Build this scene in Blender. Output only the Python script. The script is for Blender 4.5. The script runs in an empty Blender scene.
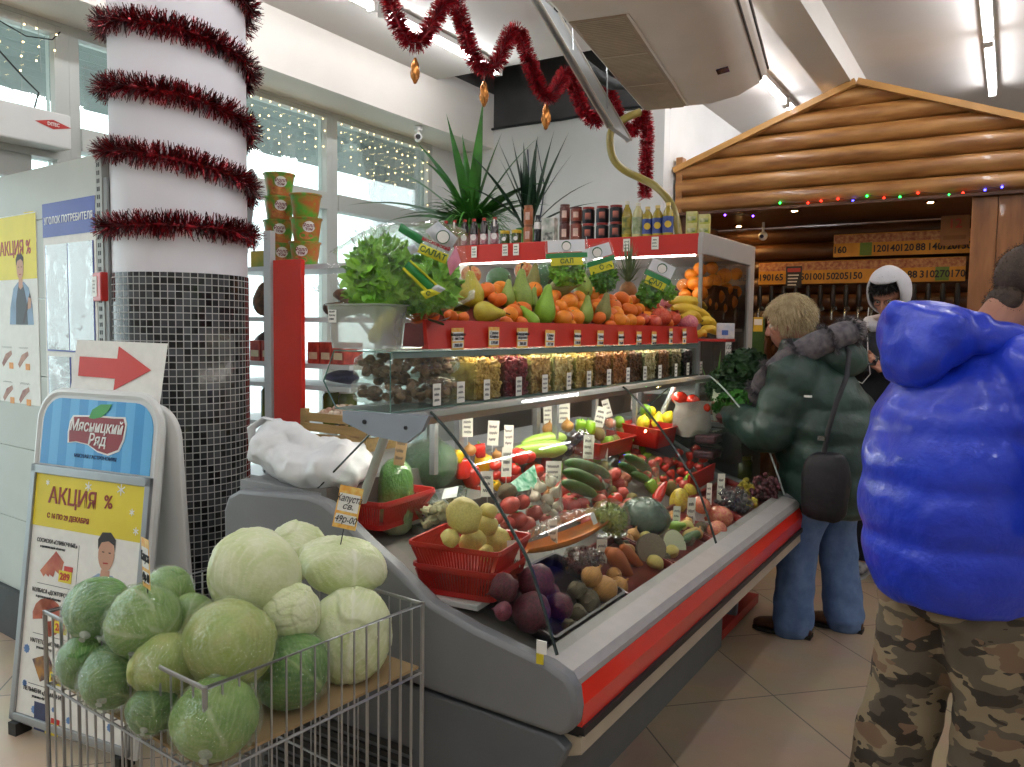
import bpy, math, random
from mathutils import Vector, Matrix, noise

# ------------------------------------------------------------------ camera, world, exposure
SC = bpy.context.scene
COL = SC.collection
PI = math.pi
R = math.radians
FPX, EYE = 800.0, 1.45
YAW, PITCH, ROLL = R(31.9), R(3.9), R(0.75)
fw0 = Vector((-math.sin(YAW), math.cos(YAW), 0)); rt0 = Vector((math.cos(YAW), math.sin(YAW), 0)); UP = Vector((0, 0, 1))
FWD = fw0*math.cos(PITCH) - UP*math.sin(PITCH)
up1 = UP*math.cos(PITCH) + fw0*math.sin(PITCH)
RGT = rt0*math.cos(ROLL) + up1*math.sin(ROLL)
UPC = up1*math.cos(ROLL) - rt0*math.sin(ROLL)
cam_data = bpy.data.cameras.new('camera')
cam_data.sensor_width = 36.0; cam_data.lens = 36.0*FPX/1024.0
cam_data.clip_start = 0.05; cam_data.clip_end = 200
cam = bpy.data.objects.new('camera', cam_data); COL.objects.link(cam)
cam.matrix_world = Matrix(((RGT.x, UPC.x, -FWD.x, 0), (RGT.y, UPC.y, -FWD.y, 0), (RGT.z, UPC.z, -FWD.z, EYE), (0, 0, 0, 1)))
SC.camera = cam

W = bpy.data.worlds.new('overcast_sky'); SC.world = W; W.use_nodes = True
W.node_tree.nodes['Background'].inputs[0].default_value = (0.93, 0.97, 1.0, 1)
W.node_tree.nodes['Background'].inputs[1].default_value = 2.6

SC.view_settings.view_transform = 'Standard'
SC.view_settings.look = 'None'
SC.view_settings.gamma = 1.0
SC.view_settings.use_curve_mapping = False
SC.view_settings.exposure = 0.18
SC.cycles.max_bounces = 8
SC.cycles.transparent_max_bounces = 24
SC.cycles.sample_clamp_indirect = 4.0
TUBE_POWER = 34.0      # emission strength of the fluorescent tubes

# ------------------------------------------------------------------ measuring from the photograph
def at(u, v, x=None, y=None, z=None, d=None):
    r = FWD*FPX + RGT*(u-512.0) - UPC*(v-383.5)
    if x is not None: t = x/r.x
    elif y is not None: t = y/r.y
    elif z is not None: t = (z-EYE)/r.z
    else: t = d/FPX
    return Vector((0, 0, EYE)) + r*t
def on_slope(u, v, x0, z0, s, off=0.0):          # a surface z = z0 + s*(x0 - x), raised by off
    r = FWD*FPX + RGT*(u-512.0) - UPC*(v-383.5)
    t = (z0+off+s*x0-EYE)/(r.z+s*r.x)
    return Vector((0, 0, EYE)) + r*t
def depth(p): return (Vector(p)-Vector((0, 0, EYE))).dot(FWD)

# ------------------------------------------------------------------ materials
def lin(c):
    if isinstance(c, str):
        c = c.lstrip('#'); c = [int(c[i:i+2], 16)/255.0 for i in (0, 2, 4)]
    return tuple((x/12.92 if x <= 0.04045 else ((x+0.055)/1.055)**2.4) for x in c)
MATS = {}
def M(name, c, rough=0.5, var=0.12, scale=6.0, bump=0.0, bscale=None, metal=0.0, c2=None, emit=None, es=0.0, coat=0.0, spec=0.5, sss=0.0, stretch=None, det=3.0):
    if name in MATS: return MATS[name]
    m = bpy.data.materials.new(name); m.use_nodes = True
    nt = m.node_tree; N = nt.nodes; L = nt.links
    b = N['Principled BSDF']
    a = lin(c)
    lo = tuple(x*(1-var) for x in a) if c2 is None else lin(c2)
    hi = tuple(min(1, x*(1+var)) for x in a) if c2 is None else a
    tc = N.new('ShaderNodeTexCoord'); src = tc.outputs['Object']
    if stretch:
        mp = N.new('ShaderNodeMapping'); mp.inputs['Scale'].default_value = stretch
        L.new(src, mp.inputs['Vector']); src = mp.outputs['Vector']
    nz = N.new('ShaderNodeTexNoise'); nz.inputs['Scale'].default_value = scale; nz.inputs['Detail'].default_value = det
    L.new(src, nz.inputs['Vector'])
    rp = N.new('ShaderNodeValToRGB'); rp.color_ramp.elements[0].position = 0.35; rp.color_ramp.elements[1].position = 0.65
    rp.color_ramp.elements[0].color = (*lo, 1); rp.color_ramp.elements[1].color = (*hi, 1)
    L.new(nz.outputs['Fac'], rp.inputs['Fac']); L.new(rp.outputs['Color'], b.inputs['Base Color'])
    b.inputs['Roughness'].default_value = rough; b.inputs['Metallic'].default_value = metal
    b.inputs['Coat Weight'].default_value = coat; b.inputs['Specular IOR Level'].default_value = spec
    if sss: b.inputs['Subsurface Weight'].default_value = sss; b.inputs['Subsurface Radius'].default_value = (0.02, 0.02, 0.01)
    if emit is not None:
        b.inputs['Emission Color'].default_value = (*lin(emit), 1); b.inputs['Emission Strength'].default_value = es
    if bump:
        n2 = N.new('ShaderNodeTexNoise'); n2.inputs['Scale'].default_value = bscale or scale*4; n2.inputs['Detail'].default_value = 4
        L.new(src, n2.inputs['Vector'])
        bp = N.new('ShaderNodeBump'); bp.inputs['Strength'].default_value = bump; bp.inputs['Distance'].default_value = 0.01
        L.new(n2.outputs['Fac'], bp.inputs['Height']); L.new(bp.outputs['Normal'], b.inputs['Normal'])
    MATS[name] = m
    return m
def glassy(name, tint='#f2fbf8', gloss=0.04, rough=0.02, sheen=0.8, film=0.0, filmcol='#ffffff', wrinkle=0.0, wscale=12):
    """clear sheet: transparent, with a fresnel sheen and an optional milky film"""
    if name in MATS: return MATS[name]
    m = bpy.data.materials.new(name); m.use_nodes = True
    nt = m.node_tree; N = nt.nodes; L = nt.links
    N.remove(N['Principled BSDF']); out = N['Material Output']
    tr = N.new('ShaderNodeBsdfTransparent'); tr.inputs[0].default_value = (*lin(tint), 1)
    gl = N.new('ShaderNodeBsdfGlossy'); gl.inputs['Roughness'].default_value = rough; gl.inputs[0].default_value = (1, 1, 1, 1)
    lw = N.new('ShaderNodeLayerWeight'); lw.inputs['Blend'].default_value = 0.25
    ad = N.new('ShaderNodeMath'); ad.operation = 'MULTIPLY_ADD'; ad.inputs[1].default_value = sheen; ad.inputs[2].default_value = gloss; ad.use_clamp = True
    L.new(lw.outputs['Fresnel'], ad.inputs[0])
    mx = N.new('ShaderNodeMixShader'); L.new(ad.outputs[0], mx.inputs[0]); L.new(tr.outputs[0], mx.inputs[1]); L.new(gl.outputs[0], mx.inputs[2])
    last = mx
    tc = N.new('ShaderNodeTexCoord'); nz = N.new('ShaderNodeTexNoise'); nz.inputs['Scale'].default_value = wscale; nz.inputs['Detail'].default_value = 3
    L.new(tc.outputs['Object'], nz.inputs['Vector'])
    if wrinkle:
        bp = N.new('ShaderNodeBump'); bp.inputs['Strength'].default_value = wrinkle; bp.inputs['Distance'].default_value = 0.02
        L.new(nz.outputs['Fac'], bp.inputs['Height']); L.new(bp.outputs['Normal'], gl.inputs['Normal'])
        L.new(bp.outputs['Normal'], lw.inputs['Normal'])
    if film:
        df = N.new('ShaderNodeBsdfDiffuse'); df.inputs[0].default_value = (*lin(filmcol), 1)
        mu = N.new('ShaderNodeMath'); mu.operation = 'MULTIPLY'; mu.inputs[1].default_value = film*2; mu.use_clamp = True
        L.new(nz.outputs['Fac'], mu.inputs[0])
        m2 = N.new('ShaderNodeMixShader'); L.new(mu.outputs[0], m2.inputs[0]); L.new(mx.outputs[0], m2.inputs[1]); L.new(df.outputs[0], m2.inputs[2])
        last = m2
    L.new(last.outputs[0], out.inputs['Surface'])
    MATS[name] = m
    return m

# ------------------------------------------------------------------ mesh builder
def frame_for(t):
    t = t.normalized(); a = Vector((0, 0, 1)) if abs(t.z) < 0.9 else Vector((1, 0, 0))
    n = t.cross(a).normalized(); return n, t.cross(n).normalized()
class MB:
    def __init__(s): s.v = []; s.f = []; s.m = []; s.mi = 0
    def add(s, vs, fs):
        o = len(s.v); s.v += [tuple(p) for p in vs]; s.f += [tuple(i+o for i in f) for f in fs]; s.m += [s.mi]*len(fs); return s
    def box(s, c, d, rz=0.0, rot=None):
        hx, hy, hz = d[0]/2, d[1]/2, d[2]/2; c = Vector(c)
        mt = rot if rot is not None else Matrix.Rotation(rz, 3, 'Z')
        vs = [c + mt @ Vector((x*hx, y*hy, z*hz)) for z in (-1, 1) for y in (-1, 1) for x in (-1, 1)]
        return s.add(vs, [(0, 2, 3, 1), (4, 5, 7, 6), (0, 1, 5, 4), (2, 6, 7, 3), (0, 4, 6, 2), (1, 3, 7, 5)])
    def b2(s, a, b):                                        # box from corner to corner
        return s.box([(a[i]+b[i])/2 for i in range(3)], [abs(b[i]-a[i]) for i in range(3)])
    def quad(s, a, b, c, d): return s.add([a, b, c, d], [(0, 1, 2, 3)])
    def prism(s, poly, axis, a, b):
        n = len(poly)
        def P(q, w): return (w, q[0], q[1]) if axis == 'x' else (q[0], w, q[1]) if axis == 'y' else (q[0], q[1], w)
        vs = [P(q, a) for q in poly]+[P(q, b) for q in poly]
        fs = [tuple(range(n))[::-1], tuple(range(n, 2*n))]+[(i, (i+1) % n, n+(i+1) % n, n+i) for i in range(n)]
        return s.add(vs, fs)
    def loft(s, rings, cap=True, closed=False):
        n = len(rings[0]); vs = [p for r in rings for p in r]; fs = []
        k = len(rings)
        for j in range(k if closed else k-1):
            for i in range(n):
                a, b = j*n+i, j*n+(i+1) % n; c, d = ((j+1) % k)*n+(i+1) % n, ((j+1) % k)*n+i
                fs.append((a, b, c, d))
        if cap and not closed: fs += [tuple(range(n))[::-1], tuple(range((k-1)*n, k*n))]
        return s.add(vs, fs)
    def tube(s, pts, r, seg=8, closed=False, flat=1.0, cap=True):
        pts = [Vector(p) for p in pts]; k = len(pts); rr = r if isinstance(r, (list, tuple)) else [r]*k
        rings = []; n = None
        for i, p in enumerate(pts):
            t = (pts[(i+1) % k]-pts[i-1]) if closed else (pts[min(i+1, k-1)]-pts[max(i-1, 0)])
            if t.length < 1e-9: t = Vector((0, 0, 1))
            t.normalize()
            if n is None: n, _ = frame_for(t)
            else:
                n = n - t*n.dot(t)
                if n.length < 1e-6: n, _ = frame_for(t)
                n.normalize()
            b = t.cross(n)
            rings.append([p + (n*math.cos(q)+b*math.sin(q)*flat)*rr[i] for q in [2*PI*j/seg for j in range(seg)]])
        return s.loft(rings, cap, closed)
    def cyl(s, a, b, r0, r1=None, seg=16): return s.tube([a, b], [r0, r0 if r1 is None else r1], seg)
    def lathe(s, prof, c=(0, 0, 0), seg=20, rot=None, cap=True):
        c = Vector(c); mt = rot or Matrix.Identity(3)
        rings = [[c + mt @ Vector((r*math.cos(2*PI*j/seg), r*math.sin(2*PI*j/seg), z)) for j in range(seg)] for r, z in prof]
        return s.loft(rings, cap)
    def ball(s, c, r, seg=16, rings=10, rot=None, fn=None):
        c = Vector(c); r3 = r if isinstance(r, (list, tuple)) else (r, r, r); mt = rot or Matrix.Identity(3)
        rr = []
        for i in range(rings+1):
            th = PI*max(0.012, min(0.988, i/rings)); row = []
            for j in range(seg):
                ph = 2*PI*j/seg; d = Vector((math.sin(th)*math.cos(ph), math.sin(th)*math.sin(ph), -math.cos(th)))
                k = fn(d) if fn else 1.0
                row.append(c + mt @ Vector((d.x*r3[0]*k, d.y*r3[1]*k, d.z*r3[2]*k)))
            rr.append(row)
        return s.loft(rr)
    def chain(s, pts, rad, seg=14):                          # limb with round ends
        pts = [Vector(p) for p in pts]; a, b = pts[0]-pts[1], pts[-1]-pts[-2]; a.normalize(); b.normalize()
        P = [pts[0]+a*rad[0]*0.9, pts[0]+a*rad[0]*0.55]+pts+[pts[-1]+b*rad[-1]*0.55, pts[-1]+b*rad[-1]*0.9]
        return s.tube(P, [rad[0]*0.35, rad[0]*0.8]+list(rad)+[rad[-1]*0.8, rad[-1]*0.35], seg)
    def mesh(s, name, mats, smooth=True, angle=40):
        me = bpy.data.meshes.new(name); me.from_pydata(s.v, [], s.f)
        for m in (mats if isinstance(mats, (list, tuple)) else [mats]): me.materials.append(m)
        me.polygons.foreach_set('material_index', s.m); me.update()
        fix_normals(me)
        if smooth:
            me.polygons.foreach_set('use_smooth', [True]*len(me.polygons)); me.set_sharp_from_angle(angle=R(angle))
        return me
    def build(s, name, mats, parent=None, smooth=True, loc=None, rz=0.0, bev=0.0, angle=40, solid=0.0):
        o = bpy.data.objects.new(name, s.mesh(name, mats, smooth, angle)); COL.objects.link(o)
        if loc is not None: o.location = loc
        o.rotation_euler.z = rz
        if parent is not None: o.parent = parent
        if solid:
            md = o.modifiers.new('thickness', 'SOLIDIFY'); md.thickness = solid; md.offset = 0
        if bev:
            md = o.modifiers.new('rounding', 'BEVEL'); md.width = bev; md.segments = 2; md.limit_method = 'ANGLE'; md.angle_limit = R(35)
        return o
import bmesh
def fix_normals(me):
    bm = bmesh.new(); bm.from_mesh(me); bmesh.ops.recalc_face_normals(bm, faces=bm.faces); bm.to_mesh(me); bm.free()
def fuse(mb, voxel=0.012, smooth=4, factor=0.5):
    """melt overlapping closed shapes into one continuous skin"""
    me = bpy.data.meshes.new('tmp'); me.from_pydata(mb.v, [], mb.f); me.update(); fix_normals(me)
    o = bpy.data.objects.new('tmp', me); COL.objects.link(o)
    a = o.modifiers.new('r', 'REMESH'); a.mode = 'VOXEL'; a.voxel_size = voxel
    if smooth: b = o.modifiers.new('s', 'SMOOTH'); b.iterations = smooth; b.factor = factor
    dg = bpy.context.evaluated_depsgraph_get(); dg.update()
    res = bpy.data.meshes.new_from_object(o.evaluated_get(dg))
    bpy.data.objects.remove(o); bpy.data.meshes.remove(me)
    out = MB(); out.v = [tuple(v.co) for v in res.vertices]; out.f = [tuple(p.vertices) for p in res.polygons]; out.m = [0]*len(out.f)
    bpy.data.meshes.remove(res)
    return out
def warp(mb, fn):
    mb.v = [tuple(fn(Vector(p))) for p in mb.v]; return mb
def wob(p, s, a, seed=0.0):                                   # small lumps
    return Vector(p) + noise.noise_vector(Vector(p)*s + Vector((seed, seed*1.7, seed*0.3)))*a

# ------------------------------------------------------------------ things
def tag(o, label, cat, group=None, kind=None):
    o['label'] = label; o['category'] = cat
    if group: o['group'] = group
    if kind: o['kind'] = kind
    return o
def thing(name, label, cat, loc=(0, 0, 0), rz=0.0, group=None):
    o = bpy.data.objects.new(name, None); COL.objects.link(o); o.empty_display_size = 0.05
    o.location = loc; o.rotation_euler = (0, 0, rz)
    return tag(o, label, cat, group)
def struct(o): o['kind'] = 'structure'; return o
def kids(o): return list(o.children)
def dup(o, loc=None, rot=None, scale=None, label=None, group=None, parent=None, ch=None):
    c = o.copy(); COL.objects.link(c)
    if parent is not None: c.parent = parent
    if loc is not None: c.location = loc
    if rot is not None: c.rotation_euler = rot
    if scale is not None: c.scale = scale if isinstance(scale, (tuple, list)) else (scale,)*3
    if label: c['label'] = label
    if group: c['group'] = group
    for k in (KIDS.get(o.name, []) if ch is None else ch): dup(k, parent=c)
    return c
KIDS = {}                                                     # prototype name -> its parts
ORD = ['first', 'second', 'third', 'fourth', 'fifth', 'sixth', 'seventh', 'eighth', 'ninth', 'tenth', 'eleventh', 'twelfth', 'thirteenth', 'fourteenth', 'fifteenth', 'sixteenth',
       'seventeenth', 'eighteenth', 'nineteenth', 'twentieth'] + ['twenty-'+x for x in ('first', 'second', 'third', 'fourth', 'fifth', 'sixth', 'seventh', 'eighth', 'ninth')] + ['thirtieth']
def text(s, size, mat, parent, loc, rot=(PI/2, 0, 0), shear=0.0, name='lettering', align='CENTER', bold=0.0, width=1.0, ext=0.0006, sp=1.0):
    c = bpy.data.curves.new('t', 'FONT'); c.body = s; c.size = size; c.shear = shear; c.align_x = align; c.align_y = 'CENTER'; c.extrude = ext; c.offset = bold; c.resolution_u = 2; c.space_character = sp
    t = bpy.data.objects.new('t', c); COL.objects.link(t)
    dg = bpy.context.evaluated_depsgraph_get(); dg.update()
    me = bpy.data.meshes.new_from_object(t.evaluated_get(dg))
    bpy.data.objects.remove(t); bpy.data.curves.remove(c)
    me.materials.clear(); me.materials.append(mat)
    o = bpy.data.objects.new(name, me); COL.objects.link(o); o.parent = parent
    o.location = loc; o.rotation_euler = rot; o.scale = (width, 1, 1)
    return o
random.seed(7)
def rnd(a, b): return random.uniform(a, b)
# ------------------------------------------------------------------ room shell
white_paint = M('white_paint', '#dcdcd8', 0.7, 0.03, 3, 0.05, 40)
ceil_paint = M('ceiling_paint', '#d8d4ce', 0.8, 0.03, 2)
beam_paint = M('beam_paint', '#dad5cc', 0.75, 0.03, 2)
frame_white = M('window_frame_white', '#b9bcb6', 0.45, 0.04, 3)
chrome = M('chrome_wire', '#a6a8aa', 0.3, 0.05, 20, metal=0.7)
steel = M('brushed_steel', '#b4b6b8', 0.35, 0.06, 30, metal=0.85, stretch=(1, 0.05, 1))
black_plastic = M('black_plastic', '#17181a', 0.4, 0.2, 10)
dark_gap = M('dark_recess', '#3a3c3e', 0.7, 0.1, 5)
white_plastic = M('white_plastic', '#e4e3df', 0.35, 0.02, 5)
ink = M('black_ink', '#1c1c22', 0.6, 0.1, 40)
red_gloss = M('red_gloss', '#e22c1c', 0.25, 0.05, 4, coat=0.4)
paper = M('white_paper', '#efeee8', 0.7, 0.03, 30)
pane_glass = glassy('pane_glass', '#f4fbfa', 0.02)

def floor_material():
    m = bpy.data.materials.new('beige_floor_tiles'); m.use_nodes = True
    N = m.node_tree.nodes; L = m.node_tree.links; b = N['Principled BSDF']
    tc = N.new('ShaderNodeTexCoord'); mp = N.new('ShaderNodeMapping')
    mp.inputs['Rotation'].default_value = (0, 0, R(-45)); mp.inputs['Location'].default_value = (-0.54, -0.39, 0)
    L.new(tc.outputs['Object'], mp.inputs['Vector'])
    bk = N.new('ShaderNodeTexBrick'); bk.offset = 0.0; bk.squash = 1.0
    bk.inputs['Scale'].default_value = 1.0; bk.inputs['Brick Width'].default_value = 0.6; bk.inputs['Row Height'].default_value = 0.6
    bk.inputs['Mortar Size'].default_value = 0.0035; bk.inputs['Mortar Smooth'].default_value = 0.3
    bk.inputs['Color1'].default_value = (*lin('#bfa98e'), 1); bk.inputs['Color2'].default_value = (*lin('#b8a287'), 1); bk.inputs['Mortar'].default_value = (*lin('#6f675d'), 1)
    L.new(mp.outputs['Vector'], bk.inputs['Vector'])
    nz = N.new('ShaderNodeTexNoise'); nz.inputs['Scale'].default_value = 5; nz.inputs['Detail'].default_value = 6
    L.new(tc.outputs['Object'], nz.inputs['Vector'])
    mx = N.new('ShaderNodeMix'); mx.data_type = 'RGBA'; mx.blend_type = 'MULTIPLY'; mx.inputs['Factor'].default_value = 0.35
    L.new(bk.outputs['Color'], mx.inputs[6]); L.new(nz.outputs['Color'], mx.inputs[7])
    hs = N.new('ShaderNodeHueSaturation'); hs.inputs['Saturation'].default_value = 0.95; hs.inputs['Value'].default_value = 1.12
    L.new(mx.outputs[2], hs.inputs['Color']); L.new(hs.outputs['Color'], b.inputs['Base Color'])
    b.inputs['Roughness'].default_value = 0.32; b.inputs['Specular IOR Level'].default_value = 0.4
    return m
struct(MB().b2((-4.15, -3, -0.06), (2.6, 9, 0)).build('floor', floor_material(), smooth=False))
cl = MB()
for a, b in (((-4.15, -3), (2.6, 4.75)), ((-2.2, 4.75), (2.6, 9)), ((-4.15, 4.75), (-3.63, 5.5)), ((-4.15, 5.6), (-2.2, 9))): cl.b2((a[0], a[1], 3.25), (b[0], b[1], 3.33))
cl = struct(cl.build('ceiling', ceil_paint, smooth=False))
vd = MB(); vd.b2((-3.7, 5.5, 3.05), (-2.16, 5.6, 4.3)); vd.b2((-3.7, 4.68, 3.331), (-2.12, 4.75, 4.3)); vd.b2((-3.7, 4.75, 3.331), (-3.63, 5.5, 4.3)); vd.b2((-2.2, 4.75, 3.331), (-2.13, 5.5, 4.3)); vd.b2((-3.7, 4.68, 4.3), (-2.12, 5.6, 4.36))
vd.build('ceiling_shade_void', M('void_shade_grey', '#4a4a4a', .9, .15, 5), cl, smooth=False)  # added recess, coloured dark grey, to stand in for shade on the ceiling
struct(MB().b2((-4.02, -3, 2.9), (-3.63, 5.5, 3.25)).build('trim_1', beam_paint, smooth=False))          # beam along the window wall
struct(MB().b2((-1.17, -3, 3.08), (-0.96, 8.9, 3.25)).build('trim_2', beam_paint, smooth=False))          # beam in the middle of the ceiling
struct(MB().b2((-4.15, 5.5, 0), (-2.17, 5.6, 3.05)).build('wall_back', white_paint, smooth=False))
struct(MB().b2((-2.27, 5.602, 0), (-2.17, 9, 3.25)).build('wall_corner', white_paint, smooth=False))
struct(MB().b2((-4.15, 8.9, 0), (2.6, 9, 3.25)).build('wall_far', white_paint, smooth=False))
struct(MB().b2((2.5, -3, 0), (2.6, 8.9, 3.25)).build('wall_right', white_paint, smooth=False))
struct(MB().b2((-4.15, -3.1, 0), (2.6, -3, 3.25)).build('wall_front', white_paint, smooth=False))
# window wall: parapet, piers and the metal frames
wl = MB()
wl.b2((-4.15, 5.15, 0), (-4.0, 5.5, 3.25)); wl.b2((-4.15, 2.75, 0), (-4.0, 5.15, 0.35)); wl.b2((-4.15, -3, 2.9), (-4.02, 5.15, 3.25)); wl.b2((-4.15, -3, 0), (-4.0, 0.0, 2.9))
struct(wl.build('wall_left', white_paint, smooth=False))
def window(n, y0, y1, z0, z1, tz):
    f = MB(); t = 0.05
    f.b2((-4.06, y0, z0), (-3.98, y0+t, z1)); f.b2((-4.06, y1-t, z0), (-3.98, y1, z1)); f.b2((-4.06, y0+t, z1-t), (-3.98, y1-t, z1)); f.b2((-4.06, y0+t, z0), (-3.98, y1-t, z0+t))
    f.b2((-4.08, y0+t, tz-0.055), (-3.965, y1-t, tz+0.055))
    o = struct(f.build('window_%d' % n, frame_white, smooth=False))
    MB().b2((-4.03, y0+t, z0+t), (-4.022, y1-t, tz-0.055)).build('pane', pane_glass, o, smooth=False)
    MB().b2((-4.03, y0+t, tz+0.055), (-4.022, y1-t, z1-t)).build('pane', pane_glass, o, smooth=False)
window(1, 2.75, 4.04, 0.35, 2.9, 2.30)
window(2, 4.041, 5.149, 0.35, 2.9, 2.30)
window(3, 2.25, 2.749, 0.0, 2.9, 2.36)
# sliding glass door bay beside the column
d = MB()
d.b2((-4.06, 0.0, 0), (-3.98, 0.06, 2.9)); d.b2((-4.06, 2.18, 0), (-3.98, 2.249, 2.9)); d.b2((-4.06, 0.06, 2.84), (-3.98, 2.18, 2.9)); d.b2((-4.08, 0.06, 2.24), (-3.96, 2.18, 2.36))
d.b2((-4.06, 1.98, 0), (-3.98, 2.06, 2.24)); d.b2((-4.05, 0.06, 2.13), (-3.98, 1.98, 2.24))
dr = struct(d.build('door_1', frame_white, smooth=False))
MB().b2((-4.03, 0.06, 2.36), (-4.022, 2.18, 2.84)).build('pane', pane_glass, dr, smooth=False)
MB().b2((-4.03, 0.06, 0.05), (-4.022, 1.98, 2.13)).build('pane', pane_glass, dr, smooth=False)
MB().b2((-4.03, 2.06, 0.05), (-4.022, 2.18, 2.24)).build('pane', pane_glass, dr, smooth=False)

# ------------------------------------------------------------------ outside the windows
snow = M('snowy_ground', '#cfd4d2', 0.9, 0.1, 0.8)
struct(MB().b2((-40, -20, -0.25), (-4.2, 40, -0.1)).build('ground', snow, smooth=False))
# ribs of the sheet run along the wall, as seen through the glass
canopy = MB(); pr = []
for k in range(25):
    x = -4.16-1.04*k/24; pr.append((x, 3.05-0.20*k/24+(0.010 if k % 2 else -0.010)))
canopy.prism(pr+[(p[0], p[1]+0.03) for p in pr[::-1]], 'y', -3, 8)
tag(canopy.build('entrance_canopy', M('corrugated_metal', '#8e9693', 0.45, 0.1, 3, metal=0.3), smooth=False), 'grey corrugated metal canopy outside above the shop windows', 'canopy')
bark = M('bare_bark', '#8b8a86', 0.9, 0.15, 10)
def bare_tree(x, y, h, seed, label):
    random.seed(seed); t = MB()
    def br(p, d, l, r, lv):
        q = p+d*l; t.tube([p, p+d*l*0.5+Vector((rnd(-.05, .05), rnd(-.05, .05), 0))*l, q], [r, r*0.8, r*0.6], 5)
        if lv:
            for k in range(4):
                e = (d + Vector((rnd(-.8, .8), rnd(-.8, .8), rnd(-.1, .5)))).normalized(); br(p+d*l*rnd(.5, 1), e, l*rnd(.5, .75), r*0.5, lv-1)
    br(Vector((x, y, -0.15)), Vector((0, 0, 1)), h*0.4, h*0.022, 4)
    tag(t.build('bare_tree', bark), label, 'tree')
bare_tree(-9.5, 10.8, 4.6, 3, 'bare winter tree outside behind the stacked noodle cups')
bare_tree(-10.5, 14.2, 5.2, 8, 'pale bare winter tree outside behind the bagged lettuce')

# ------------------------------------------------------------------ fluorescent lamps
tube_mat = M('lit_tube', '#ffffff', 0.4, 0.0, 3, emit='#fcfbff', es=TUBE_POWER)
def lamp(x, y, label, grp, proto=[None]):
    if proto[0] is None:
        t = thing('fluorescent_lamp', label, 'lamp', (x, y, 3.245), 0, grp)
        b = MB().b2((-0.03, -0.61, -0.035), (0.03, 0.61, 0.0)).build('housing', white_plastic, t, smooth=False, bev=0.004)
        g = MB().cyl((0, -0.57, -0.052), (0, 0.57, -0.052), 0.017, seg=10).build('tube', tube_mat, t)
        e = [MB().b2((-0.024, y_, -0.075), (0.024, y_+.035, -0.035)).build('socket', white_plastic, t, smooth=False) for y_ in (-.605, .57)]
        KIDS[t.name] = [b, g]+e; proto[0] = t
    else:
        dup(proto[0], (x, y, 3.245), label=label, group=grp)
for x, nm, ys in ((-3.05, 'above the windows', (-1.6, 0.3, 1.55, 2.82, 4.08)), (-1.55, 'beside the air conditioner', (-1.6, 0.6, 1.9, 3.2, 4.5, 5.74, 7.0)), (-0.2, 'above the kiosk', (-1.6, 0.6, 3.2, 5.0, 6.25)), (1.3, 'out over the aisle', (-1.6, 0.7, 3.0, 5.2, 7.2))):
    for i, y in enumerate(ys):
        lamp(x, y, '%s lit fluorescent ceiling lamp in the row %s' % (ORD[i].capitalize(), nm), 'fluorescent lamps '+nm)
# ------------------------------------------------------------------ refrigerated vegetable case (runs along Y)
Y0, Y1 = 1.60, 3.83
grey_plastic = M('grey_end_panel', '#77797c', 0.42, 0.05, 6, 0.06, 120)
grey_dark = M('grey_lower_panel', '#5d6165', 0.45, 0.05, 6)
steel_sill = M('grey_sill', '#a9a6a4', 0.35, 0.04, 20)
beige_strip = M('beige_bumper', '#b9ad98', 0.45, 0.05, 10)
rubber = M('black_rubber', '#1a1a1b', 0.5, 0.1, 10)
case_in = M('case_liner', '#6e6a64', 0.5, 0.06, 8)
edge_glass = M('glass_edge', '#2c3a38', 0.15, 0.1, 10, coat=0.3)
curved_glass = glassy('curved_glass', '#f4faf7', 0.015, sheen=0.5)
case = thing('refrigerated_display_case', 'long grey and red refrigerated case of vegetables under a curved glass front', 'display case', (0, 0, 0))
# lower body and kick base
b = MB(); b.prism([(-1.9, 0.40), (-1.07, 0.40), (-0.87, 0.485), (-0.87, 0.56), (-1.9, 0.58)], 'y', Y0+.0, Y1); b.build('lower_body', grey_dark, case, smooth=False)
b = MB(); b.b2((-1.88, Y0+0.02, 0), (-1.07, Y1-0.25, 0.40)); b.build('base', M('grey_base', '#6c6f70', 0.5, 0.05, 6), case, smooth=False)
# inner bed sloping up to the back
BX0, BZ0, BS = -0.90, 0.64, 0.33
def bed(u, v, off=0.0): return on_slope(u, v, BX0, BZ0, BS, off)
b = MB(); b.prism([(-0.88, 0.56), (-0.88, 0.63), (-1.60, 0.63+0.72*BS-0.005), (-1.60, 1.0), (-1.9, 0.955), (-1.9, 0.581)], 'y', Y0+0.0, Y1); b.build('display_bed', case_in, case, smooth=False)
b = MB(); b.b2((-1.96, Y0, 0.956), (-1.62, Y1, 0.985)); b.build('rear_worktop', M('worktop_grey', '#8f9192', 0.4, 0.04, 8), case, smooth=False)
# front trim
b = MB(); b.prism([(-0.905, 0.69), (-0.815, 0.672), (-0.80, 0.655), (-0.80, 0.64), (-0.89, 0.60)], 'y', Y0-0.01, Y1); b.build('front_sill', steel_sill, case, angle=25)
b = MB(); b.prism([(-0.80, 0.639), (-0.785, 0.60), (-0.79, 0.545), (-0.87, 0.545), (-0.87, 0.60)], 'y', Y0-0.01, Y1); b.build('red_front_panel', red_gloss, case, angle=25)
b = MB(); b.b2((-0.87, Y0-0.01, 0.525), (-0.783, Y1+.005, 0.544)); b.b2((-0.84, Y0-0.01, 0.52), (-0.80, Y1, 0.5255)); b.build('black_trim', rubber, case, smooth=False)
b = MB(); b.prism([(-0.792, 0.519), (-0.79, 0.48), (-0.83, 0.465), (-0.869, 0.485), (-0.869, 0.519)], 'y', Y0-0.01, Y1); b.build('bumper_rail', beige_strip, case, angle=25)
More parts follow.
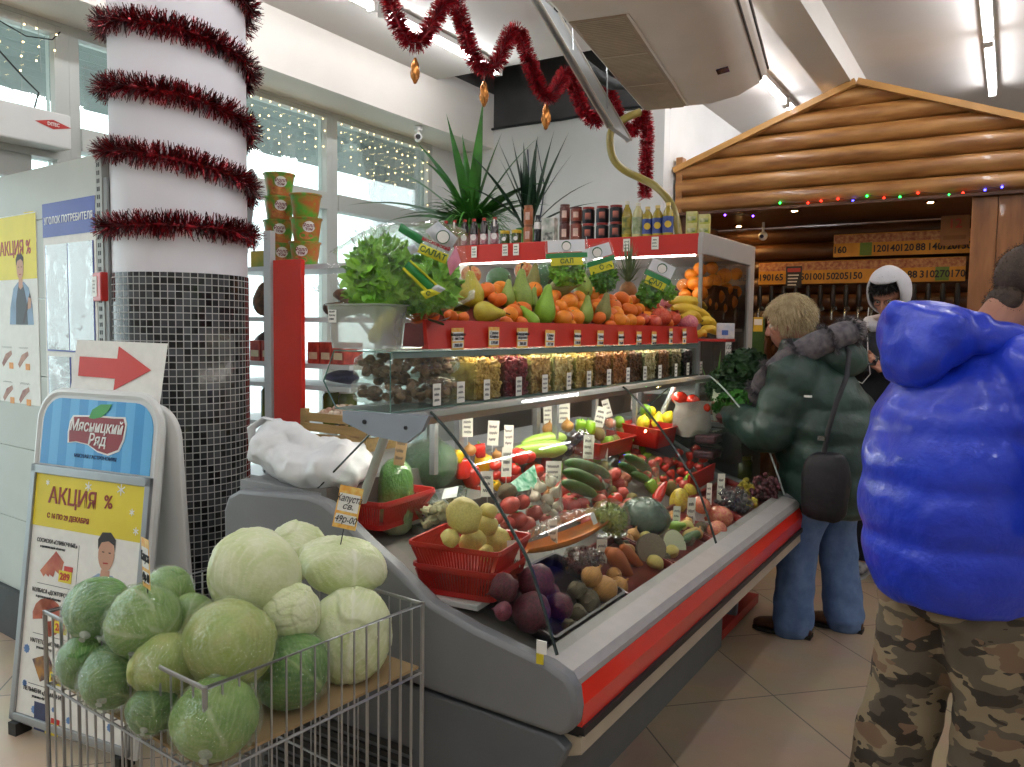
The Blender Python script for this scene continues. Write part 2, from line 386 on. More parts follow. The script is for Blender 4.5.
# end cheeks: upper moulded cheek and flat lower cheek
def cheek(y0, y1, flip):
    up = [(-1.965, 0.60), (-1.97, 0.90), (-1.95, 0.945), (-1.90, 0.97), (-1.62, 0.985), (-1.56, 0.975), (-1.50, 0.945), (-1.40, 0.885), (-1.318, 0.842), (-1.19, 0.765), (-1.06, 0.73), (-0.86, 0.692), (-0.81, 0.672), (-0.79, 0.645), (-0.783, 0.60), (-0.788, 0.56), (-0.82, 0.532), (-1.2, 0.545), (-1.6, 0.575)]
    m = MB().prism(up, 'y', y0, y1); o = m.build('upper_end_panel', grey_plastic, case, bev=0.012, angle=60)
    lo = [(-1.93, 0.06), (-1.93, 0.59), (-1.6, 0.565), (-1.2, 0.535), (-0.84, 0.522), (-0.81, 0.50), (-0.83, 0.45), (-1.0, 0.40), (-1.06, 0.36), (-1.08, 0.06)]
    m = MB().prism(lo, 'y', y0+0.008*flip, y1-0.004); m.build('lower_end_panel', grey_dark, case, bev=0.006, angle=60)
cheek(1.545, 1.595, 1); cheek(3.832, 3.87, 0)
g = MB()
for k in range(9): g.b2((-1.80, 1.545, 0.12+0.03*k), (-1.25, 1.552, 0.135+0.03*k))
g.build('vent_grille', black_plastic, case, smooth=False)
# curved glass
GP = [(-0.868, 0.690), (-0.886, 0.74), (-0.912, 0.81), (-0.950, 0.90), (-0.995, 0.965), (-1.043, 1.03), (-1.10, 1.10), (-1.16, 1.165), (-1.21, 1.21), (-1.245, 1.236)]
def smooth_profile(P, n=6):
    out = []
    for i in range(len(P)-1):
        p0 = P[max(i-1, 0)]; p1 = P[i]; p2 = P[i+1]; p3 = P[min(i+2, len(P)-1)]
        for k in range(n):
            t = k/n
            out.append(tuple(0.5*((2*p1[j])+(-p0[j]+p2[j])*t+(2*p0[j]-5*p1[j]+4*p2[j]-p3[j])*t*t+(-p0[j]+3*p1[j]-3*p2[j]+p3[j])*t**3) for j in (0, 1)))
    return out+[P[-1]]
GPS = smooth_profile(GP, 4)
YM = 2.80
for ya, yb in ((Y0+0.01, YM-0.003), (YM+0.003, Y1-0.01)):
    poly = GPS+[(p[0]-0.005, p[1]-0.003) for p in GPS[::-1]]
    m = MB()
    n = len(GPS); vs = [(p[0], y, p[1]) for y in (ya, yb) for p in GPS]
    m.add(vs, [(i, i+1, n+i+1, n+i) for i in range(n-1)])
    go = m.build('glass_panel', curved_glass, case, angle=80, solid=0.0)
    for ye in (ya, yb):
        MB().tube([(p[0], ye, p[1]) for p in GPS], 0.0042 if ye < 2 or ye > 3.8 else 0.003, 6).build('glass_edge', edge_glass if ye < 3.8 else M('lit_glass_edge', '#b9c4c0', .15, .1, 10, coat=.3), go)  # far edge is paler: reflected light put into its colour
# flat end panes (triangle at the near and far end)
for y in (Y0+0.012, Y1-0.012):
    m = MB(); P = [(p[0]-0.004, p[1]) for p in GPS]+[(-1.40, 1.225), (-1.60, 0.99), (-1.45, 0.93), (-1.19, 0.775)]
    m.add([(p[0], y, p[1]) for p in P], [tuple(range(len(P)))]); m.build('end_pane', curved_glass, case, smooth=False)
    MB().tube([(-1.42, y, 1.19), (-1.655, y, 0.985)], 0.003, 6).build('pane_edge', edge_glass, case)
# struts, top rail, corner plate
for y in (Y0+0.035, Y1-0.035):
    MB().tube([(-1.40, y, 1.20), (-1.50, y, 0.97)], 0.013, 12).build('strut', M('grey_strut', '#b9bab5', 0.4, 0.03, 8), case)
b = MB(); b.prism([(-1.252, 1.238), (-1.232, 1.225), (-1.245, 1.205), (-1.30, 1.195), (-1.44, 1.195), (-1.44, 1.222), (-1.36, 1.224)], 'y', Y0-0.005, Y1); b.build('top_rail', steel, case, angle=20)
b = MB(); b.prism([(-1.228, 1.230), (-1.25, 1.190), (-1.30, 1.155), (-1.42, 1.165), (-1.52, 1.195), (-1.52, 1.224)], 'y', Y0-0.02, Y0-0.006); pl = b.build('corner_plate', M('blue_grey_plate', '#8d97a3', 0.45, 0.04, 8), case, smooth=False)
b = MB(); b.cyl((-1.30, Y0-0.024, 1.195), (-1.30, Y0-0.02, 1.195), 0.005, seg=10); b.cyl((-1.44, Y0-0.024, 1.20), (-1.44, Y0-0.02, 1.20), 0.006, seg=10); b.build('bolt', ink, pl)
b = MB(); b.b2((-1.435, Y0+0.08, 1.183), (-1.405, Y1-0.06, 1.194)); b.build('light_strip', M('case_lamp', '#ffffff', 0.4, 0, 3, emit='#fff6ea', es=28.0), case, smooth=False)
# white tag and yellow clip at the foot of the glass
b = MB(); b.b2((-0.885, Y0-0.058, 0.715), (-0.86, Y0-0.054, 0.745)); ct = tag(b.build('price_tag', paper, None, smooth=False), 'tiny white tag taped at the near foot of the curved glass', 'tag')
b = MB(); b.b2((-0.885, Y0-0.0585, 0.690), (-0.868, Y0-0.0535, 0.713)); b.build('tape', M('yellow_tape', '#d8c22a', 0.5, 0.05, 20), ct, smooth=False)

# ------------------------------------------------------------------ glass box of dried fruit and nuts on the rail
clear_box = glassy('box_glass', '#f2f8f5', 0.015, sheen=0.5)
green_edge = M('green_glass_edge', '#5d7f74', 0.2, 0.1, 10)
BXF, BXB, BY0, BY1, BZL, BZH = -1.37, -1.60, 1.60, 4.02, 1.226, 1.385
box = thing('glass_countertop_box', 'long low glass box of nuts and dried fruit above the vegetable case', 'display box', (0, 0, 0))
hexa = [(BXF, BZL), (BXF, BZH), (BXB+0.03, BZH), (BXB-0.01, 1.30), (BXB+0.035, 1.232), (BXB+0.05, BZL)]
m = MB(); m.add([(p[0], BY0, p[1]) for p in hexa], [tuple(range(6))]); m.build('near_pane', clear_box, box, smooth=False)
m = MB(); m.quad((BXF, BY0, BZL), (BXF, BY1, BZL), (BXF, BY1, BZH), (BXF, BY0, BZH)); m.build('front_pane', clear_box, box, smooth=False)
m = MB(); m.b2((BXB+.03, BY0, BZH), (BXF, BY1, BZH+0.005)); m.build('top_pane', clear_box, box, smooth=False)
m = MB(); m.b2((BXB+.03, BY0, 1.2245), (BXF, BY1, 1.2285)); m.build('bottom_pane', M('box_bottom', '#6c7470', 0.4, 0.05, 9), box, smooth=False)
m = MB()
m.tube([(p[0], BY0, p[1]) for p in hexa], 0.0022, 6, closed=True)
m.tube([(BXF, BY0, BZL), (BXF, BY1, BZL)], 0.002, 6); m.tube([(BXF, BY0, BZH), (BXF, BY1, BZH)], 0.0022, 6)
m.build('glass_edge', green_edge, box)
MB().b2((BXF-.006, BY0+.012, 1.368), (BXF-.002, BY1-.01, 1.3845)).build('top_trim', M('grey_green_trim', '#8d9a94', .35, .05, 9), box, smooth=False)
MB().b2((-1.415, BY0+.35, 1.376), (-1.395, BY1-.05, 1.3845)).build('light_strip', M('added_box_glow', '#ffffff', .4, 0, 3, emit='#fff2dc', es=14.0), box, smooth=False)  # added glowing strip that brightens the nuts, kept behind the trim
for k in range(3): MB().b2((BXB+0.05, BY0+0.4+0.8*k, 0.985), (BXB+0.07, BY0+0.42+0.8*k, BZL-0.0015)).build('support_post', steel, box, smooth=False)

# ------------------------------------------------------------------ red fruit tray on the box
tray_red = M('red_tray_plastic', '#c0281e', 0.3, 0.06, 5, coat=0.2)
TXF, TY0, TY1, TZ = -1.385, 1.78, 4.06, 1.391
tr = thing('fruit_tray', 'long red slanted fruit tray above the glass nut box', 'tray', (0, 0, 0))
m = MB(); m.prism([(TXF, TZ), (TXF-0.012, TZ+0.082), (TXF-0.022, TZ+0.082), (TXF-0.016, TZ+0.008), (TXF-0.03, TZ)], 'y', TY0, TY1); m.build('front_lip', tray_red, tr, smooth=False)
TS = 0.70; TXB = -1.69; TX1, TZ1 = TXF-0.03, TZ+0.03
m = MB(); m.prism([(TX1, TZ), (TX1, TZ1), (TXB, TZ1+TS*(TX1-TXB)), (TXB, TZ)], 'y', 1.93, TY1); m.build('slanted_bed', M('dark_red_liner', '#6b1f18', 0.6, 0.1, 6), tr, smooth=False)
for k in range(4): MB().b2((-1.67, 2.3+k*0.55, 0.986), (-1.65, 2.33+k*0.55, TZ)).build('support_post', steel, tr, smooth=False)
def tray_at(u, v, off): return on_slope(u, v, TX1, TZ1, TS, off)
m = MB(); m.box((-1.36, 4.145, 1.405), (0.24, 0.16, 0.014)); sh = tag(m.build('red_shelf', tray_red, None, smooth=False, bev=0.004), 'small red shelf under the bananas at the tray end', 'shelf')

# ------------------------------------------------------------------ wall chiller with red header (front faces -Y)
CX0, CX1, CY0, CY1, CZ = -3.09, -1.43, 4.25, 5.25, 1.98
ch = thing('wall_chiller', 'white open chiller with a red header and side glass behind the fruit', 'refrigerator', (0, 0, 0))
cw = M('chiller_white', '#dcd8d4', 0.4, 0.03, 5)
m = MB(); m.b2((CX0, CY0-0.02, 1.868), (CX1-0.03, CY0, CZ)); m.build('red_header', M('red_header_paint', '#c5281c', 0.4, 0.04, 4), ch, smooth=False, bev=0.004)
m = MB(); m.b2((CX0, CY0, 1.88), (CX1-0.03, CY1, CZ-0.003)); m.build('canopy', cw, ch, smooth=False)
m = MB(); m.prism([(CY0-0.03, 1.865), (CY0-0.03, 1.95), (CY0-0.015, 1.985), (CY1, 2.0), (CY1, 0.0), (CY1-0.1, 0.0), (CY1-0.1, 1.87), (CY0+0.1, 1.87)], 'x', CX1-0.03, CX1); m.build('side_panel', M('chiller_grey_side', '#aeaaa6', 0.45, 0.03, 5), ch, smooth=False, bev=0.006)
m = MB(); m.b2((CX0, CY1-0.05, 0.1), (CX1-0.031, CY1, 1.88)); m.b2((CX0, CY0+0.05, 0.0), (CX1-0.031, CY1-.05, 0.5)); m.b2((CX0, CY0, 0.1), (CX0+0.03, CY1-.05, 1.88)); m.build('cabinet', M('chiller_inside', '#a09c98', 0.5, 0.04, 5), ch, smooth=False)
for z in (1.1, 1.46): MB().b2((-3.05, 4.32, z-0.01), (-1.48, 5.19, z+0.01)).build('shelf', cw, ch, smooth=False)
m = MB(); m.quad((CX1-0.014, CY0+0.0, 0.9), (CX1-0.014, CY1-0.1, 0.9), (CX1-0.014, CY1-0.1, 1.87), (CX1-0.014, CY0, 1.87)); m.build('side_glass', glassy('smoky_side_glass', '#b8b4ae', 0.05), ch, smooth=False)
m = MB(); m.b2((CX1-0.026, CY0-0.012, 0.9), (CX1-0.008, CY0+0.006, 1.868)); m.build('corner_post', steel, ch, smooth=False)
m = MB(); m.b2((CX0+0.05, CY0+0.0, 1.862), (CX1-0.06, CY0+0.03, 1.879)); m.build('light_strip', M('chiller_lamp', '#ffffff', 0.4, 0, 3, emit='#fffaf4', es=16.0), ch, smooth=False)
# ------------------------------------------------------------------ price tags
tag_paper = M('tag_paper', '#f2efe2', 0.65, 0.03, 40)
tag_orange = M('tag_orange', '#e8a13a', 0.6, 0.25, 60, c2='#f0d27a')
tag_kraft = M('tag_kraft', '#8d7350', 0.7, 0.1, 30)
def scribbles(parent, w, y0, y1, rows, seed, depth_y=-0.0009, thick=0.0011, name='handwriting'):
    random.seed(seed); m = MB()
    for r in range(rows):
        z = y1-(r+0.5)*(y1-y0)/rows; n = 9; amp = (y1-y0)/rows*0.28
        x0 = -w*0.40+rnd(0, .06)*w; x1 = w*rnd(0.22, 0.40); pts = []
        for k in range(n*3):
            t = k/(n*3-1); pts.append((x0+(x1-x0)*t + 0.25*(x1-x0)/n*math.sin(t*n*2*PI), depth_y, z+amp*math.sin(t*n*2*PI*0.5+seed)*rnd(.5, 1)))
        for a, b in zip(pts, pts[1:]):
            d = Vector(b)-Vector(a); q = Vector((-d.z, 0, d.x)).normalized()*thick
            m.quad(Vector(a)-q, Vector(b)-q, Vector(b)+q, Vector(a)+q)
    return m.build(name, ink, parent, smooth=False)
def price_card(p, w, h, yaw, label, style='orange', lines=None, tilt=0.0, stick=0.0, lean=0.0, seed=1, name='price_tag'):
    """card with its foot at p, front facing local -Y"""
    t = thing(name, label, 'price tag', p, yaw)
    t.rotation_euler = (tilt, lean, yaw); t.rotation_mode = 'XYZ'
    mats = {'orange': tag_orange, 'plain': tag_paper, 'kraft': tag_kraft}[style]
    MB().b2((-w/2, 0, stick), (w/2, 0.0008, stick+h)).build('card', mats, t, smooth=False)
    if style == 'orange':
        m = MB(); m.quad((-w*.44, -0.0004, stick+h*.40), (w*.44, -0.0004, stick+h*.40), (w*.44, -0.0004, stick+h*.82), (-w*.44, -0.0004, stick+h*.82))
        m.quad((-w*.44, -0.0004, stick+h*.10), (w*.44, -0.0004, stick+h*.10), (w*.44, -0.0004, stick+h*.33), (-w*.44, -0.0004, stick+h*.33)); m.build('writing_field', paper, t, smooth=False)
    if stick: MB().cyl((0, 0.002, -0.02), (0, 0.002, stick+h*0.3), 0.0012, seg=6).build('stick', ink if style != 'plain' else white_plastic, t)
    if lines:
        if style == 'orange': zs = [(0.70, 0.20), (0.52, 0.18), (0.21, 0.20)] if len(lines) > 2 else [(0.62, 0.24), (0.21, 0.22)]
        else: zs = [(1-(i+0.7)/(len(lines)+0.4), 0.8/(len(lines)+0.4)) for i in range(len(lines))]
        for s, (z, sz) in zip(lines, zs):
            sc = min(1.0, w*0.86/(0.52*h*sz*max(1, len(s))))
            text(s, h*sz*1.15, ink, t, (0, -0.0010, stick+h*z), shear=0.25, width=sc)
    else:
        scribbles(t, w, stick+h*.12, stick+h*.88, 3 if h > w*1.3 else 2, seed, thick=w*0.022)
    return t
FACE = R(90)                                                  # a card on the front of the case looks towards +X
# orange-edged tags along the fruit tray, measured from the lettuce end
tray_tags = [(458, 339, 13, 22, ['Мандарины', 'с листом', '200.00']), (494, 337, 12, 20, ['Груша', 'Конфер.', '170.00']), (522.5, 338, 13, 20, ['Мандарины', 'Марокко', '200.00']), (550, 339, 12, 18, ['Груша', 'аббат', '207.00']),
             (577.5, 338, 9, 16, ['Апельсин', '150.00']), (600.5, 338.5, 9, 16, ['Груша', '150.00']), (621, 339, 8, 15, ['Лимоны', '95.00']), (639, 339.5, 8, 16, ['Хурма', '120.00']), (654, 339, 8, 15, ['Гранат', '160.00']), (671, 336.5, 6, 16, ['Слива', '130']), (684.5, 336.5, 7, 16, ['Бананы', '85'])]
for i, (u, v, w, h, ln) in enumerate(tray_tags):
    p = at(u, v, x=TXF+0.004); D = depth(p)
    price_card((TXF+0.004, p.y, p.z-h*D/1600), w*D/800/0.62, h*D/800, FACE, '%s orange-edged price tag from the lettuce along the red fruit tray' % ORD[i].capitalize(), 'orange', ln, lean=rnd(-.04, .04))
# white tags at the foot of the glass nut box
for i, (u, v) in enumerate([(422, 395), (437, 394), (461, 392), (487, 389), (519, 388), (545, 387), (569, 384), (589, 383.5), (609, 381), (628, 378.5), (645, 376), (660, 374), (676, 371.5), (688, 370), (701, 368)]):
    if i == 0: continue
    p = at(u, v, x=BXF+0.0065); D = depth(p)
    price_card((BXF+0.0065, p.y, BZL+0.006), 0.034+0.002*(i % 3), 0.062, FACE, '%s white price tag along the foot of the glass nut box, from the dried mushrooms' % ORD[i-1].capitalize(), 'plain', seed=20+i)
# small tags on the red header
for i, (u, v) in enumerate([(474, 252), (505, 250), (516, 249.5), (626.5, 245), (655, 243)]):
    p = at(u, v, y=CY0-0.0275)
    price_card((p.x, CY0-0.0275, p.z-0.035), 0.042, 0.07, 0, '%s small price tag on the red chiller header, counted from the dark bottles' % ORD[i].capitalize(), 'plain', seed=50+i)
# cards on sticks inside the case: (u, v of the card centre, width, height, x plane, words)
case_cards = [(468, 427, 10, 20, -1.60, 'white card on a stick over the red and yellow peppers'), (491.5, 433, 11, 25, -1.60, 'white card on a stick behind the yellow pepper'), (508, 437, 9, 24, -1.55, 'white card on a stick beside the net of garlic'),
              (506, 462, 10, 30, -1.45, 'grey-looking handwritten card in front of the tomatoes'), (549, 415, 8, 18, -1.60, 'white card stuck in the onion above the green marrows'), (565, 413, 11, 20, -1.60, 'white card stuck in the onion beside the marrows'), (593.5, 416, 10, 20, -1.58, 'slanting white card above the green peppers'),
              (617, 407, 7, 18, -1.58, 'tilted white card over the yellow-green lime'), (634, 401, 6, 17, -1.55, 'narrow card hanging behind the lemons'), (553, 472, 15, 22, -1.40, 'wide handwritten card beside the cucumbers'), (588, 447, 10, 24, -1.50, 'handwritten card in front of the green peppers'),
              (604, 458, 6, 20, -1.47, 'narrow card left of the bagged green pepper'), (635, 443, 6, 25, -1.50, 'tall narrow card in front of the kiwi tray'), (488, 484, 12, 26, -1.36, 'handwritten card on a stick above the pale potatoes'), (515, 554, 12, 28, -1.10, 'handwritten card beside the red basket above the beetroot'),
              (553.5, 533, 9, 27, -1.16, 'handwritten card in front of the garlic and orange net'), (619.5, 524, 7, 22, -1.14, 'narrow card beside the watermelon-green wrapped squash'), (602, 553, 10, 28, -1.08, 'handwritten card beside the carrots'), (676, 516, 7, 20, -1.04, 'card in front of the yellow mango'), (691, 511, 8, 27, -1.04, 'tall card near the middle joint of the curved glass'),
              (709, 494, 5, 22, -1.04, 'slim card in front of the bagged grapes'), (720.5, 487, 7, 27, -1.04, 'tall card standing in the red grape crate'), (749.5, 466, 3.5, 20, -1.08, 'thin edge-on card beside the red grapes at the far end')]
for i, (u, v, w, h, X, lab) in enumerate(case_cards):
    p = at(u, v, x=X); D = depth(p); ww, hh = w*D/800*1.05, h*D/800
    foot = BZ0+BS*(BX0-X)
    zc = p.z-hh/2
    lean = {6: 0.22, 7: -0.3}.get(i, rnd(-.05, .05))
    price_card((X, p.y, zc-max(0.03, zc-foot-0.06)), ww, hh, R(38)+rnd(-.15, .15), lab[0].upper()+lab[1:], 'plain', stick=max(0.03, zc-foot-0.06), seed=80+i, lean=lean, name='price_card')
# ------------------------------------------------------------------ fruit and vegetables
o_skin = M('orange_skin', '#ee8a1c', 0.42, 0.08, 9, 0.15, 160, sss=0.0)
m_skin = M('mandarin_skin', '#e5701c', 0.40, 0.08, 9, 0.15, 150)
pear_y = M('yellow_pear_skin', '#c9b83a', 0.4, 0.1, 14, 0.05, 60, c2='#a89c2e')
pear_g = M('green_pear_skin', '#93ab45', 0.4, 0.1, 16, 0.05, 60, c2='#7c9340')
pear_b = M('brown_pear_skin', '#8b8a45', 0.5, 0.1, 20, 0.05, 60, c2='#6f6a38')
pear_v = M('bright_green_pear_skin', '#8fbb34', 0.4, 0.1, 16, c2='#7aa62c')
stem_m = M('brown_stem', '#4b3a22', 0.7, 0.1, 20)
leaf_dk = M('dark_leaf', '#2c4a20', 0.5, 0.2, 12)
calyx = M('calyx_green', '#5f7a35', 0.6, 0.15, 20)
def orange_mesh(): return MB().ball((0, 0, 0), (1, 1, 0.95), 18, 12, fn=lambda d: 1-0.05*max(0, abs(d.z)-0.9)*8).mesh('orange', o_skin)
ORANGE = orange_mesh()
MAND = MB().ball((0, 0, 0), (1.04, 1.04, 0.86), 18, 12, fn=lambda d: 1+0.015*math.cos(math.atan2(d.y, d.x)*10)*(1-d.z*d.z)-0.06*max(0, abs(d.z)-0.85)*6).mesh('mandarin', m_skin)
CALYX = MB().ball((0, 0, 0), (0.14, 0.14, 0.05), 8, 4).mesh('calyx', calyx)
PEARP = [(0.02, -1.0), (0.30, -0.99), (0.62, -0.85), (0.83, -0.58), (0.90, -0.25), (0.84, 0.08), (0.66, 0.42), (0.46, 0.72), (0.33, 1.0), (0.26, 1.25), (0.15, 1.38), (0.02, 1.40)]
PEARL = [(0.02, -1.0), (0.25, -0.99), (0.50, -0.85), (0.66, -0.6), (0.72, -0.25), (0.68, 0.1), (0.56, 0.45), (0.42, 0.8), (0.31, 1.15), (0.24, 1.45), (0.12, 1.6), (0.02, 1.62)]
def pear_me(prof, mat):
    m = MB().lathe(prof, seg=18); warp(m, lambda p: p+Vector((0.06*p.z*p.z*(p.z > 0), 0.03*math.sin(p.z*2), 0))); return m.mesh('pear', mat, angle=80)
PEARS = {'y': pear_me(PEARP, pear_y), 'g': pear_me(PEARL, pear_g), 'b': pear_me(PEARL, pear_b), 'v': pear_me(PEARL, pear_v)}
def stem_me(z): return MB().tube([(0.1, 0, z-0.08), (0.13, 0.02, z+0.12), (0.22, 0.05, z+0.34)], [0.045, 0.04, 0.055], 6).mesh('stem', stem_m)
STEMY, STEML = stem_me(1.38), stem_me(1.6)
APPLE = M('red_fruit_skin', '#c63a24', 0.25, 0.2, 6, c2='#d86040', coat=0.2)
def put(name, me, loc, r, label, cat, group=None, rot=(0, 0, 0), parts=()):
    o = bpy.data.objects.new(name, me); COL.objects.link(o); o.location = loc; o.rotation_euler = rot
    o.scale = (r,)*3 if not isinstance(r, (tuple, list)) else r
    tag(o, label, cat, group)
    for nm, pm, pl, ps in parts:
        c = bpy.data.objects.new(nm, pm); COL.objects.link(c); c.parent = o; c.location = pl; c.scale = (ps,)*3
    return o
def rr(): return (rnd(-.6, .6), rnd(-.6, .6), rnd(0, 6))
# -- oranges and mandarins lying in the fruit tray: u, v, width in the photograph
citrus = [('m', 417, 317, 16), ('m', 431, 316, 17), ('m', 440, 303, 18), ('m', 451, 316, 14), ('m', 462, 317, 14), ('m', 453, 307, 11), ('m', 443, 295, 11), ('m', 486, 290, 17), ('m', 494, 298, 13), ('m', 499.5, 300, 15), ('o', 509.5, 315, 17),
          ('m', 506, 323, 14), ('m', 521, 323, 14), ('m', 511, 304, 12), ('m', 554.5, 295.5, 13), ('o', 568.7, 303, 18), ('o', 560, 307, 15), ('o', 563, 319, 18), ('o', 576, 318, 17), ('o', 571, 325, 11), ('o', 599, 291, 15), ('m', 614, 306, 15), ('m', 621, 299, 16),
          ('m', 629, 310, 16), ('o', 619, 321, 17), ('o', 630, 321, 14), ('m', 638.5, 322, 13), ('m', 608, 318, 13), ('m', 610, 325, 11)]
citrus.sort(key=lambda c: c[1])
tx0 = TX1
for i, (k, u, v, w) in enumerate(citrus):
    p = tray_at(u, v, 0.03); r = w*depth(p)/1600; p = tray_at(u, v, r*1.05); r = w*depth(p)/1600*1.04
    nm = 'mandarin' if k == 'm' else 'orange'
    put(nm, MAND if k == 'm' else ORANGE, p, r, '%s orange fruit in the red tray, counted from the lettuce towards the bananas' % ORD[i].capitalize(), nm, 'loose oranges and mandarins in the red fruit tray', rr(), [('calyx', CALYX, (0, 0, 0.84 if k == 'm' else 0.93), 1.0)])
# leaves on the mandarins
for i, (u, v) in enumerate([(452, 297), (462, 309), (445, 320), (436, 322), (428, 308)]):
    p = tray_at(u, v, 0.075); lf = MB(); lf.loft([[Vector((-0.004-0.016*math.sin(PI*t), -0.03+0.06*t, 0.004*math.sin(3*t))), Vector((0, -0.03+0.06*t, -0.003)), Vector((0.004+0.016*math.sin(PI*t), -0.03+0.06*t, 0.004*math.sin(3*t)))] for t in [k/6 for k in range(7)]], cap=False)
    tag(lf.build('mandarin_leaf', leaf_dk, None, loc=p), '%s dark leaf among the mandarins beside the lettuce' % ORD[i].capitalize(), 'leaf', 'leaves among the mandarins').rotation_euler = rr()
# -- pears: kind, u, v of the middle, width, lean
pears = [('y', 471, 292, 26, 0.0), ('y', 487, 313, 23, 1.5), ('y', 456, 309, 17, -0.5), ('g', 507.5, 297, 15, 0.15), ('g', 521.5, 295, 22, -0.1), ('b', 533, 281, 15, 0.1), ('v', 545, 309, 21, 0.05), ('v', 531, 319, 14, -0.6), ('g', 532, 301, 12, 0.1),
         ('b', 561, 288, 18, 1.2), ('g', 583, 286, 18, -0.1), ('g', 586, 313, 15, 0.05), ('b', 603.5, 311, 16, 0.25)]
plab = ['tall yellow pear standing upright behind the lying yellow pear', 'fat yellow pear lying on its side in the tray front', 'pale yellow-green pear half hidden behind the mandarins', 'slim pale green pear standing left of the broad green pear', 'broad green pear leaning in the middle of the pear heap', 'brownish pear standing highest behind the green pears', 'bright green pear standing upright at the tray front', 'small bright green pear tilted beside the upright bright one',
        'green pear peeping between the broad and the bright green pears', 'dull brown pear lying on the oranges', 'tall green pear standing under the salad bag', 'speckled green pear at the tray front below the tall pear', 'brownish-green pear leaning right beside the lemons-coloured orange']
for (k, u, v, w, ln), lab in zip(pears, plab):
    p = tray_at(u, v, 0.05); q_ = .9 if k == 'y' else .72; r = w*depth(p)/1600/q_; p = tray_at(u, v, r*(1.15 if abs(ln) < .8 else .9)); r = w*depth(p)/1600/q_*1.05
    rot = Matrix.Rotation(YAW, 4, 'Z') @ Matrix.Rotation(ln, 4, 'Y') @ Matrix.Rotation(rnd(0, 6), 4, 'Z')
    put('pear', PEARS[k], p, r, lab[0].upper()+lab[1:], 'pear', 'pears in the red fruit tray', rot.to_euler(), [('stem', STEMY if k == 'y' else STEML, (0, 0, 0), 1.0)])
put('apple', MB().ball((0, 0, 0), (1, 1, 0.9), 18, 12, fn=lambda d: 1-0.25*max(0, abs(d.z)-0.8)).mesh('apple', M('apple_skin', '#d9b46a', 0.3, 0.1, 4, c2='#cf5a3a', coat=0.2)), tray_at(471, 275, 0.04), 0.038, 'Yellow and red apple behind the tall yellow pear', 'apple', None, (0.3, 0.2, 0), [('stem', STEML, (-0.1, 0, -0.85), 1.0)])
put('apple', bpy.data.meshes['apple'], tray_at(524, 271, 0.03), 0.042, 'Pale red-streaked apple showing behind the green pears', 'apple', None, (0.9, 0.4, 0), [('stem', STEML, (-0.1, 0, -0.85), 1.0)])
# wrapped green melons behind
squash_m = M('dark_green_rind', '#2f6a3c', 0.3, 0.25, 14, c2='#5f9a55')
for (u, v, w, lab) in ((499, 280, 26, 'Film-wrapped green melon behind the orange fruit near the yellow pears'), (545, 275, 24, 'Film-wrapped pale green melon behind the bright green pear')):
    p = tray_at(u, v, 0.03); r = w*depth(p)/1600
    put('melon', MB().ball((0, 0, 0), (1, 1, 0.95), 18, 12).mesh('melon', squash_m), p, r, lab, 'melon', None, rr(), [('plastic_wrap', MB().ball((0, 0, 0), 1.03, 18, 12, fn=lambda d: 1+0.02*noise.noise(d*5)).mesh('wrap', glassy('produce_film', '#f8fcf8', 0.06, 0.1, film=0.012, wrinkle=0.6, wscale=30, sheen=.4)), (0, 0, 0), 1.0)])
film = MATS['produce_film']
# -- large red fruits and the pink one
pomg = MB().ball((0, 0, 0), (1, 1, 0.93), 18, 12, fn=lambda d: 1+0.02*math.cos(math.atan2(d.y, d.x)*5)-0.1*max(0, d.z-0.85)*4).mesh('red_fruit', APPLE)
pinkf = MB().ball((0, 0, 0), (1.1, 0.95, 0.9), 18, 12).mesh('pink_fruit', M('pink_fruit_skin', '#c9607a', 0.35, 0.15, 6, c2='#dd8f8a'))
crown_me = MB().lathe([(0.2, 0.86), (0.13, 1.0), (0.22, 1.15), (0.16, 1.16), (0.08, 1.0)], seg=8).mesh('fruit_crown', M('fruit_crown_m', '#8f3a22', 0.6, 0.1, 20))
reds = [(643, 319, 13, 'small dark red fruit at the near side of the red fruit heap'), (650.5, 306, 18, 'red fruit on top of the heap beside the pink one'), (661, 317, 21, 'largest glossy red fruit in the middle of the red heap'), (673, 318, 16, 'red fruit at the heap side towards the bananas'), (654, 322, 16, 'red fruit low at the tray lip under the red heap')]
for u, v, w, lab in reds:
    p = tray_at(u, v, w*.0026); put('pomegranate', pomg, p, w*depth(p)/1600, lab[0].upper()+lab[1:], 'fruit', 'large red fruits in the tray', rr(), [('crown', crown_me, (0, 0, 0), 1.0)])
for u, v, w, lab in ((665, 302, 16, 'pink round fruit on top of the red heap'), (688, 323, 19, 'pink oval fruit lying under the bananas'), (676, 296, 15, 'dark purple round fruit behind the bananas')):
    p = tray_at(u, v, w*.0026); put('plum' if 'purple' in lab else 'pink_fruit', pinkf if 'pink' in lab else MB().ball((0, 0, 0), 1, 16, 10).mesh('dark', M('dark_purple_skin', '#4d1530', 0.3, 0.2, 6)), p, w*depth(p)/1600, lab[0].upper()+lab[1:], 'fruit', None, (0, 0, rnd(0, 3)))
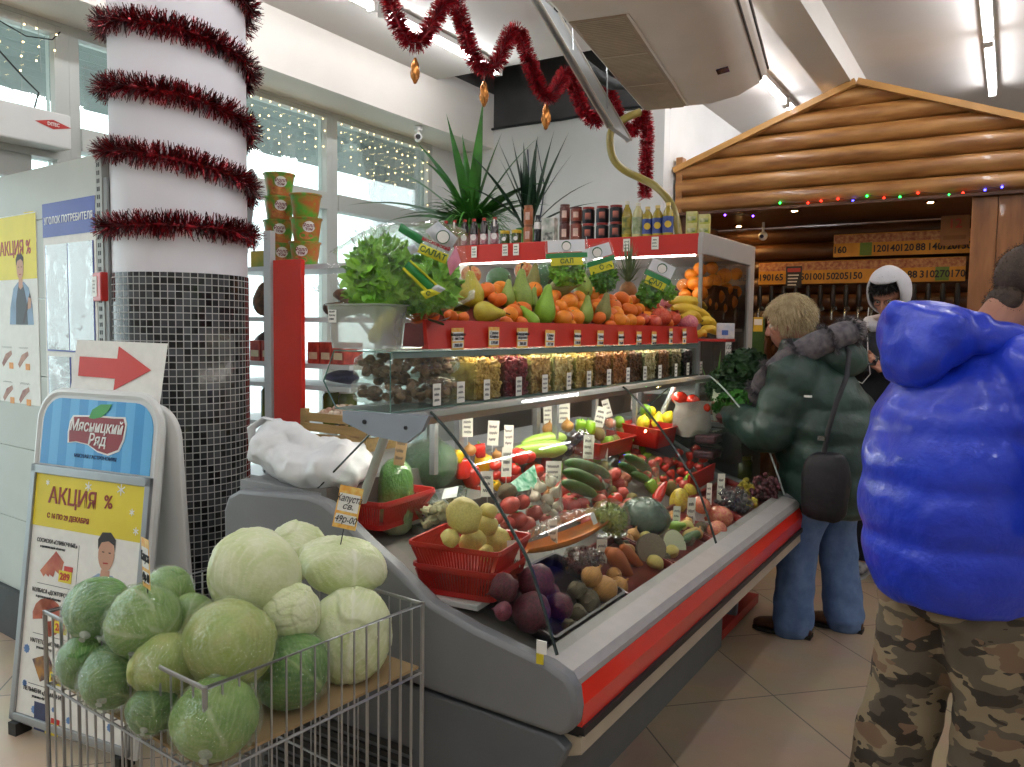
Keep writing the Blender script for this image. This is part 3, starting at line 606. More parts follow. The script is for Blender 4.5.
# -- bananas
ban_m = M('banana_skin', '#e3c23a', 0.45, 0.08, 6, c2='#cfa92e'); ban_t = M('banana_tip', '#4d4020', 0.7, 0.1, 20)
def banana(u0, v0, u1, v1, w, X0, X1, lab, bendz=0.02):
    a, b = at(u0, v0, x=X0), at(u1, v1, x=X1); r = w*depth((a+b)/2)/1600
    t = thing('banana', lab, 'banana', (a+b)/2, 0, 'bananas at the far end of the fruit tray'); c = (a+b)/2
    pts = [a-c+(b-a)*k/8+Vector((0, 0, bendz*math.sin(PI*k/8))) for k in range(9)]
    MB().tube(pts, [r*x for x in (.35, .75, .95, 1, 1, 1, .95, .75, .4)], 6).build('peel', ban_m, t, angle=60)
    d = (pts[-1]-pts[-2]).normalized(); MB().tube([pts[-1]-d*.002, pts[-1]+d*0.012], [r*.42, r*.3], 6).build('tip', ban_t, t)
banana(670, 302, 706, 308, 12, -1.52, -1.46, 'Topmost banana of the bunch, curving over the others')
banana(672, 308, 711, 320, 12, -1.49, -1.44, 'Longest banana running diagonally across the bunch')
banana(681, 317, 701, 320, 10, -1.47, -1.43, 'Short banana under the longest one')
banana(698, 322, 716, 327, 10, -1.45, -1.40, 'Banana pointing right above the lowest ones')
banana(701, 331, 718, 334, 9, -1.42, -1.36, 'Lower banana lying on the red shelf')
banana(697, 337, 706, 336, 8, -1.42, -1.39, 'Banana end hanging at the tray corner')
# white carton by the bananas
t = thing('carton', 'White patterned carton standing beside the bananas on the red shelf', 'carton', (-1.275, 4.16, 1.413), R(20))
MB().b2((-0.045, -0.03, 0), (0.045, 0.03, 0.082)).build('box', M('blue_flecked_white', '#eceae4', 0.5, 0.1, 30, c2='#cfd3dc'), t, smooth=False, bev=0.004)
m = MB(); m.quad((-0.02, -0.0306, 0.02), (0.012, -0.0306, 0.02), (0.012, -0.0306, 0.045), (-0.02, -0.0306, 0.045)); m.build('printed_patch', M('blue_patch', '#4d6fb4', 0.5, 0.1, 9), t, smooth=False)
# -- oranges piled in the chiller
chor = [(700, 269, 14), (691, 275, 13), (683, 285, 13), (694.5, 283.5, 15), (685, 295.5, 13), (700, 294, 16), (706, 283, 14), (706, 302, 12), (724, 276, 16), (717, 297, 16), (730, 302, 16), (735, 292, 14), (736, 274, 13), (714, 281, 15), (712, 268, 13), (726, 289, 14), (676, 303, 11), (721, 308, 13), (712, 306, 12)]
chor.sort(key=lambda c: c[0])
for i, (u, v, w) in enumerate(chor):
    Yp = 4.38 + 0.008*(330-v)*0.4 + (0.12+0.011*(u-708) if u > 708 else 0.0)
    p = at(u, v, y=Yp); r = w*depth(p)/1600
    if p.x > CX1-0.075: p = at(u, v, x=CX1-0.075-0.0)
    put('orange', ORANGE, p, r, '%s orange of the pile inside the chiller, counted towards the side glass' % ORD[i].capitalize(), 'orange', 'oranges piled inside the chiller', rr(), [('calyx', CALYX, (0, 0, 0.93), 1.0)])
# stepped crate under that pile
cr = MB(); cr.prism([(4.33, 1.471), (4.33, 1.52), (4.60, 1.72), (5.08, 1.72), (5.08, 1.471)], 'x', -1.86, CX1-0.05)
tag(cr.build('orange_crate', M('crate_dark', '#5a3b24', 0.6, 0.1, 5), None, smooth=False), 'Sloping brown crate under the orange pile in the chiller', 'crate')
# pomelo in a net and bagged salads standing in the tray
p = tray_at(671, 270, 0.02); r = 20*depth(p)/1600
put('pomelo', MB().lathe([(0.02, -1), (0.6, -0.85), (0.95, -0.3), (0.9, 0.3), (0.55, 0.85), (0.2, 1.2), (0.12, 1.45), (0.02, 1.5)], seg=18).mesh('pomelo', M('pomelo_skin', '#dd9a60', 0.5, 0.1, 6, c2='#d87848')), p, r, 'Orange-pink pomelo tied in a net bag behind the bananas', 'pomelo', None, (0, 0, 0), [('net_bag', MB().lathe([(0.3, -1.02), (0.98, -0.32), (0.94, 0.32), (0.6, 0.87), (0.16, 1.3), (0.1, 1.6), (0.3, 1.8)], seg=18).mesh('net', film), (0, 0, 0), 1.0)])
salad_leaf = M('lettuce_leaf', '#9ad042', 0.5, 0.2, 14, 0.2, 40, c2='#6cb02e')
salad_dark = M('salad_leaf_dark', '#6aa52f', 0.5, 0.2, 14, 0.2, 40, c2='#3f7a20')
gband = M('bag_green_band', '#1f7a3c', 0.4, 0.05, 10); yband = M('bag_yellow_label', '#d6d22c', 0.4, 0.05, 10); pinkpr = M('bag_pink_print', '#d98aa0', 0.4, 0.15, 20); darkgr = M('label_dark_green', '#1c5a30', 0.4, 0.05, 10)
bagfilm = glassy('salad_bag_film', '#f8fbf8', 0.04, 0.08, film=0.02, wrinkle=0.6, wscale=22, sheen=.45)
def frill_mass(m, c, R3, n, size, seed, keep=lambda p: True):
    random.seed(seed); k = 0
    while k < n:
        d = Vector((rnd(-1, 1), rnd(-1, 1), rnd(-1, 1)))
        if not .05 < d.length < 1: continue
        k += 1; d = d.normalized()*rnd(.5, 1.0)**.4; p = Vector(c)+Vector((d.x*R3[0], d.y*R3[1], d.z*R3[2])); dn = (d.normalized()+Vector((0, 0, .35))).normalized(); a, b = frame_for(dn); q = rnd(0, 2*PI); a, b = a*math.cos(q)+b*math.sin(q), b*math.cos(q)-a*math.sin(q); s = size*rnd(.7, 1.35)
        G = []
        for j in range(7):
            for i in range(7):
                x, y = i/3-1, j/3-1; rr_ = math.hypot(x, y); G.append(p+a*s*x*(.8+.2*y)+b*s*y+dn*s*(.45*rr_**2*math.sin(3.2*math.atan2(y, x)+k)+.22*rr_*math.sin(7*math.atan2(y, x)+k*2)-.15*rr_))
        if keep(p): m.add(G, [(j*7+i, j*7+i+1, (j+1)*7+i+1, (j+1)*7+i) for j in range(6) for i in range(6)])
    return m
def salad_bag(u, v, wpx, hpx, lean, lab, words, seed, X=-1.56, band=True):
    c = at(u, v, x=X); D = depth(c); w, h = wpx*D/800, hpx*D/800
    t = thing('salad_bag', lab, 'bag of salad', (c.x, c.y, c.z-h/2), 0, None)
    t.rotation_euler = (0, lean, YAW-0.05)
    # inside local axes: x across the picture, z up
    m = MB(); frill_mass(m, (0, 0, h*.33), (w*.42, w*.17, h*.30), 70, h*.085, seed); warp(m, lambda p: Vector((max(-w*.46, min(w*.46, p.x)), max(-w*.2, min(w*.2, p.y)), max(0.005, min(h*.78, p.z))))); m.build('salad', salad_dark if seed % 2 else salad_leaf, t)
    prof = [(0.30, 0.0), (0.62, 0.12), (0.95, 0.38), (1.0, 0.62), (1.02, 0.85), (0.98, 1.0)]
    rings = [[Vector((w*.5*f*math.cos(q), w*.26*f*math.sin(q)*(1-.75*z), h*z+0.01*math.sin(q*5)*z)) for q in [2*PI*k/24 for k in range(24)]] for f, z in prof]
    b = MB().loft(rings, cap=False); b.build('bag', bagfilm, t)
    if band:
        def strip(z0, z1, mat, nm, x0=-1.0, x1=1.0, off=0.003):
            s = MB(); n = 10; P = []
            for k in range(n+1):
                q = PI + PI*(0.5+0.5*(x0+(x1-x0)*k/n))*1.0
                P.append(q)
            def pt(q, z): 
                f = 0.99; return (w*.5*f*math.cos(q), w*.26*f*math.sin(q)*(1-.75*z)-off, h*z)
            s.add([pt(q, z) for z in (z0, z1) for q in P], [(k, k+1, n+2+k, n+1+k) for k in range(n)]); return s.build(nm, mat, t)
        strip(0.60, 0.70, gband, 'green_band'); strip(0.44, 0.598, yband, 'yellow_label', -0.55, 0.55); strip(0.72, 0.97, M('bag_header', '#dfe3e6', 0.5, 0.05, 12), 'header', -0.7, 0.7)
        text(words, h*0.13, darkgr, t, (0, -w*.26*0.68-0.006, h*0.52), bold=0.0006)
        lg = MB(); lg.lathe([(h*.10, 0), (h*.10, 0.001)], seg=20, rot=Matrix.Rotation(PI/2, 3, 'X')); warp(lg, lambda p: p+Vector((0, -w*.26*.45-0.008, h*.84))); lg.build('round_logo', darkgr, t, smooth=False)
        lg = MB(); lg.lathe([(h*.085, 0), (h*.085, 0.001)], seg=20, rot=Matrix.Rotation(PI/2, 3, 'X')); warp(lg, lambda p: p+Vector((0, -w*.26*.45-0.0085, h*.83))); lg.build('logo_field', paper, t, smooth=False)
    return t
salad_bag(568, 263, 42, 48, -0.05, 'Clear bag of green salad with a yellow label, nearest behind the brown pear', 'САЛ', 4)
salad_bag(609, 268, 32, 50, -0.30, 'Clear salad bag with a slanting green band, between the tall pear and the pineapple', 'С', 5)
salad_bag(644, 282, 28, 50, 0.42, 'Clear salad bag tilted against the pineapple leaves', 'САЛ', 7)
salad_bag(662, 285, 22, 30, 0.55, 'Small plain bag of pale green leaves in front of the netted pomelo', '', 8, X=-1.53, band=False)
# pineapple crown
p = tray_at(628, 292, 0.03); r = 16*depth(p)/1600
t = thing('pineapple', 'Pineapple with a tall spiky crown behind the mandarins', 'pineapple', p)
MB().ball((0, 0, 0), (r*1.1, r*1.1, r*1.3), 20, 14, fn=lambda d: 1+0.05*math.sin(math.atan2(d.y, d.x)*12+d.z*10)*math.sin(d.z*18)).build('body', M('pineapple_skin', '#8a5a2a', 0.6, 0.25, 30, 0.4, 60), t)
m = MB(); random.seed(3)
for k in range(46):
    a = k*2.4; el = 0.35+1.1*k/46; L = r*(1.6+2.6*k/46); d = Vector((math.cos(a)*math.cos(el), math.sin(a)*math.cos(el), math.sin(el))); wv = d.cross(UP).normalized()*r*.16
    o = Vector((0, 0, r*1.15+r*.9*k/46)); tip = o+d*L+Vector((0, 0, L*.12))
    m.add([o-wv, o+wv, o+d*L*.5+wv*.9, o+d*L*.5-wv*.9, tip], [(0, 1, 2, 3), (3, 2, 4)])
m.build('crown', M('pineapple_leaf', '#4d5f3a', 0.55, 0.25, 20, c2='#74835a'), t, smooth=False)
# -- big bag of lettuce standing in a clear tub at the near end of the tray
tub = thing('plastic_tub', 'translucent plastic tub with a price sticker under the bagged lettuce', 'tub', (-1.515, 1.672, 1.391))
tubm = glassy('milky_tub', '#e6e8e4', 0.05, 0.15, film=0.34, filmcol='#d9dcd8', wscale=4)
def rect_ring(hx, hy, z, r=0.015, k=4):
    P = []
    for cx, cy, a in ((hx-r, hy-r, 0), (-hx+r, hy-r, 90), (-hx+r, -hy+r, 180), (hx-r, -hy+r, 270)):
        for i in range(k+1): q = R(a+90*i/k); P.append(Vector((cx+r*math.cos(q), cy+r*math.sin(q), z)))
    return P
m = MB().loft([rect_ring(.088, .055, 0), rect_ring(.093, .058, 0.06), rect_ring(.099, .062, .116), rect_ring(.104, .066, .118), rect_ring(.104, .066, .122)], cap=False); m.add(rect_ring(.088, .055, 0.001), [tuple(range(20))]); m.build('body', tubm, tub)
MB().b2((-0.085, -0.0640, 0.07), (-0.055, -0.0633, 0.105)).build('price_sticker', paper, tub, smooth=False); sc = scribbles(tub, 0.03, 0.075, 0.105, 3, 5, -0.0645, 0.0008); sc.location = (-0.070, 0, 0)
m = MB().chain([(0.0, 0.0, 0.03), (0.03, 0.01, 0.07), (0.045, 0.02, 0.10)], [0.02, 0.022, 0.018]); tag(m.build('yellow_fruit', M('dull_yellow', '#c4bf30', 0.5, 0.1, 8), None, loc=(-1.50, 1.685, 1.394)), 'Yellow-green fruit showing dimly inside the translucent tub', 'fruit')
lb = thing('bag_of_lettuce', 'big bag of frilly green lettuce standing over the translucent tub', 'bag of lettuce', (-1.455, 1.75, 1.515))
m = MB(); frill_mass(m, (-.06, -.02, .075), (.105, .085, .105), 260, .030, 11); frill_mass(m, (.05, .05, .06), (.09, .07, .075), 150, .026, 12)
m.build('lettuce', salad_leaf, lb)
rings = []
ax0, ax1 = Vector((-0.18, -0.08, 0.065)), Vector((0.16, 0.10, 0.115))
for j in range(13):
    t_ = j/12; c = ax0.lerp(ax1, t_); rad = 0.137*(math.sin(PI*min(1, .16+t_*.64))**0.7)
    ax = (ax1-ax0).normalized(); n1 = ax.cross(UP).normalized(); n2 = n1.cross(ax)
    rings.append([c+(n1*math.cos(q)*0.75+n2*math.sin(q))*rad*(1+0.05*math.sin(q*7+j)) for q in [2*PI*k/28 for k in range(28)]])
MB().loft(rings, cap=False).build('bag', bagfilm, lb)
# printed patches on the bag
def bag_print(px_, mat, nm, lift=0.0):                        # a printed patch lying on the near side of the bag
    n = 5; C = [at(u, v, y=1.652-lift+.0011*(u-405))-lb.location for u, v in px_]; V = []
    for j in range(n+1):
        for i in range(n+1):
            q = C[0].lerp(C[1], i/n).lerp(C[3].lerp(C[2], i/n), j/n); V.append(q+Vector((.2, -.3, .1))*.03*math.sin(PI*i/n)*math.sin(PI*j/n))
    MB().add(V, [(j*(n+1)+i, j*(n+1)+i+1, (j+1)*(n+1)+i+1, (j+1)*(n+1)+i) for j in range(n) for i in range(n)]).build(nm, mat, lb)
hdm = M('bag_white_print', '#d3d8dd', 0.5, 0.12, 40, c2='#a9b2ba')
bag_print([(425, 231), (438, 221), (458, 238), (448, 254)], hdm, 'header'); bag_print([(421, 243), (449, 255), (445, 264), (417, 252)], yband, 'yellow_label', .001); bag_print([(401, 223), (425, 238), (421, 245), (398, 231)], gband, 'green_band')
bag_print([(409, 261), (437, 287), (430, 292), (404, 267)], gband, 'green_band'); bag_print([(411, 260), (439, 286), (437, 287), (409, 261)], yband, 'yellow_line'); bag_print([(404, 267), (430, 292), (428, 294), (402, 269)], yband, 'yellow_line')
bag_print([(420, 292), (431, 288), (441, 293), (426, 299)], yband, 'yellow_label'); bag_print([(447, 262), (456, 246), (461, 262), (450, 276)], pinkpr, 'pink_print'); bag_print([(430, 289), (437, 284), (446, 289), (440, 293)], hdm, 'white_patch'); bag_print([(407, 247), (415, 244), (419, 251), (411, 255)], hdm, 'small_logo')
# ------------------------------------------------------------------ vegetables in the case
def tx_on(s, size, mat, parent, pos, right, up, **k):
    o = text(s, size, mat, parent, (0, 0, 0), (0, 0, 0), **k); r = Vector(right).normalized(); n = r.cross(Vector(up)).normalized(); u = n.cross(r)
    o.matrix_local = Matrix(((r.x, u.x, n.x, pos[0]), (r.y, u.y, n.y, pos[1]), (r.z, u.z, n.z, pos[2]), (0, 0, 0, 1))); return o
w0 = lb.location; BR, BU = RGT-UPC*.42, UPC+RGT*.3
def bag_word(s, size, mat, u, v, **k): tx_on(s, size, mat, lb, at(u, v, y=1.641+.0011*(u-405))-w0, BR, BU, bold=.0005, **k)
bag_word('САЛАТ', .021, darkgr, 433, 253.5); bag_word('Московский', .013, M('logo_red', '#b0202c', .5, .05, 10), 436, 244, width=.9); bag_word('С', .016, darkgr, 428, 293.5)
for r_, m_, dy in ((.018, darkgr, 0), (.0155, paper, .001)):
    o = MB().lathe([(.0005, 0), (r_, .0005)], seg=20).build('round_logo', m_, lb, smooth=False); q = at(443, 237, y=1.680-dy)-w0; o.location = q; o.rotation_euler = (-FWD).to_track_quat('Z', 'Y').to_euler()
basket_red = M('basket_red', '#b3201c', 0.35, 0.08, 5, coat=0.15)
def slot_basket(loc, w, d, h, rz, label, slots=True):
    t = thing('produce_basket', label, 'basket', loc, rz)
    m = MB(); b = 0.86
    def ring(f, z, e=0): return rect_ring(w/2*f-e, d/2*f-e, z, 0.02)
    m.loft([ring(b, 0), ring(b, h*.18)], cap=False); m.add(ring(b, 0.001), [tuple(range(20))])
    m.loft([ring(.98, h*.80), ring(1.0, h), ring(1.03, h+.001), ring(1.03, h-.008)], cap=False)
    # slats between the two bands
    N = 26
    for side in range(4):
        L0 = w if side % 2 == 0 else d
        for k in range(N):
            s = -0.5+(k+.5)/N; q = 0.30/N
            P = []
            for z, f in ((h*.18, b), (h*.80, .98)):
                for dq in (-q, q):
                    if side == 0: P.append(Vector(((s+dq)*w*f*.94, -d/2*f, z)))
                    if side == 2: P.append(Vector(((s+dq)*w*f*.94, d/2*f, z)))
                    if side == 1: P.append(Vector((w/2*f, (s+dq)*d*f*.94, z)))
                    if side == 3: P.append(Vector((-w/2*f, (s+dq)*d*f*.94, z)))
            m.quad(P[0], P[1], P[3], P[2])
    o = m.build('slotted_walls', basket_red, t, smooth=False, solid=0.003)
    return t
def plain_tray(a, b, z0, h, label, mat=None, rz=0.0, slope=0.0):
    cx, cy = (a[0]+b[0])/2, (a[1]+b[1])/2; w, d = abs(b[0]-a[0]), abs(b[1]-a[1])
    m = MB(); m.loft([rect_ring(w/2*.92, d/2*.95, 0), rect_ring(w/2, d/2, h), rect_ring(w/2+.006, d/2+.006, h), rect_ring(w/2+.006, d/2+.006, h-.006)], cap=False); m.add(rect_ring(w/2*.92, d/2*.95, 0.001), [tuple(range(20))])
    o = m.build('produce_tray', mat or basket_red, None, loc=(cx, cy, z0), rz=rz, solid=0.003); o.rotation_euler = (0, slope, rz)
    return tag(o, label, 'tray')
def bedz(x): return BZ0+BS*(BX0-x)
SL = math.atan(BS)
white_tray = MB().box((0, 0, 0), (0.34, 0.36, 0.016)).build('white_board', white_plastic, None, smooth=False, loc=(-1.30, 1.805, 0.742), bev=.003); white_tray.rotation_euler = (0, 0.0, R(5)); tag(white_tray, 'White board under the stacked red baskets at the case end', 'board')
MB().b2((-0.15, -0.14, -0.10), (0.15, 0.14, -0.008)).build('foam_block', case_in, white_tray, smooth=False)
slot_basket((-1.205, 1.74, 0.752), 0.245, 0.20, 0.080, R(8), 'Lower red slotted basket of the stack near the case end')
slot_basket((-1.21, 1.745, 0.817), 0.26, 0.215, 0.072, R(8), 'Upper red slotted basket holding the pale yellow potatoes')
slot_basket((-1.60, 1.80, 0.875), 0.26, 0.26, 0.085, R(3), 'Red slotted basket under the wrapped Chinese cabbage')
plain_tray((-1.17, 1.70), (-0.93, 2.12), bedz(-1.05)+.006, 0.035, 'Dark shallow tray under the beetroots', M('aubergine_tray', '#2a1d26', 0.4, .1, 6), 0, SL)
for i, (ya, yb, nm) in enumerate(((2.14, 2.50, 'under the onions and carrots'), (2.52, 2.90, 'under the cut celeriac'), (2.92, 3.30, 'under the pink apples'), (3.32, 3.78, 'under the dark grapes'))):
    plain_tray((-1.14, ya), (-0.92, yb), bedz(-1.03)+.006, 0.026, 'Shallow dark red tray '+nm+' along the front sill', M('dark_red_tray', '#7a1c16', .35, .08, 6, coat=.2), 0, SL)
plain_tray((-1.66, 3.05), (-1.46, 3.42), bedz(-1.56)+.05, 0.07, 'Red tray of brown kiwis and purple plums behind the bagged cucumbers', None, 0, 0.1)
# divider of the grape crate
dv = MB().box((0, 0, 0), (0.008, 0.40, 0.085)).build('divider', basket_red, None, smooth=False, loc=(-1.175, 3.54, bedz(-1.175)+0.05)); dv.rotation_euler = (0, 0.1, R(2)); tag(dv, 'Red upright divider between the apples and the grapes', 'divider')

vm = {}
def V(name, c, **k): return M(name, c, **k)
tom_m = V('tomato_skin', '#cc3322', rough=0.2, var=0.12, scale=4, coat=0.3); tomp_m = V('pink_tomato_skin', '#c6584e', rough=0.25, var=0.1, scale=4, coat=0.2)
on_m = V('onion_skin', '#c08a4a', rough=0.35, var=0.15, scale=8, stretch=(1, 1, .2)); pot_m = V('pale_potato_skin', '#c9b766', rough=0.5, var=0.12, scale=10)
beet_m = V('beetroot_skin', '#6a2436', rough=0.5, var=0.3, scale=6, c2='#451a24'); dkpot_m = V('earthy_root_skin', '#5b503a', rough=0.8, var=0.25, scale=14)
car_m = V('carrot_skin', '#b5602a', rough=0.55, var=0.15, scale=8); cuc_m = V('cucumber_skin', '#2f5a26', rough=0.35, var=0.3, scale=20, bump=0.3, bscale=50, c2='#4a7436')
mar_m = V('marrow_skin', '#9fbf4a', rough=0.35, var=0.12, scale=12); lem_m = V('lemon_skin', '#e2cf2a', rough=0.35, var=0.08, scale=10, bump=0.1, bscale=120)
lime_m = V('lime_skin', '#6f9a25', rough=0.35, var=0.1, scale=10); rpep_m = V('red_pepper_skin', '#bf2418', rough=0.18, var=0.1, scale=4, coat=0.4); ypep_m = V('yellow_pepper_skin', '#e5b414', rough=0.18, var=0.08, scale=4, coat=0.4)
gpep_m = V('green_pepper_skin', '#86b52e', rough=0.2, var=0.12, scale=4, coat=0.3); gar_m = V('garlic_skin', '#cfc5b2', rough=0.6, var=0.08, scale=9); aub_m = V('aubergine_skin', '#2a2030', rough=0.15, var=0.2, scale=5, coat=0.5)
kiwi_m = V('kiwi_skin', '#7a6a3c', rough=0.8, var=0.15, scale=30); app_m = V('pink_apple_skin', '#bf5a50', rough=0.25, var=0.15, scale=5, c2='#cf8a62', coat=0.2); mango_m = V('yellow_mango_skin', '#c6b23a', rough=0.35, var=0.15, scale=5, c2='#a98a30')
ME = {}
ME['tomato'] = MB().ball((0, 0, 0), (1.05, 1.05, 0.88), 18, 12, fn=lambda d: 1+0.02*math.cos(math.atan2(d.y, d.x)*6)*(1-d.z*d.z)-0.12*max(0, d.z-0.85)*5).mesh('tomato', tom_m)
ME['pink_tomato'] = MB().ball((0, 0, 0), (1.1, 1.0, 0.86), 18, 12, fn=lambda d: 1-0.12*max(0, d.z-0.85)*5).mesh('pink_tomato', tomp_m)
ME['onion'] = MB().lathe([(0.05, -1.02), (0.2, -0.95), (0.6, -0.78), (0.92, -0.4), (1.02, 0), (0.9, 0.4), (0.55, 0.72), (0.22, 0.92), (0.10, 1.12), (0.13, 1.3)], seg=18).mesh('onion', on_m, angle=80)
ME['potato'] = warp(MB().ball((0, 0, 0), (1.15, 0.92, 0.88), 20, 14), lambda p: wob(p, 1.6, 0.16, 3)).mesh('potato', pot_m)
ME['beetroot'] = MB().lathe([(0.03, -1.35), (0.08, -1.1), (0.3, -0.92), (0.75, -0.62), (1.05, -0.1), (1.0, 0.35), (0.7, 0.72), (0.35, 0.85), (0.25, 1.0), (0.05, 1.0)], seg=20).mesh('beetroot', beet_m, angle=80)
ME['root'] = warp(MB().ball((0, 0, 0), (1.1, 0.95, 0.85), 18, 12), lambda p: wob(p, 2.2, 0.25, 9)).mesh('root', dkpot_m)
ME['lemon'] = MB().lathe([(0.03, -1.3), (0.16, -1.2), (0.25, -1.05), (0.6, -0.85), (0.92, -0.4), (0.98, 0.05), (0.85, 0.55), (0.5, 0.92), (0.2, 1.1), (0.12, 1.22), (0.02, 1.25)], seg=18).mesh('lemon', lem_m, angle=80)
ME['lime'] = MB().ball((0, 0, 0), (1, 1, 1.1), 16, 12).mesh('lime', lime_m)
def pepper_me(mat, n): return warp(MB().lathe([(0.05, -1.15), (0.45, -1.2), (0.75, -1.05), (0.88, -0.6), (0.98, 0.1), (1.0, 0.6), (0.85, 0.92), (0.5, 1.0), (0.2, 0.9), (0.05, 0.86)], seg=24), lambda p: Vector((p.x*(1+0.10*math.cos(math.atan2(p.y, p.x)*4)), p.y*(1+0.10*math.cos(math.atan2(p.y, p.x)*4)), p.z))).mesh('pepper', mat, angle=80)
ME['red_pepper'], ME['yellow_pepper'], ME['green_pepper'] = pepper_me(rpep_m, 4), pepper_me(ypep_m, 4), pepper_me(gpep_m, 4)
ME['garlic'] = warp(MB().lathe([(0.05, -0.85), (0.5, -0.82), (0.9, -0.5), (1.0, -0.1), (0.8, 0.35), (0.4, 0.7), (0.2, 1.0), (0.16, 1.5), (0.2, 1.6)], seg=24), lambda p: Vector((p.x*(1+.07*math.cos(math.atan2(p.y, p.x)*8)), p.y*(1+.07*math.cos(math.atan2(p.y, p.x)*8)), p.z))).mesh('garlic', gar_m, angle=80)
ME['kiwi'] = MB().ball((0, 0, 0), (1, 0.9, 1.2), 16, 12).mesh('kiwi', kiwi_m)
ME['apple'] = MB().ball((0, 0, 0), (1.05, 1.05, 0.92), 18, 12, fn=lambda d: 1-0.3*max(0, abs(d.z)-0.82)).mesh('red_apple', app_m)
ME['mango'] = warp(MB().ball((0, 0, 0), (1, 0.85, 1.2), 18, 12), lambda p: p+Vector((0.12*p.z, 0, 0))).mesh('mango', mango_m)
ME['aubergine'] = MB().lathe([(0.03, -1.9), (0.4, -1.8), (0.8, -1.3), (0.95, -0.7), (0.8, 0.1), (0.55, 0.8), (0.42, 1.3), (0.2, 1.5), (0.03, 1.52)], seg=18).mesh('aubergine', aub_m, angle=80)
def long_me(name, mat, L, bend, prof): return MB().tube([(L*(k/10-.5)*2, 0, bend*(1-((k/10-.5)*2)**2)) for k in range(11)], prof, 14).mesh(name, mat, angle=80)
ME['cucumber'] = long_me('cucumber', cuc_m, 3.1, 0.3, [.3, .72, .92, 1, 1, 1, 1, .97, .9, .7, .3])
ME['marrow'] = long_me('marrow', mar_m, 2.5, 0.15, [.35, .7, .85, .95, 1, 1.04, 1.08, 1.1, 1.02, .8, .35])
ME['carrot'] = long_me('carrot', car_m, 2.3, 0.05, [.5, .95, 1.02, 1, .95, .88, .8, .7, .55, .4, .15])
ME['strawberry'] = MB().lathe([(0.03, -1.2), (0.3, -1.05), (0.7, -0.4), (0.95, 0.25), (0.85, 0.65), (0.4, 0.85), (0.05, 0.88)], seg=14).mesh('strawberry', V('small_red_skin', '#c23426', rough=0.3, var=0.15, scale=6, coat=0.2), angle=80)
cap_me = MB().ball((0, 0, 0), (.25, .25, .1), 8, 5).mesh('calyx_small', calyx)
pst_me = MB().tube([(0, 0, .86), (0.03, 0, 1.1), (0.12, 0, 1.35)], [.22, .12, .13], 8).mesh('pepper_stem', V('pepper_stem_m', '#5f8a34', rough=.5))
PARTS = {'tomato': [('calyx', cap_me, (0, 0, .84), 1)], 'pink_tomato': [('calyx', cap_me, (0, 0, .82), 1)], 'red_pepper': [('stem', pst_me, (0, 0, 0), 1)], 'yellow_pepper': [('stem', pst_me, (0, 0, 0), 1)], 'green_pepper': [('stem', pst_me, (0, 0, 0), 1)], 'strawberry': [('calyx', cap_me, (0, 0, .86), 1.6)]}
CAT = {'pink_tomato': 'tomato', 'red_pepper': 'pepper', 'yellow_pepper': 'pepper', 'green_pepper': 'pepper', 'root': 'root vegetable', 'marrow': 'courgette', 'strawberry': 'strawberry', 'aubergine': 'aubergine'}
NM = {'pink_tomato': 'tomato', 'red_pepper': 'bell_pepper', 'yellow_pepper': 'bell_pepper', 'green_pepper': 'bell_pepper', 'root': 'root_vegetable', 'marrow': 'courgette', 'strawberry': 'strawberry'}
YFAR = 3.74
def vp(u, v, X):                                           # a point on the heap, kept inside the far end of the case
    p = at(u, v, x=X); return p if p.y < YFAR else at(u, v, y=YFAR)
def veg(kind, u, v, w, X, label, rot=None, group=None, k=1.0, off=None):
    p = vp(u, v, X); r = w*depth(p)/1600*k
    if p.z < bedz(p.x)+r*.92: p = bed(u, v, r*.92); r = w*depth(p)/1600*k
    return put(NM.get(kind, kind), ME[kind], p, r, label[0].upper()+label[1:], CAT.get(kind, kind), group, rot or rr(), PARTS.get(kind, ()))
def along(u0, v0, u1, v1, X, kind, w, label, group=None):      # long vegetable lying from pixel to pixel
    a, b = at(u0, v0, x=X), at(u1, v1, x=X-0.0); c = (a+b)/2; d = b-a; Lh = {'cucumber': 3.1, 'marrow': 2.5, 'carrot': 2.3}[kind]
    r = w*depth(c)/1600; n = d.cross(UP).normalized(); u_ = n.cross(d).normalized(); x = d.normalized()
    o = put(NM.get(kind, kind), ME[kind], c, r, label, CAT.get(kind, kind), group)
    o.rotation_euler = Matrix(((x.x, n.x, u_.x), (x.y, n.y, u_.y), (x.z, n.z, u_.z))).to_euler(); o.scale = (d.length/2/Lh, r, r); return o
# potatoes in the basket
for (u, v, w), lab in zip([(464, 516, 36), (472.6, 541, 24), (496, 541, 27), (485.6, 526, 23), (488, 512, 18), (450.4, 538, 19), (485.6, 553, 16)], ['biggest pale yellow potato on top of the red basket', 'round pale potato in the basket front under the biggest one', 'large pale potato at the basket corner by the glass edge', 'pale potato with the card stick in it, mid heap', 'pale potato behind the biggest one beside the card', 'small pale potato at the basket side near the mushrooms', 'small pale potato low against the basket rim']):
    veg('potato', u, v, w, -1.19, lab, k=1.06)
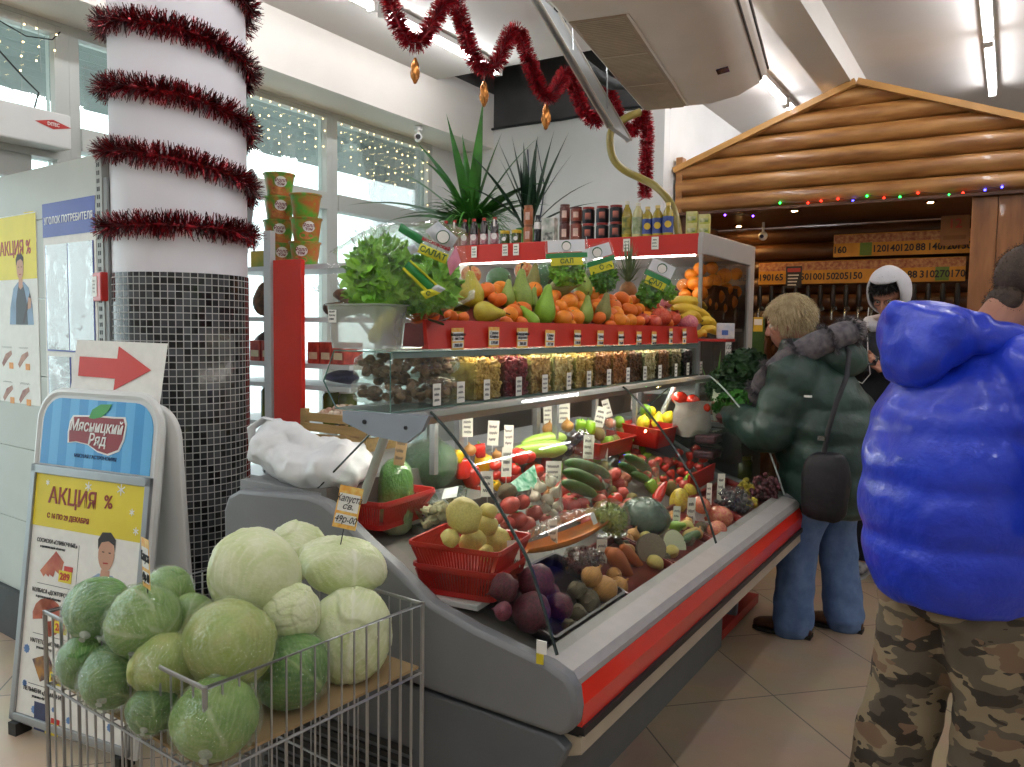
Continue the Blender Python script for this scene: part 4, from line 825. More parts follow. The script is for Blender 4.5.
# peppers
for kind, u, v, w, lab, lean in [('red_pepper', 461.5, 468, 19, 'red bell pepper behind the wrapped green cabbage', 0.2), ('red_pepper', 471, 476, 19, 'red bell pepper in front, touching the yellow one', -0.3), ('red_pepper', 476, 493, 15, 'small red bell pepper low beside the mushroom pack', 0.9), ('yellow_pepper', 483, 463, 17, 'yellow bell pepper standing beside the red ones', -0.25), ('yellow_pepper', 458, 456, 12, 'yellow bell pepper showing behind the red peppers', 0.3),
                           ('yellow_pepper', 496, 485, 10, 'yellow bell pepper end low by the tomatoes', 0.8), ('red_pepper', 480, 450, 13, 'red bell pepper behind the onion at the back', 0.1)]:
    veg(kind, u, v, w, -1.56, lab, (0.15, lean, rnd(0, 6)))
for i, (kind, u, v, w, lab) in enumerate([('green_pepper', 580, 425, 11, 'green bell pepper at the back by the onion'), ('green_pepper', 589, 427, 13, 'bright green bell pepper under the slanting card'), ('green_pepper', 608, 443, 13, 'bright green bell pepper in a clear bag in front'), ('green_pepper', 596, 458, 12, 'green bell pepper low behind the cucumbers')]):
    veg(kind, u, v, w, -1.54, lab, (0.3, rnd(-.5, .5), rnd(0, 6)))
for u, v, w, lab in [(470, 450, 13, 'Small golden onion on the red peppers under a white card'), (497, 455, 10, 'Small onion behind the yellow pepper under a card'), (549, 429, 14, 'Small golden onion on the marrows with a card in it'), (567.4, 426, 13, 'Small golden onion beside the marrows under a white card')]:
    veg('onion', u, v, w, -1.58, lab, (rnd(-.3, .3), rnd(-.3, .3), 0))
# tomatoes
for i, (u, v, w) in enumerate([(495.4, 465, 12), (496, 475, 11), (514, 469, 14), (519.5, 456, 19), (529, 457, 14), (536.5, 471, 16), (505, 478, 12)]):
    veg('tomato', u, v, w, -1.50, '%s red tomato of the back heap below the marrows, counted from the peppers' % ORD[i], group='red tomatoes at the back')
for i, (u, v, w) in enumerate([(496, 518, 15), (508, 524, 16), (510, 505, 20), (517, 520, 20), (521.5, 502, 18), (526, 525, 19), (535, 513, 18), (546, 520, 14), (562, 487, 13), (566, 517, 16), (572.6, 505, 17), (578, 515, 15), (582, 504, 15), (596, 480, 13), (614, 474, 15), (617, 484, 16), (622, 493, 14)]):
    veg('pink_tomato', u, v, w, -1.34, '%s pinkish tomato of the front heap, counted from the potatoes' % ORD[i], group='pinkish tomatoes in front')
# marrows, cucumbers
along(523, 444, 565, 438, -1.56, 'marrow', 14, 'Upper pale green marrow under the onion with a card')
along(514, 452, 565, 449, -1.54, 'marrow', 17, 'Lower pale green marrow above the tomatoes')
along(566, 463, 609, 477, -1.36, 'cucumber', 14, 'Top bagged cucumber behind the two others')
along(564, 472, 604, 489, -1.34, 'cucumber', 14, 'Middle bagged cucumber of the three long ones')
along(562, 483, 596, 496, -1.32, 'cucumber', 12, 'Lowest bagged cucumber beside the pink tomatoes')
along(625, 456, 651, 473, -1.34, 'cucumber', 10, 'Top cucumber sticking out of the small clear bag')
along(619, 464, 640, 478, -1.33, 'cucumber', 9, 'Left cucumber in the small clear bag')
along(631, 474, 652, 484, -1.31, 'cucumber', 9, 'Lower cucumber deep in the small clear bag')
def loose_bag(u, v, wp, hp, X, label, depth_m=0.12, seed=1, open_top=True, name='plastic_bag', mat=None):
    c = vp(u, v, X); D = depth(c); w, h = wp*D/800, hp*D/800; random.seed(seed)
    prof = [(0.15, 0), (0.75, 0.05), (1.0, 0.3), (1.0, 0.6), (0.92, 0.85), (1.0, 1.0)] if open_top else [(0.15, 0), (0.75, 0.06), (1.0, 0.35), (0.92, 0.65), (0.55, 0.88), (0.12, 1.0)]
    rings = [[wob(Vector((w*.5*f*math.cos(q), depth_m*.5*f*math.sin(q), h*(z-.5))), 18, 0.012, seed) for q in [2*PI*k/30 for k in range(30)]] for f, z in prof]
    return tag(MB().loft(rings, cap=False).build(name, mat or bagfilm, None, loc=c, rz=YAW), label, 'bag')
loose_bag(587, 480, 54, 44, -1.33, 'Clear plastic bag around the three long cucumbers', 0.12, 3)
loose_bag(640, 478, 40, 36, -1.31, 'Small open clear bag holding the short cucumbers', 0.10, 4)
loose_bag(606, 442, 22, 44, -1.53, 'Clear bag around the front green pepper', 0.10, 5)
# garlic and its bag
for i, (u, v, w) in enumerate([(540, 487, 13), (551, 481, 12), (556, 492, 13), (548, 499, 13), (558, 506, 12), (552, 514, 12), (545, 508, 11), (556, 520, 11), (535, 496, 12), (541, 528, 11)]):
    veg('garlic', u, v, w, -1.31, '%s white garlic head inside the long clear bag, from its top' % ORD[i], group='garlic heads in the long bag')
loose_bag(544, 505, 36, 62, -1.30, 'Long clear bag of white garlic heads beside the pink tomatoes', 0.10, 6)
gw = MB(); a, b, c_ = at(505, 487, x=-1.36), at(534, 465, x=-1.38), at(538, 480, x=-1.34); gw.add([a, b, c_, a+Vector((.02, 0, -.02)), c_+Vector((.02, 0, -.02))], [(0, 1, 2), (0, 2, 4, 3)]); tag(gw.build('net_wrapper', M('green_net_print', '#1f8f60', 0.5, 0.5, 40, c2='#bfe0cc'), None, smooth=False, solid=.004), 'Green and white net wrapper lying on the tomatoes', 'wrapper')
veg('root', 508, 492, 20, -1.36, 'brownish round root lying above the pink tomatoes')
# aubergines in film
veg('aubergine', 576, 438, 16, -1.56, 'dark glossy aubergine behind the marrows', (1.3, 0, 1.0)); veg('aubergine', 569, 449, 14, -1.54, 'smaller dark aubergine end beside the lower marrow', (1.3, 0, 0.6))
loose_bag(574, 441, 40, 34, -1.55, 'Shiny clear film around the dark aubergines', 0.12, 7, False, 'film_wrap')
# kiwis, plums, limes, lemons
for u, v, w, lab in [(622, 432, 15, 'brown kiwi at the back of the red tray'), (627, 443, 15, 'brown kiwi at the front of the red tray'), (615, 442, 13, 'kiwi at the tray corner beside the bagged green pepper'), (599, 434, 12, 'pinkish-brown kiwi between the green peppers')]:
    veg('kiwi', u, v, w, -1.55, lab)
for u, v, w, lab in [(637, 437, 13, 'dusky purple plum beside the kiwis'), (632, 428, 11, 'dusky purple plum behind the kiwis'), (643, 443, 12, 'purple plum at the red tray end under the lemons')]:
    o = put('plum', MB().ball((0, 0, 0), (1, .95, 1.1), 16, 12).mesh('plum', M('plum_skin', '#6a5a66', 0.5, 0.2, 6)) if 'plum' not in bpy.data.meshes else bpy.data.meshes['plum'], vp(u, v, -1.55), w*0.0024, lab[0].upper()+lab[1:], 'plum', None, rr())
veg('lime', 619, 422, 12, -1.56, 'bright yellow-green lime behind the kiwis'); veg('lime', 646, 411, 13, -1.52, 'dark green lime on top of the lemons'); veg('apple', 610, 423, 11, -1.57, 'pinkish apple beside the bright lime')
for i, (u, v, w) in enumerate([(643, 423, 14), (651, 411, 10), (656, 436, 13), (657.6, 423, 19), (668, 418, 13), (669, 434, 12)]):
    veg('lemon', u, v, w, -1.50, '%s lemon of the yellow heap behind the middle glass joint' % ORD[i], group='lemons')
plain_tray((-1.56, 3.46), (-1.36, 3.70), bedz(-1.46)+.09, 0.09, 'Red tray holding the lemon heap', None, 0, 0.1)
# paper bag with persimmons, clear boxes, jar at the far end
pb = loose_bag(692, 419, 38, 36, -1.40, 'Crumpled pale paper bag below the red-orange persimmons', 0.13, 9, True, 'paper_bag', M('crumpled_paper', '#8f8a82', 0.7, 0.15, 9, 0.5, 20))
for u, v, w, lab in [(679.5, 398, 14, 'Red-orange persimmon nearest the metal rail'), (693.4, 401, 13, 'Red-orange persimmon standing up in the paper bag'), (704, 407, 11, 'Red-orange persimmon at the far side of the paper bag')]:
    put('persimmon', bpy.data.meshes['tomato'], vp(u, v, -1.40), w*0.0027, lab, 'persimmon', None, rr(), PARTS['tomato'])
berry = M('dark_berries', '#4a2430', 0.4, 0.4, 60, 0.5, 80)
for (u, v), lab in zip([(709, 437), (707, 452)], ['Upper clear punnet of dark berries at the far end', 'Lower clear punnet of dark berries under the other']):
    c = vp(u, v, -1.30); t = thing('berry_punnet', lab, 'punnet', c, 0)
    MB().b2((-0.05, -0.06, -0.025), (0.05, 0.06, 0.012)).build('berries', berry, t, smooth=False, bev=.008)
    m = MB(); m.loft([rect_ring(.052, .065, -.03), rect_ring(.06, .072, .018), rect_ring(.064, .076, .02), rect_ring(.05, .062, .036)], cap=False); m.add(rect_ring(.05, .062, .036), [tuple(range(20))]); m.build('clear_shell', clear_box, t, smooth=False)
jr = thing('gherkin_jar', 'Dark jar of gherkins at the far end behind the glass', 'jar', at(742, 470, x=-1.10)-Vector((0, 0, .06)), 0); MB().lathe([(0.045, 0), (0.05, .01), (.05, .10), (.04, .115)], seg=20).build('glass', M('gherkin_glass', '#4a4a1c', 0.15, 0.3, 20, coat=0.5), jr); MB().lathe([(.042, .115), (.042, .132), (.001, .133)], seg=20).build('lid', M('jar_lid', '#8f8a4a', 0.35, 0.1, 8, metal=.5), jr)
# strawberries
sb = [(653, 464, 10), (659, 461, 9), (655, 472, 10), (679, 453, 9), (690, 456, 10), (703, 459, 10), (679, 465, 9), (690, 465, 10), (681, 472, 10), (699, 467, 10), (665, 468, 10), (671, 474, 10), (663, 479, 9), (673, 462, 9), (709, 455, 9), (688, 475, 9), (647, 476, 10), (696, 449, 9), (672, 484, 10), (661, 487, 10), (680, 481, 9), (655, 481, 9)]
sb.sort(key=lambda s: s[0])
for i, (u, v, w) in enumerate(sb): veg('strawberry', u, v, w, -1.33-0.003*(v-470)*-1, '%s small red strawberry of the heap beyond the middle glass joint, from the cucumbers' % ORD[i], group='strawberries')
lf = tag(MB().loft([[Vector((-.001-.03*math.sin(PI*t), -.05+.1*t, .01*math.sin(4*t))), Vector((0, -.05+.1*t, .012)), Vector((.001+.03*math.sin(PI*t), -.05+.1*t, 0))] for t in [k/8 for k in range(9)]], cap=False).build('green_leaf', M('salad_green', '#5f8a30', .5, .15, 12), None, loc=at(713, 466, x=-1.30)), 'Single green leaf lying at the strawberry heap end', 'leaf'); lf.rotation_euler = (.3, .4, 1)
along(655, 503, 667, 481, -1.22, 'carrot', 11, 'Long red pepper lying beside the strawberries').data = long_me('chilli', rpep_m, 2.3, .2, [.3, .8, 1, 1, .95, .9, .8, .65, .5, .35, .15])
bpy.data.objects[[o.name for o in bpy.data.objects if o.get('label', '').startswith('Long red pepper')][0]].name = 'long_pepper'
# wrapped dark green squash, mango, pear, celeriac halves
c = bed(646, 516, .07); r = 42*depth(c)/1600
put('squash', MB().ball((0, 0, 0), (1.15, 1, 0.85), 24, 14, fn=lambda d: 1+0.04*math.cos(math.atan2(d.y, d.x)*10)).mesh('squash', M('dark_squash_rind', '#173f2b', 0.2, 0.4, 10, c2='#24583c', coat=.5)), c, r, 'Shiny film-wrapped dark green squash in the middle of the case', 'squash', None, (.2, .3, .4), [('film_wrap', MB().ball((0, 0, 0), (1.2, 1.05, .9), 24, 14, fn=lambda d: 1+.03*noise.noise(d*6)).mesh('wrap2', film), (0, 0, 0), 1)])
veg('mango', 679, 501, 22, -1.14, 'yellow-green mango left of the middle glass joint'); veg('mango', 690, 492, 15, -1.16, 'yellowish mango behind the front one')
ME['gpear'] = PEARS['v']; NM['gpear'] = 'pear'; CAT['gpear'] = 'pear'
o = veg('gpear', 676, 527, 18, -1.03, 'green pear lying in front of the mango', (1.2, 0, 1)); 
cel = MB().lathe([(0.02, 0.35), (0.9, 0.34), (1.0, 0.28), (0.95, -0.1), (0.7, -0.5), (0.3, -0.75), (0.02, -0.8)], seg=26).mesh('celeriac', [M('celeriac_rind', '#6f6350', .8, .25, 14)], angle=50)
face = MB().lathe([(0.02, 0.352), (0.94, 0.345)], seg=26).mesh('cut_face', M('celeriac_flesh', '#cdd0a8', .5, .12, 20)); face_b = MB().lathe([(0.02, 0.352), (0.94, 0.345)], seg=26).mesh('cut_face', M('celeriac_dull', '#7a6c56', .7, .1, 10))
def aim(n, roll=0.0): return Vector(n).to_track_quat('Z', 'Y').to_euler()
put('celeriac', cel, at(671, 546, x=-1.0), 32*2.9/1600, 'Halved celeriac with a pale green-white cut face', 'celeriac', None, aim((0.8, -0.35, 0.35)), [('cut_face', face, (0, 0, 0), 1)])
put('celeriac', cel, at(650, 549, x=-1.0), 31*2.7/1600, 'Brownish celeriac half leaning on the pale cut one', 'celeriac', None, aim((0.6, -0.7, 0.3)), [('cut_face', face_b, (0, 0, 0), 1)])
along(683, 541, 703, 533, -0.97, 'cucumber', 9, 'Short dark green cucumber below the white paper at the sill')
t_ = along(684, 536, 702, 527, -0.99, 'carrot', 8, 'Pale yellow root stick lying above the short cucumber'); t_.name = 'parsnip'; t_['category'] = 'parsnip'; pm_ = MB(); t_.data = long_me('parsnip', M('parsnip_skin', '#c2a55c', .5, .1, 9), 2.3, .05, [.5, .95, 1.02, 1, .95, .88, .8, .7, .55, .4, .15])
wp = MB(); c = at(702, 522, x=-1.02); wp.add([(wob(c+RGT*(i/6-.5)*.085+UPC*(j/6-.5)*.10+FWD*0.012*math.sin(i*1.3+j), 20, .006)) for j in range(7) for i in range(7)], [(j*7+i, j*7+i+1, (j+1)*7+i+1, (j+1)*7+i) for j in range(6) for i in range(6)]); tag(wp.build('paper_sheet', paper, None, solid=.001), 'White speckled paper sheet between the parsnip and the apples', 'paper')
for u, v, w, lab in [(701, 505, 19, 'Pink apple behind the tall card'), (720, 517, 25, 'Largest pink-red apple beside the grape bag'), (717, 530, 19, 'Yellowish-pink apple lowest at the sill'), (709, 516, 16, 'Pink apple half hidden behind the largest one')]:
    veg('apple', u, v, w, -1.02, lab)
# grapes
def grape_bunch(u, v, wp, hp, X, mat, label, n, seed, r=0.011, bag=False):
    random.seed(seed); c = vp(u, v, X); h = hp*depth(c)/1600; c = bed(u, v, h*.8) if c.z < bedz(c.x)+h*.8 else c; D = depth(c); w, h = wp*D/1600, hp*D/1600; m = MB()
    for k in range(n):
        d = Vector((rnd(-1, 1), rnd(-1, 1), rnd(-1, 1)))
        while d.length > 1: d = Vector((rnd(-1, 1), rnd(-1, 1), rnd(-1, 1)))
        q = rt0*d.x*w + UP*d.z*h + fw0*d.y*w*.7
        m.ball(q, r*rnd(.85, 1.1), 9, 6)
    t = thing('grape_bunch', label, 'grapes', c); m.build('grapes', mat, t)
    MB().tube([(0, 0, 0), (0.01, 0, h*.6), (0.02, 0.01, h*1.05)], [.002, .0025, .003], 6).build('stalk', stem_m, t)
    if bag:
        rings = [[wob(rt0*(w*1.15*f*math.cos(q))+fw0*(w*.85*f*math.sin(q))+UP*(h*1.15*z), 18, .012, 2) for q in [2*PI*k/26 for k in range(26)]] for f, z in [(.2, -1), (.85, -.8), (1.05, -.1), (.9, .5), (.45, .9), (.1, 1.0)]]
        MB().loft(rings, cap=False).build('clear_bag', bagfilm, t)
    return t
g_dark = M('dark_grape', '#3a3340', 0.35, 0.3, 8, c2='#5a5058'); g_red = M('red_grape', '#5b2a34', 0.4, 0.3, 8, c2='#77424a'); g_yel = M('yellow_grape', '#b7a53a', 0.4, 0.15, 8)
grape_bunch(733, 502, 34, 28, -1.02, g_dark, 'Bagged bunch of dark grapes beside the pink apples', 90, 1, bag=True)
grape_bunch(746, 487, 20, 16, -1.06, g_yel, 'Bunch of yellow grapes between the dark and red ones', 40, 2)
grape_bunch(752, 504, 12, 14, -0.99, g_yel, 'Little bunch of yellow grapes at the sill', 18, 6)
grape_bunch(764, 488, 30, 30, -1.04, g_red, 'Big bunch of dull red grapes at the far end of the case', 90, 3)
# roots at the near front
for u, v, w, lab in [(536, 583, 40, 'Large purple beetroot on top, crossed by the glass edge'), (531, 612, 42, 'Large purple beetroot at the front of the dark tray'), (504, 588, 31, 'Dusky beetroot at the back beside the red basket'), (559, 607, 29, 'Reddish beetroot beyond the glass edge'), (503, 611, 20, 'Small dull beetroot at the near corner of the tray'), (549, 592, 22, 'Beetroot tucked behind the reddish one')]:
    veg('beetroot', u, v, w, -1.04 if v < 600 else -1.0, lab, (rnd(-.8, .8), rnd(1.0, 2.0), rnd(0, 6)), k=0.95)
for u, v, w, lab in [(577, 590, 20, 'Earthy brown root between the beetroots and onions'), (588.5, 601, 23, 'Lumpy earthy root in front of the onions'), (577, 613, 19, 'Lowest earthy root beside the red tray rim'), (568, 625, 14, 'Small earthy root at the beetroot tray corner')]: veg('root', u, v, w, -1.0, lab)
for u, v, w, lab in [(592, 577, 23, 'Brown onion at the back of the front onion group'), (605, 589, 28, 'Largest pale brown onion at the front'), (619, 586, 20, 'Brown onion touching the carrots'), (614, 575, 16, 'Small onion behind the carrot tops')]: veg('onion', u, v, w, -1.0, lab, (rnd(.5, 1.5), rnd(-.5, .5), rnd(0, 6)))
along(612, 552, 633, 582, -1.0, 'carrot', 17, 'Thick carrot pointing towards the sill'); along(622, 547, 648, 576, -1.01, 'carrot', 12, 'Thinner carrot beside the thick one'); along(608, 549, 622, 572, -1.03, 'carrot', 11, 'Carrot mostly hidden under the thick one')
# bagged greens in the middle, orange pack, radish bag
ob = []
a, b = at(522, 548, x=-1.13), at(606, 517, x=-1.13)
t = thing('orange_pack', 'Long curved clear pack with an orange base below the garlic', 'pack', (a+b)/2); d = b-a; n = 12; c0 = (a+b)/2
rings = []
for k in range(n+1):
    s = k/n; q = a+d*s-c0; rad = 0.03*(0.35+0.65*math.sin(PI*min(1, max(0, .1+s*.8))))
    rings.append([q+Vector((rad*1.3*math.cos(w_), 0, rad*math.sin(w_)-.012*math.sin(PI*s))) for w_ in [PI+PI*j/10 for j in range(11)]])
m = MB(); m.add([p for r_ in rings for p in r_], [(j*11+i, j*11+i+1, (j+1)*11+i+1, (j+1)*11+i) for j in range(n) for i in range(10)]); m.build('orange_base', M('orange_pack_base', '#d97f1c', 0.35, 0.15, 6, coat=.2), t)
rings = [[p+Vector((0, 0, 0)) for p in [q2 for q2 in [a+d*(k/n)-c0+Vector((0.05*(0.35+.65*math.sin(PI*min(1, .1+k/n*.8)))*math.cos(w_), 0, 0.06*(.35+.65*math.sin(PI*min(1, .1+k/n*.8)))*math.sin(w_))) for w_ in [PI*j/10 for j in range(11)]]]] for k in range(n+1)]
m = MB(); m.add([p for r_ in rings for p in r_], [(j*11+i, j*11+i+1, (j+1)*11+i+1, (j+1)*11+i) for j in range(n) for i in range(10)]); m.build('clear_top', bagfilm, t)
m = MB(); q = (b-a)*.18; m.quad(q+Vector((.045, -.012, .01)), q+Vector((.045, .018, .012)), q+Vector((.03, .018, .045)), q+Vector((.03, -.012, .043))); m.build('price_sticker', paper, t, smooth=False)
def greens(u, v, wp, hp, X, mat, label, seed, name='bagged_greens', bag=True):
    c = at(u, v, x=X); D = depth(c); w, h = wp*D/800, hp*D/800; t = thing(name, label, 'bagged greens', c)
    m = MB(); frill_mass(m, (0, 0, 0), (w*.42, w*.40, h*.40), 110, w*.10, seed); m.build('leaves', mat, t)
    if bag: MB().loft([[wob(Vector((w*.5*f*math.cos(q), w*.5*f*math.sin(q), h*z)), 16, .01, seed) for q in [2*PI*k/24 for k in range(24)]] for f, z in [(.2, -.5), (.85, -.42), (1, 0), (.8, .35), (.3, .5)]], cap=False).build('clear_bag', bagfilm, t)
    return t
greens(611, 519, 38, 38, -1.12, M('yellowing_leaf', '#a8a83a', .5, .2, 12, c2='#6f8a34'), 'Clear bag of yellow-green leaves beside the wrapped squash', 21)
greens(583, 560, 40, 26, -1.05, M('dark_red_leaf', '#4a2c22', .5, .4, 30, c2='#8a3a3a'), 'Bag of dark reddish herbs behind the onions', 22)
# near end of the case: Chinese cabbage, bagged green cabbage, mushrooms
c = at(396, 496, x=-1.53); D = depth(c); h = 76*D/800; w = 35*D/800
nap = thing('chinese_cabbage', 'Film-wrapped Chinese cabbage standing upright in a red basket', 'cabbage', (c.x, c.y, c.z-h/2))
def napa_fn(d): return 1
NP = [(0.02, 0), (.6, .01), (.86, .08), (.94, .25), (.98, .5), (.95, .72), (.8, .88), (.45, .97), (.05, 1.0)]
m = MB().lathe([(r*w/2, z*h) for r, z in NP], seg=36); warp(m, lambda p: Vector((p.x*(1+.05*math.cos(math.atan2(p.y, p.x)*9+p.z*20)), p.y*(1+.05*math.cos(math.atan2(p.y, p.x)*9+p.z*20)), p.z)))
def napa_mat():
    m_ = bpy.data.materials.new('chinese_cabbage_leaf'); m_.use_nodes = True; N = m_.node_tree.nodes; L = m_.node_tree.links; b_ = N['Principled BSDF']; tc = N.new('ShaderNodeTexCoord')
    sx = N.new('ShaderNodeSeparateXYZ'); L.new(tc.outputs['Generated'], sx.inputs[0]); nz = N.new('ShaderNodeTexNoise'); nz.inputs['Scale'].default_value = 9; L.new(tc.outputs['Generated'], nz.inputs['Vector'])
    ad = N.new('ShaderNodeMath'); ad.operation = 'MULTIPLY_ADD'; ad.inputs[1].default_value = .35; L.new(nz.outputs['Fac'], ad.inputs[0]); L.new(sx.outputs['Z'], ad.inputs[2])
    rp = N.new('ShaderNodeValToRGB'); e = rp.color_ramp.elements; e[0].position = .25; e[0].color = (*lin('#c9d2ac'), 1); e[1].position = .95; e[1].color = (*lin('#4f8a2a'), 1); k = e.new(.6); k.color = (*lin('#7fa84a'), 1)
    L.new(ad.outputs[0], rp.inputs['Fac']); L.new(rp.outputs['Color'], b_.inputs['Base Color']); b_.inputs['Roughness'].default_value = .45
    wv = N.new('ShaderNodeTexNoise'); wv.inputs['Scale'].default_value = 22; L.new(tc.outputs['Generated'], wv.inputs['Vector']); bp = N.new('ShaderNodeBump'); bp.inputs['Strength'].default_value = .5; bp.inputs['Distance'].default_value = .02; L.new(wv.outputs['Fac'], bp.inputs['Height']); L.new(bp.outputs['Normal'], b_.inputs['Normal']); return m_
m.build('leaves', napa_mat(), nap, angle=80)
MB().lathe([(r*w/2*1.07, z*h*1.01) for r, z in NP[1:]], seg=24, cap=False).build('film_wrap', film, nap)
price_card((c.x+.035, c.y-.03, c.z+h*.44), 0.034, 0.085, R(20), 'Brown price tag clipped above the Chinese cabbage', 'kraft', seed=131, tilt=-.1, lean=.1)
cab_film = glassy('cabbage_film', '#fafdf8', 0.07, 0.05, film=0.01, wrinkle=1.0, wscale=14, sheen=.45)
c = at(430, 464, x=-1.62); r = 52*depth(c)/1600
dk_cab = M('dark_cabbage_leaf', '#336328', 0.5, 0.2, 10, 0.4, 30, c2='#1c461c')
put('savoy_cabbage', warp(MB().ball((0, 0, 0), (1.1, 1, .95), 26, 16), lambda p: wob(p, 2.5, .08)).mesh('savoy', dk_cab), c, r, 'Dark green wrapped cabbage behind the Chinese cabbage', 'cabbage', None, (0, 0, 0), [('film_wrap', warp(MB().ball((0, 0, 0), (1.16, 1.06, 1.02), 26, 16), lambda p: wob(p, 3.5, .10, 4)).mesh('wrap3', film), (0, 0, 0), 1)])
MB_ = MB().b2((-.13, -.13, 0), (.13, .13, .10)); tag(MB_.build('produce_box', M('box_grey', '#6f6d68', .6, .1, 6), None, smooth=False, loc=(c.x+.05, c.y, c.z-r-.11)), 'Low grey box under the dark green wrapped cabbage', 'box')
c = at(446, 508, x=-1.42); mp = thing('mushroom_punnet', 'Clear punnet of pale mushrooms beside the Chinese cabbage', 'punnet', (c.x, c.y, c.z-.045), R(25)); mp.rotation_euler = (0.15, -.2, R(30))
m = MB(); random.seed(4)
for k in range(34): m.lathe([(.004, -.011), (.005, -.002), (.014, -.001), (.013, .007), (.006, .012), (.001, .0125)], (rnd(-.055, .055), rnd(-.045, .045), rnd(.015, .06)), 10, Matrix.Rotation(rnd(0, 3), 3, 'X') @ Matrix.Rotation(rnd(0, 3), 3, 'Y'))
o = m.build('mushrooms', M('mushroom_skin', '#bdb08e', .6, .1, 12), mp); o['kind'] = 'stuff'
m = MB(); m.loft([rect_ring(.06, .05, 0), rect_ring(.075, .062, .075), rect_ring(.08, .067, .077), rect_ring(.07, .055, .09)], cap=False); m.add(rect_ring(.07, .055, .09), [tuple(range(20))]); m.add(rect_ring(.06, .05, 0), [tuple(range(20))]); m.build('clear_shell', clear_box, mp, smooth=False)
MB().b2((.01, -.045, .0908), (.055, .045, .0914)).build('label_sticker', M('grey_label', '#c9ccca', .5, .15, 30), mp, smooth=False)
tag(MB().b2((-.09, -.08, 0), (.09, .08, .10)).build('produce_box', MATS['box_grey'], None, smooth=False, loc=(c.x, c.y+.03, c.z-.155)), 'Low grey box under the mushroom punnet', 'box')
# produce lying low in the gaps between the heaps, and back rows of fruit in the tray
def fill_gaps(y0, y1, x0, x1, base, r0, r1, kinds, cats, what, grp, seed, n, dmin):
    random.seed(seed); old = [(o.location.copy(), max(o.scale)) for o in bpy.data.objects if o.parent is None and o.get('category') in cats]; new = []
    for _ in range(4000):
        if len(new) >= n: break
        x, y, r = rnd(x0, x1), rnd(y0, y1), rnd(r0, r1); p = Vector((x, y, base(x)+r*.9))
        if all((p-q).length > (r+s)*dmin for q, s in old) and all((p-q[0]).length > (r+q[1])*.93 for q in new): new.append((p, r, kinds[int(len(new)*7.3) % len(kinds)]))
    new.sort(key=lambda q: q[0].y); cnt = {}
    for p, r, k in new:
        i = cnt[k] = cnt.get(k, -1)+1; nm = NM.get(k, k)
        put(nm, ME[k], p, r, '%s %s %s' % (ORD[min(i, len(ORD)-1)].capitalize(), k.replace('_', ' '), what), CAT.get(k, k), grp % k.replace('_', ' '), rr(), PARTS.get(k, ()))
VC = {'tomato', 'pepper', 'onion', 'potato', 'garlic', 'lemon', 'lime', 'kiwi', 'apple', 'mango', 'cucumber', 'courgette', 'squash', 'celeriac', 'strawberry', 'pear', 'carrot', 'root vegetable', 'cabbage', 'persimmon', 'plum'}
ME['orange'], ME['mandarin'] = ORANGE, MAND
fill_gaps(2.02, 2.85, -1.62, -1.22, bedz, .027, .034, ['tomato', 'pink_tomato', 'onion', 'pink_tomato'], VC, 'lying low between the heaps, from the near case end', 'low %ss in the near half', 11, 34, .72)
fill_gaps(2.85, 3.70, -1.62, -1.20, bedz, .024, .031, ['kiwi', 'apple', 'pink_tomato', 'green_pepper'], VC, 'lying low between the far heaps, from the middle joint', 'low %ss in the far half', 12, 34, .72)
fill_gaps(2.16, 3.0, -1.13, -0.96, bedz, .020, .027, ['onion', 'root', 'potato'], VC, 'low in the front trays, from the beetroots', 'low %ss in the front trays', 14, 22, .75)
fill_gaps(1.98, 4.0, -1.65, -1.47, lambda x: TZ1+TS*(TX1-x)*1.0, .030, .035, ['mandarin', 'orange'], {'orange', 'mandarin', 'pear', 'apple', 'melon', 'fruit'}, 'of the back rows in the red tray, from the lettuce', 'back-row %ss in the red tray', 13, 40, .72)
# ------------------------------------------------------------------ dried mushrooms and nut bins in the glass box
dmush = M('dried_mushroom', '#6b5140', .7, .5, 30, .6, 40, c2='#b0886a')
def dried_bag(c, L, rz, label, seed):
    t = thing('bag_of_dried_mushrooms', label, 'bag', c, rz); random.seed(seed); m = MB()
    for k in range(90):
        x = rnd(-1, 1); a = rnd(0, 2*PI); f = math.sqrt(max(0, 1-x*x*.9))
        m.ball((x*L/2*.92, .062*f*math.cos(a)*rnd(.6, 1), .036*f*math.sin(a)*rnd(.6, 1)), (rnd(.012, .022), rnd(.01, .018), rnd(.005, .009)), 7, 5, Matrix.Rotation(rnd(0, 3), 3, 'X') @ Matrix.Rotation(rnd(0, 3), 3, 'Z'))
    o = m.build('mushroom_slices', dmush, t); o['kind'] = 'stuff'
    rings = [[wob(Vector((L/2*x, .078*f*math.cos(q), .047*f*math.sin(q))), 20, .008, seed) for q in [2*PI*k/20 for k in range(20)]] for x, f in [(-1.05, .15), (-.95, .6), (-.7, .95), (0, 1.05), (.7, .95), (.95, .6), (1.08, .12)]]
    MB().loft(rings, cap=False).build('clear_bag', bagfilm, t); return t
dried_bag((-1.475, 1.80, 1.276), 0.34, R(72), 'Lower clear bag of dried mushrooms in the glass box end', 1)
dried_bag((-1.485, 1.81, 1.342), 0.33, R(75), 'Upper clear bag of dried mushrooms lying on the other', 2)
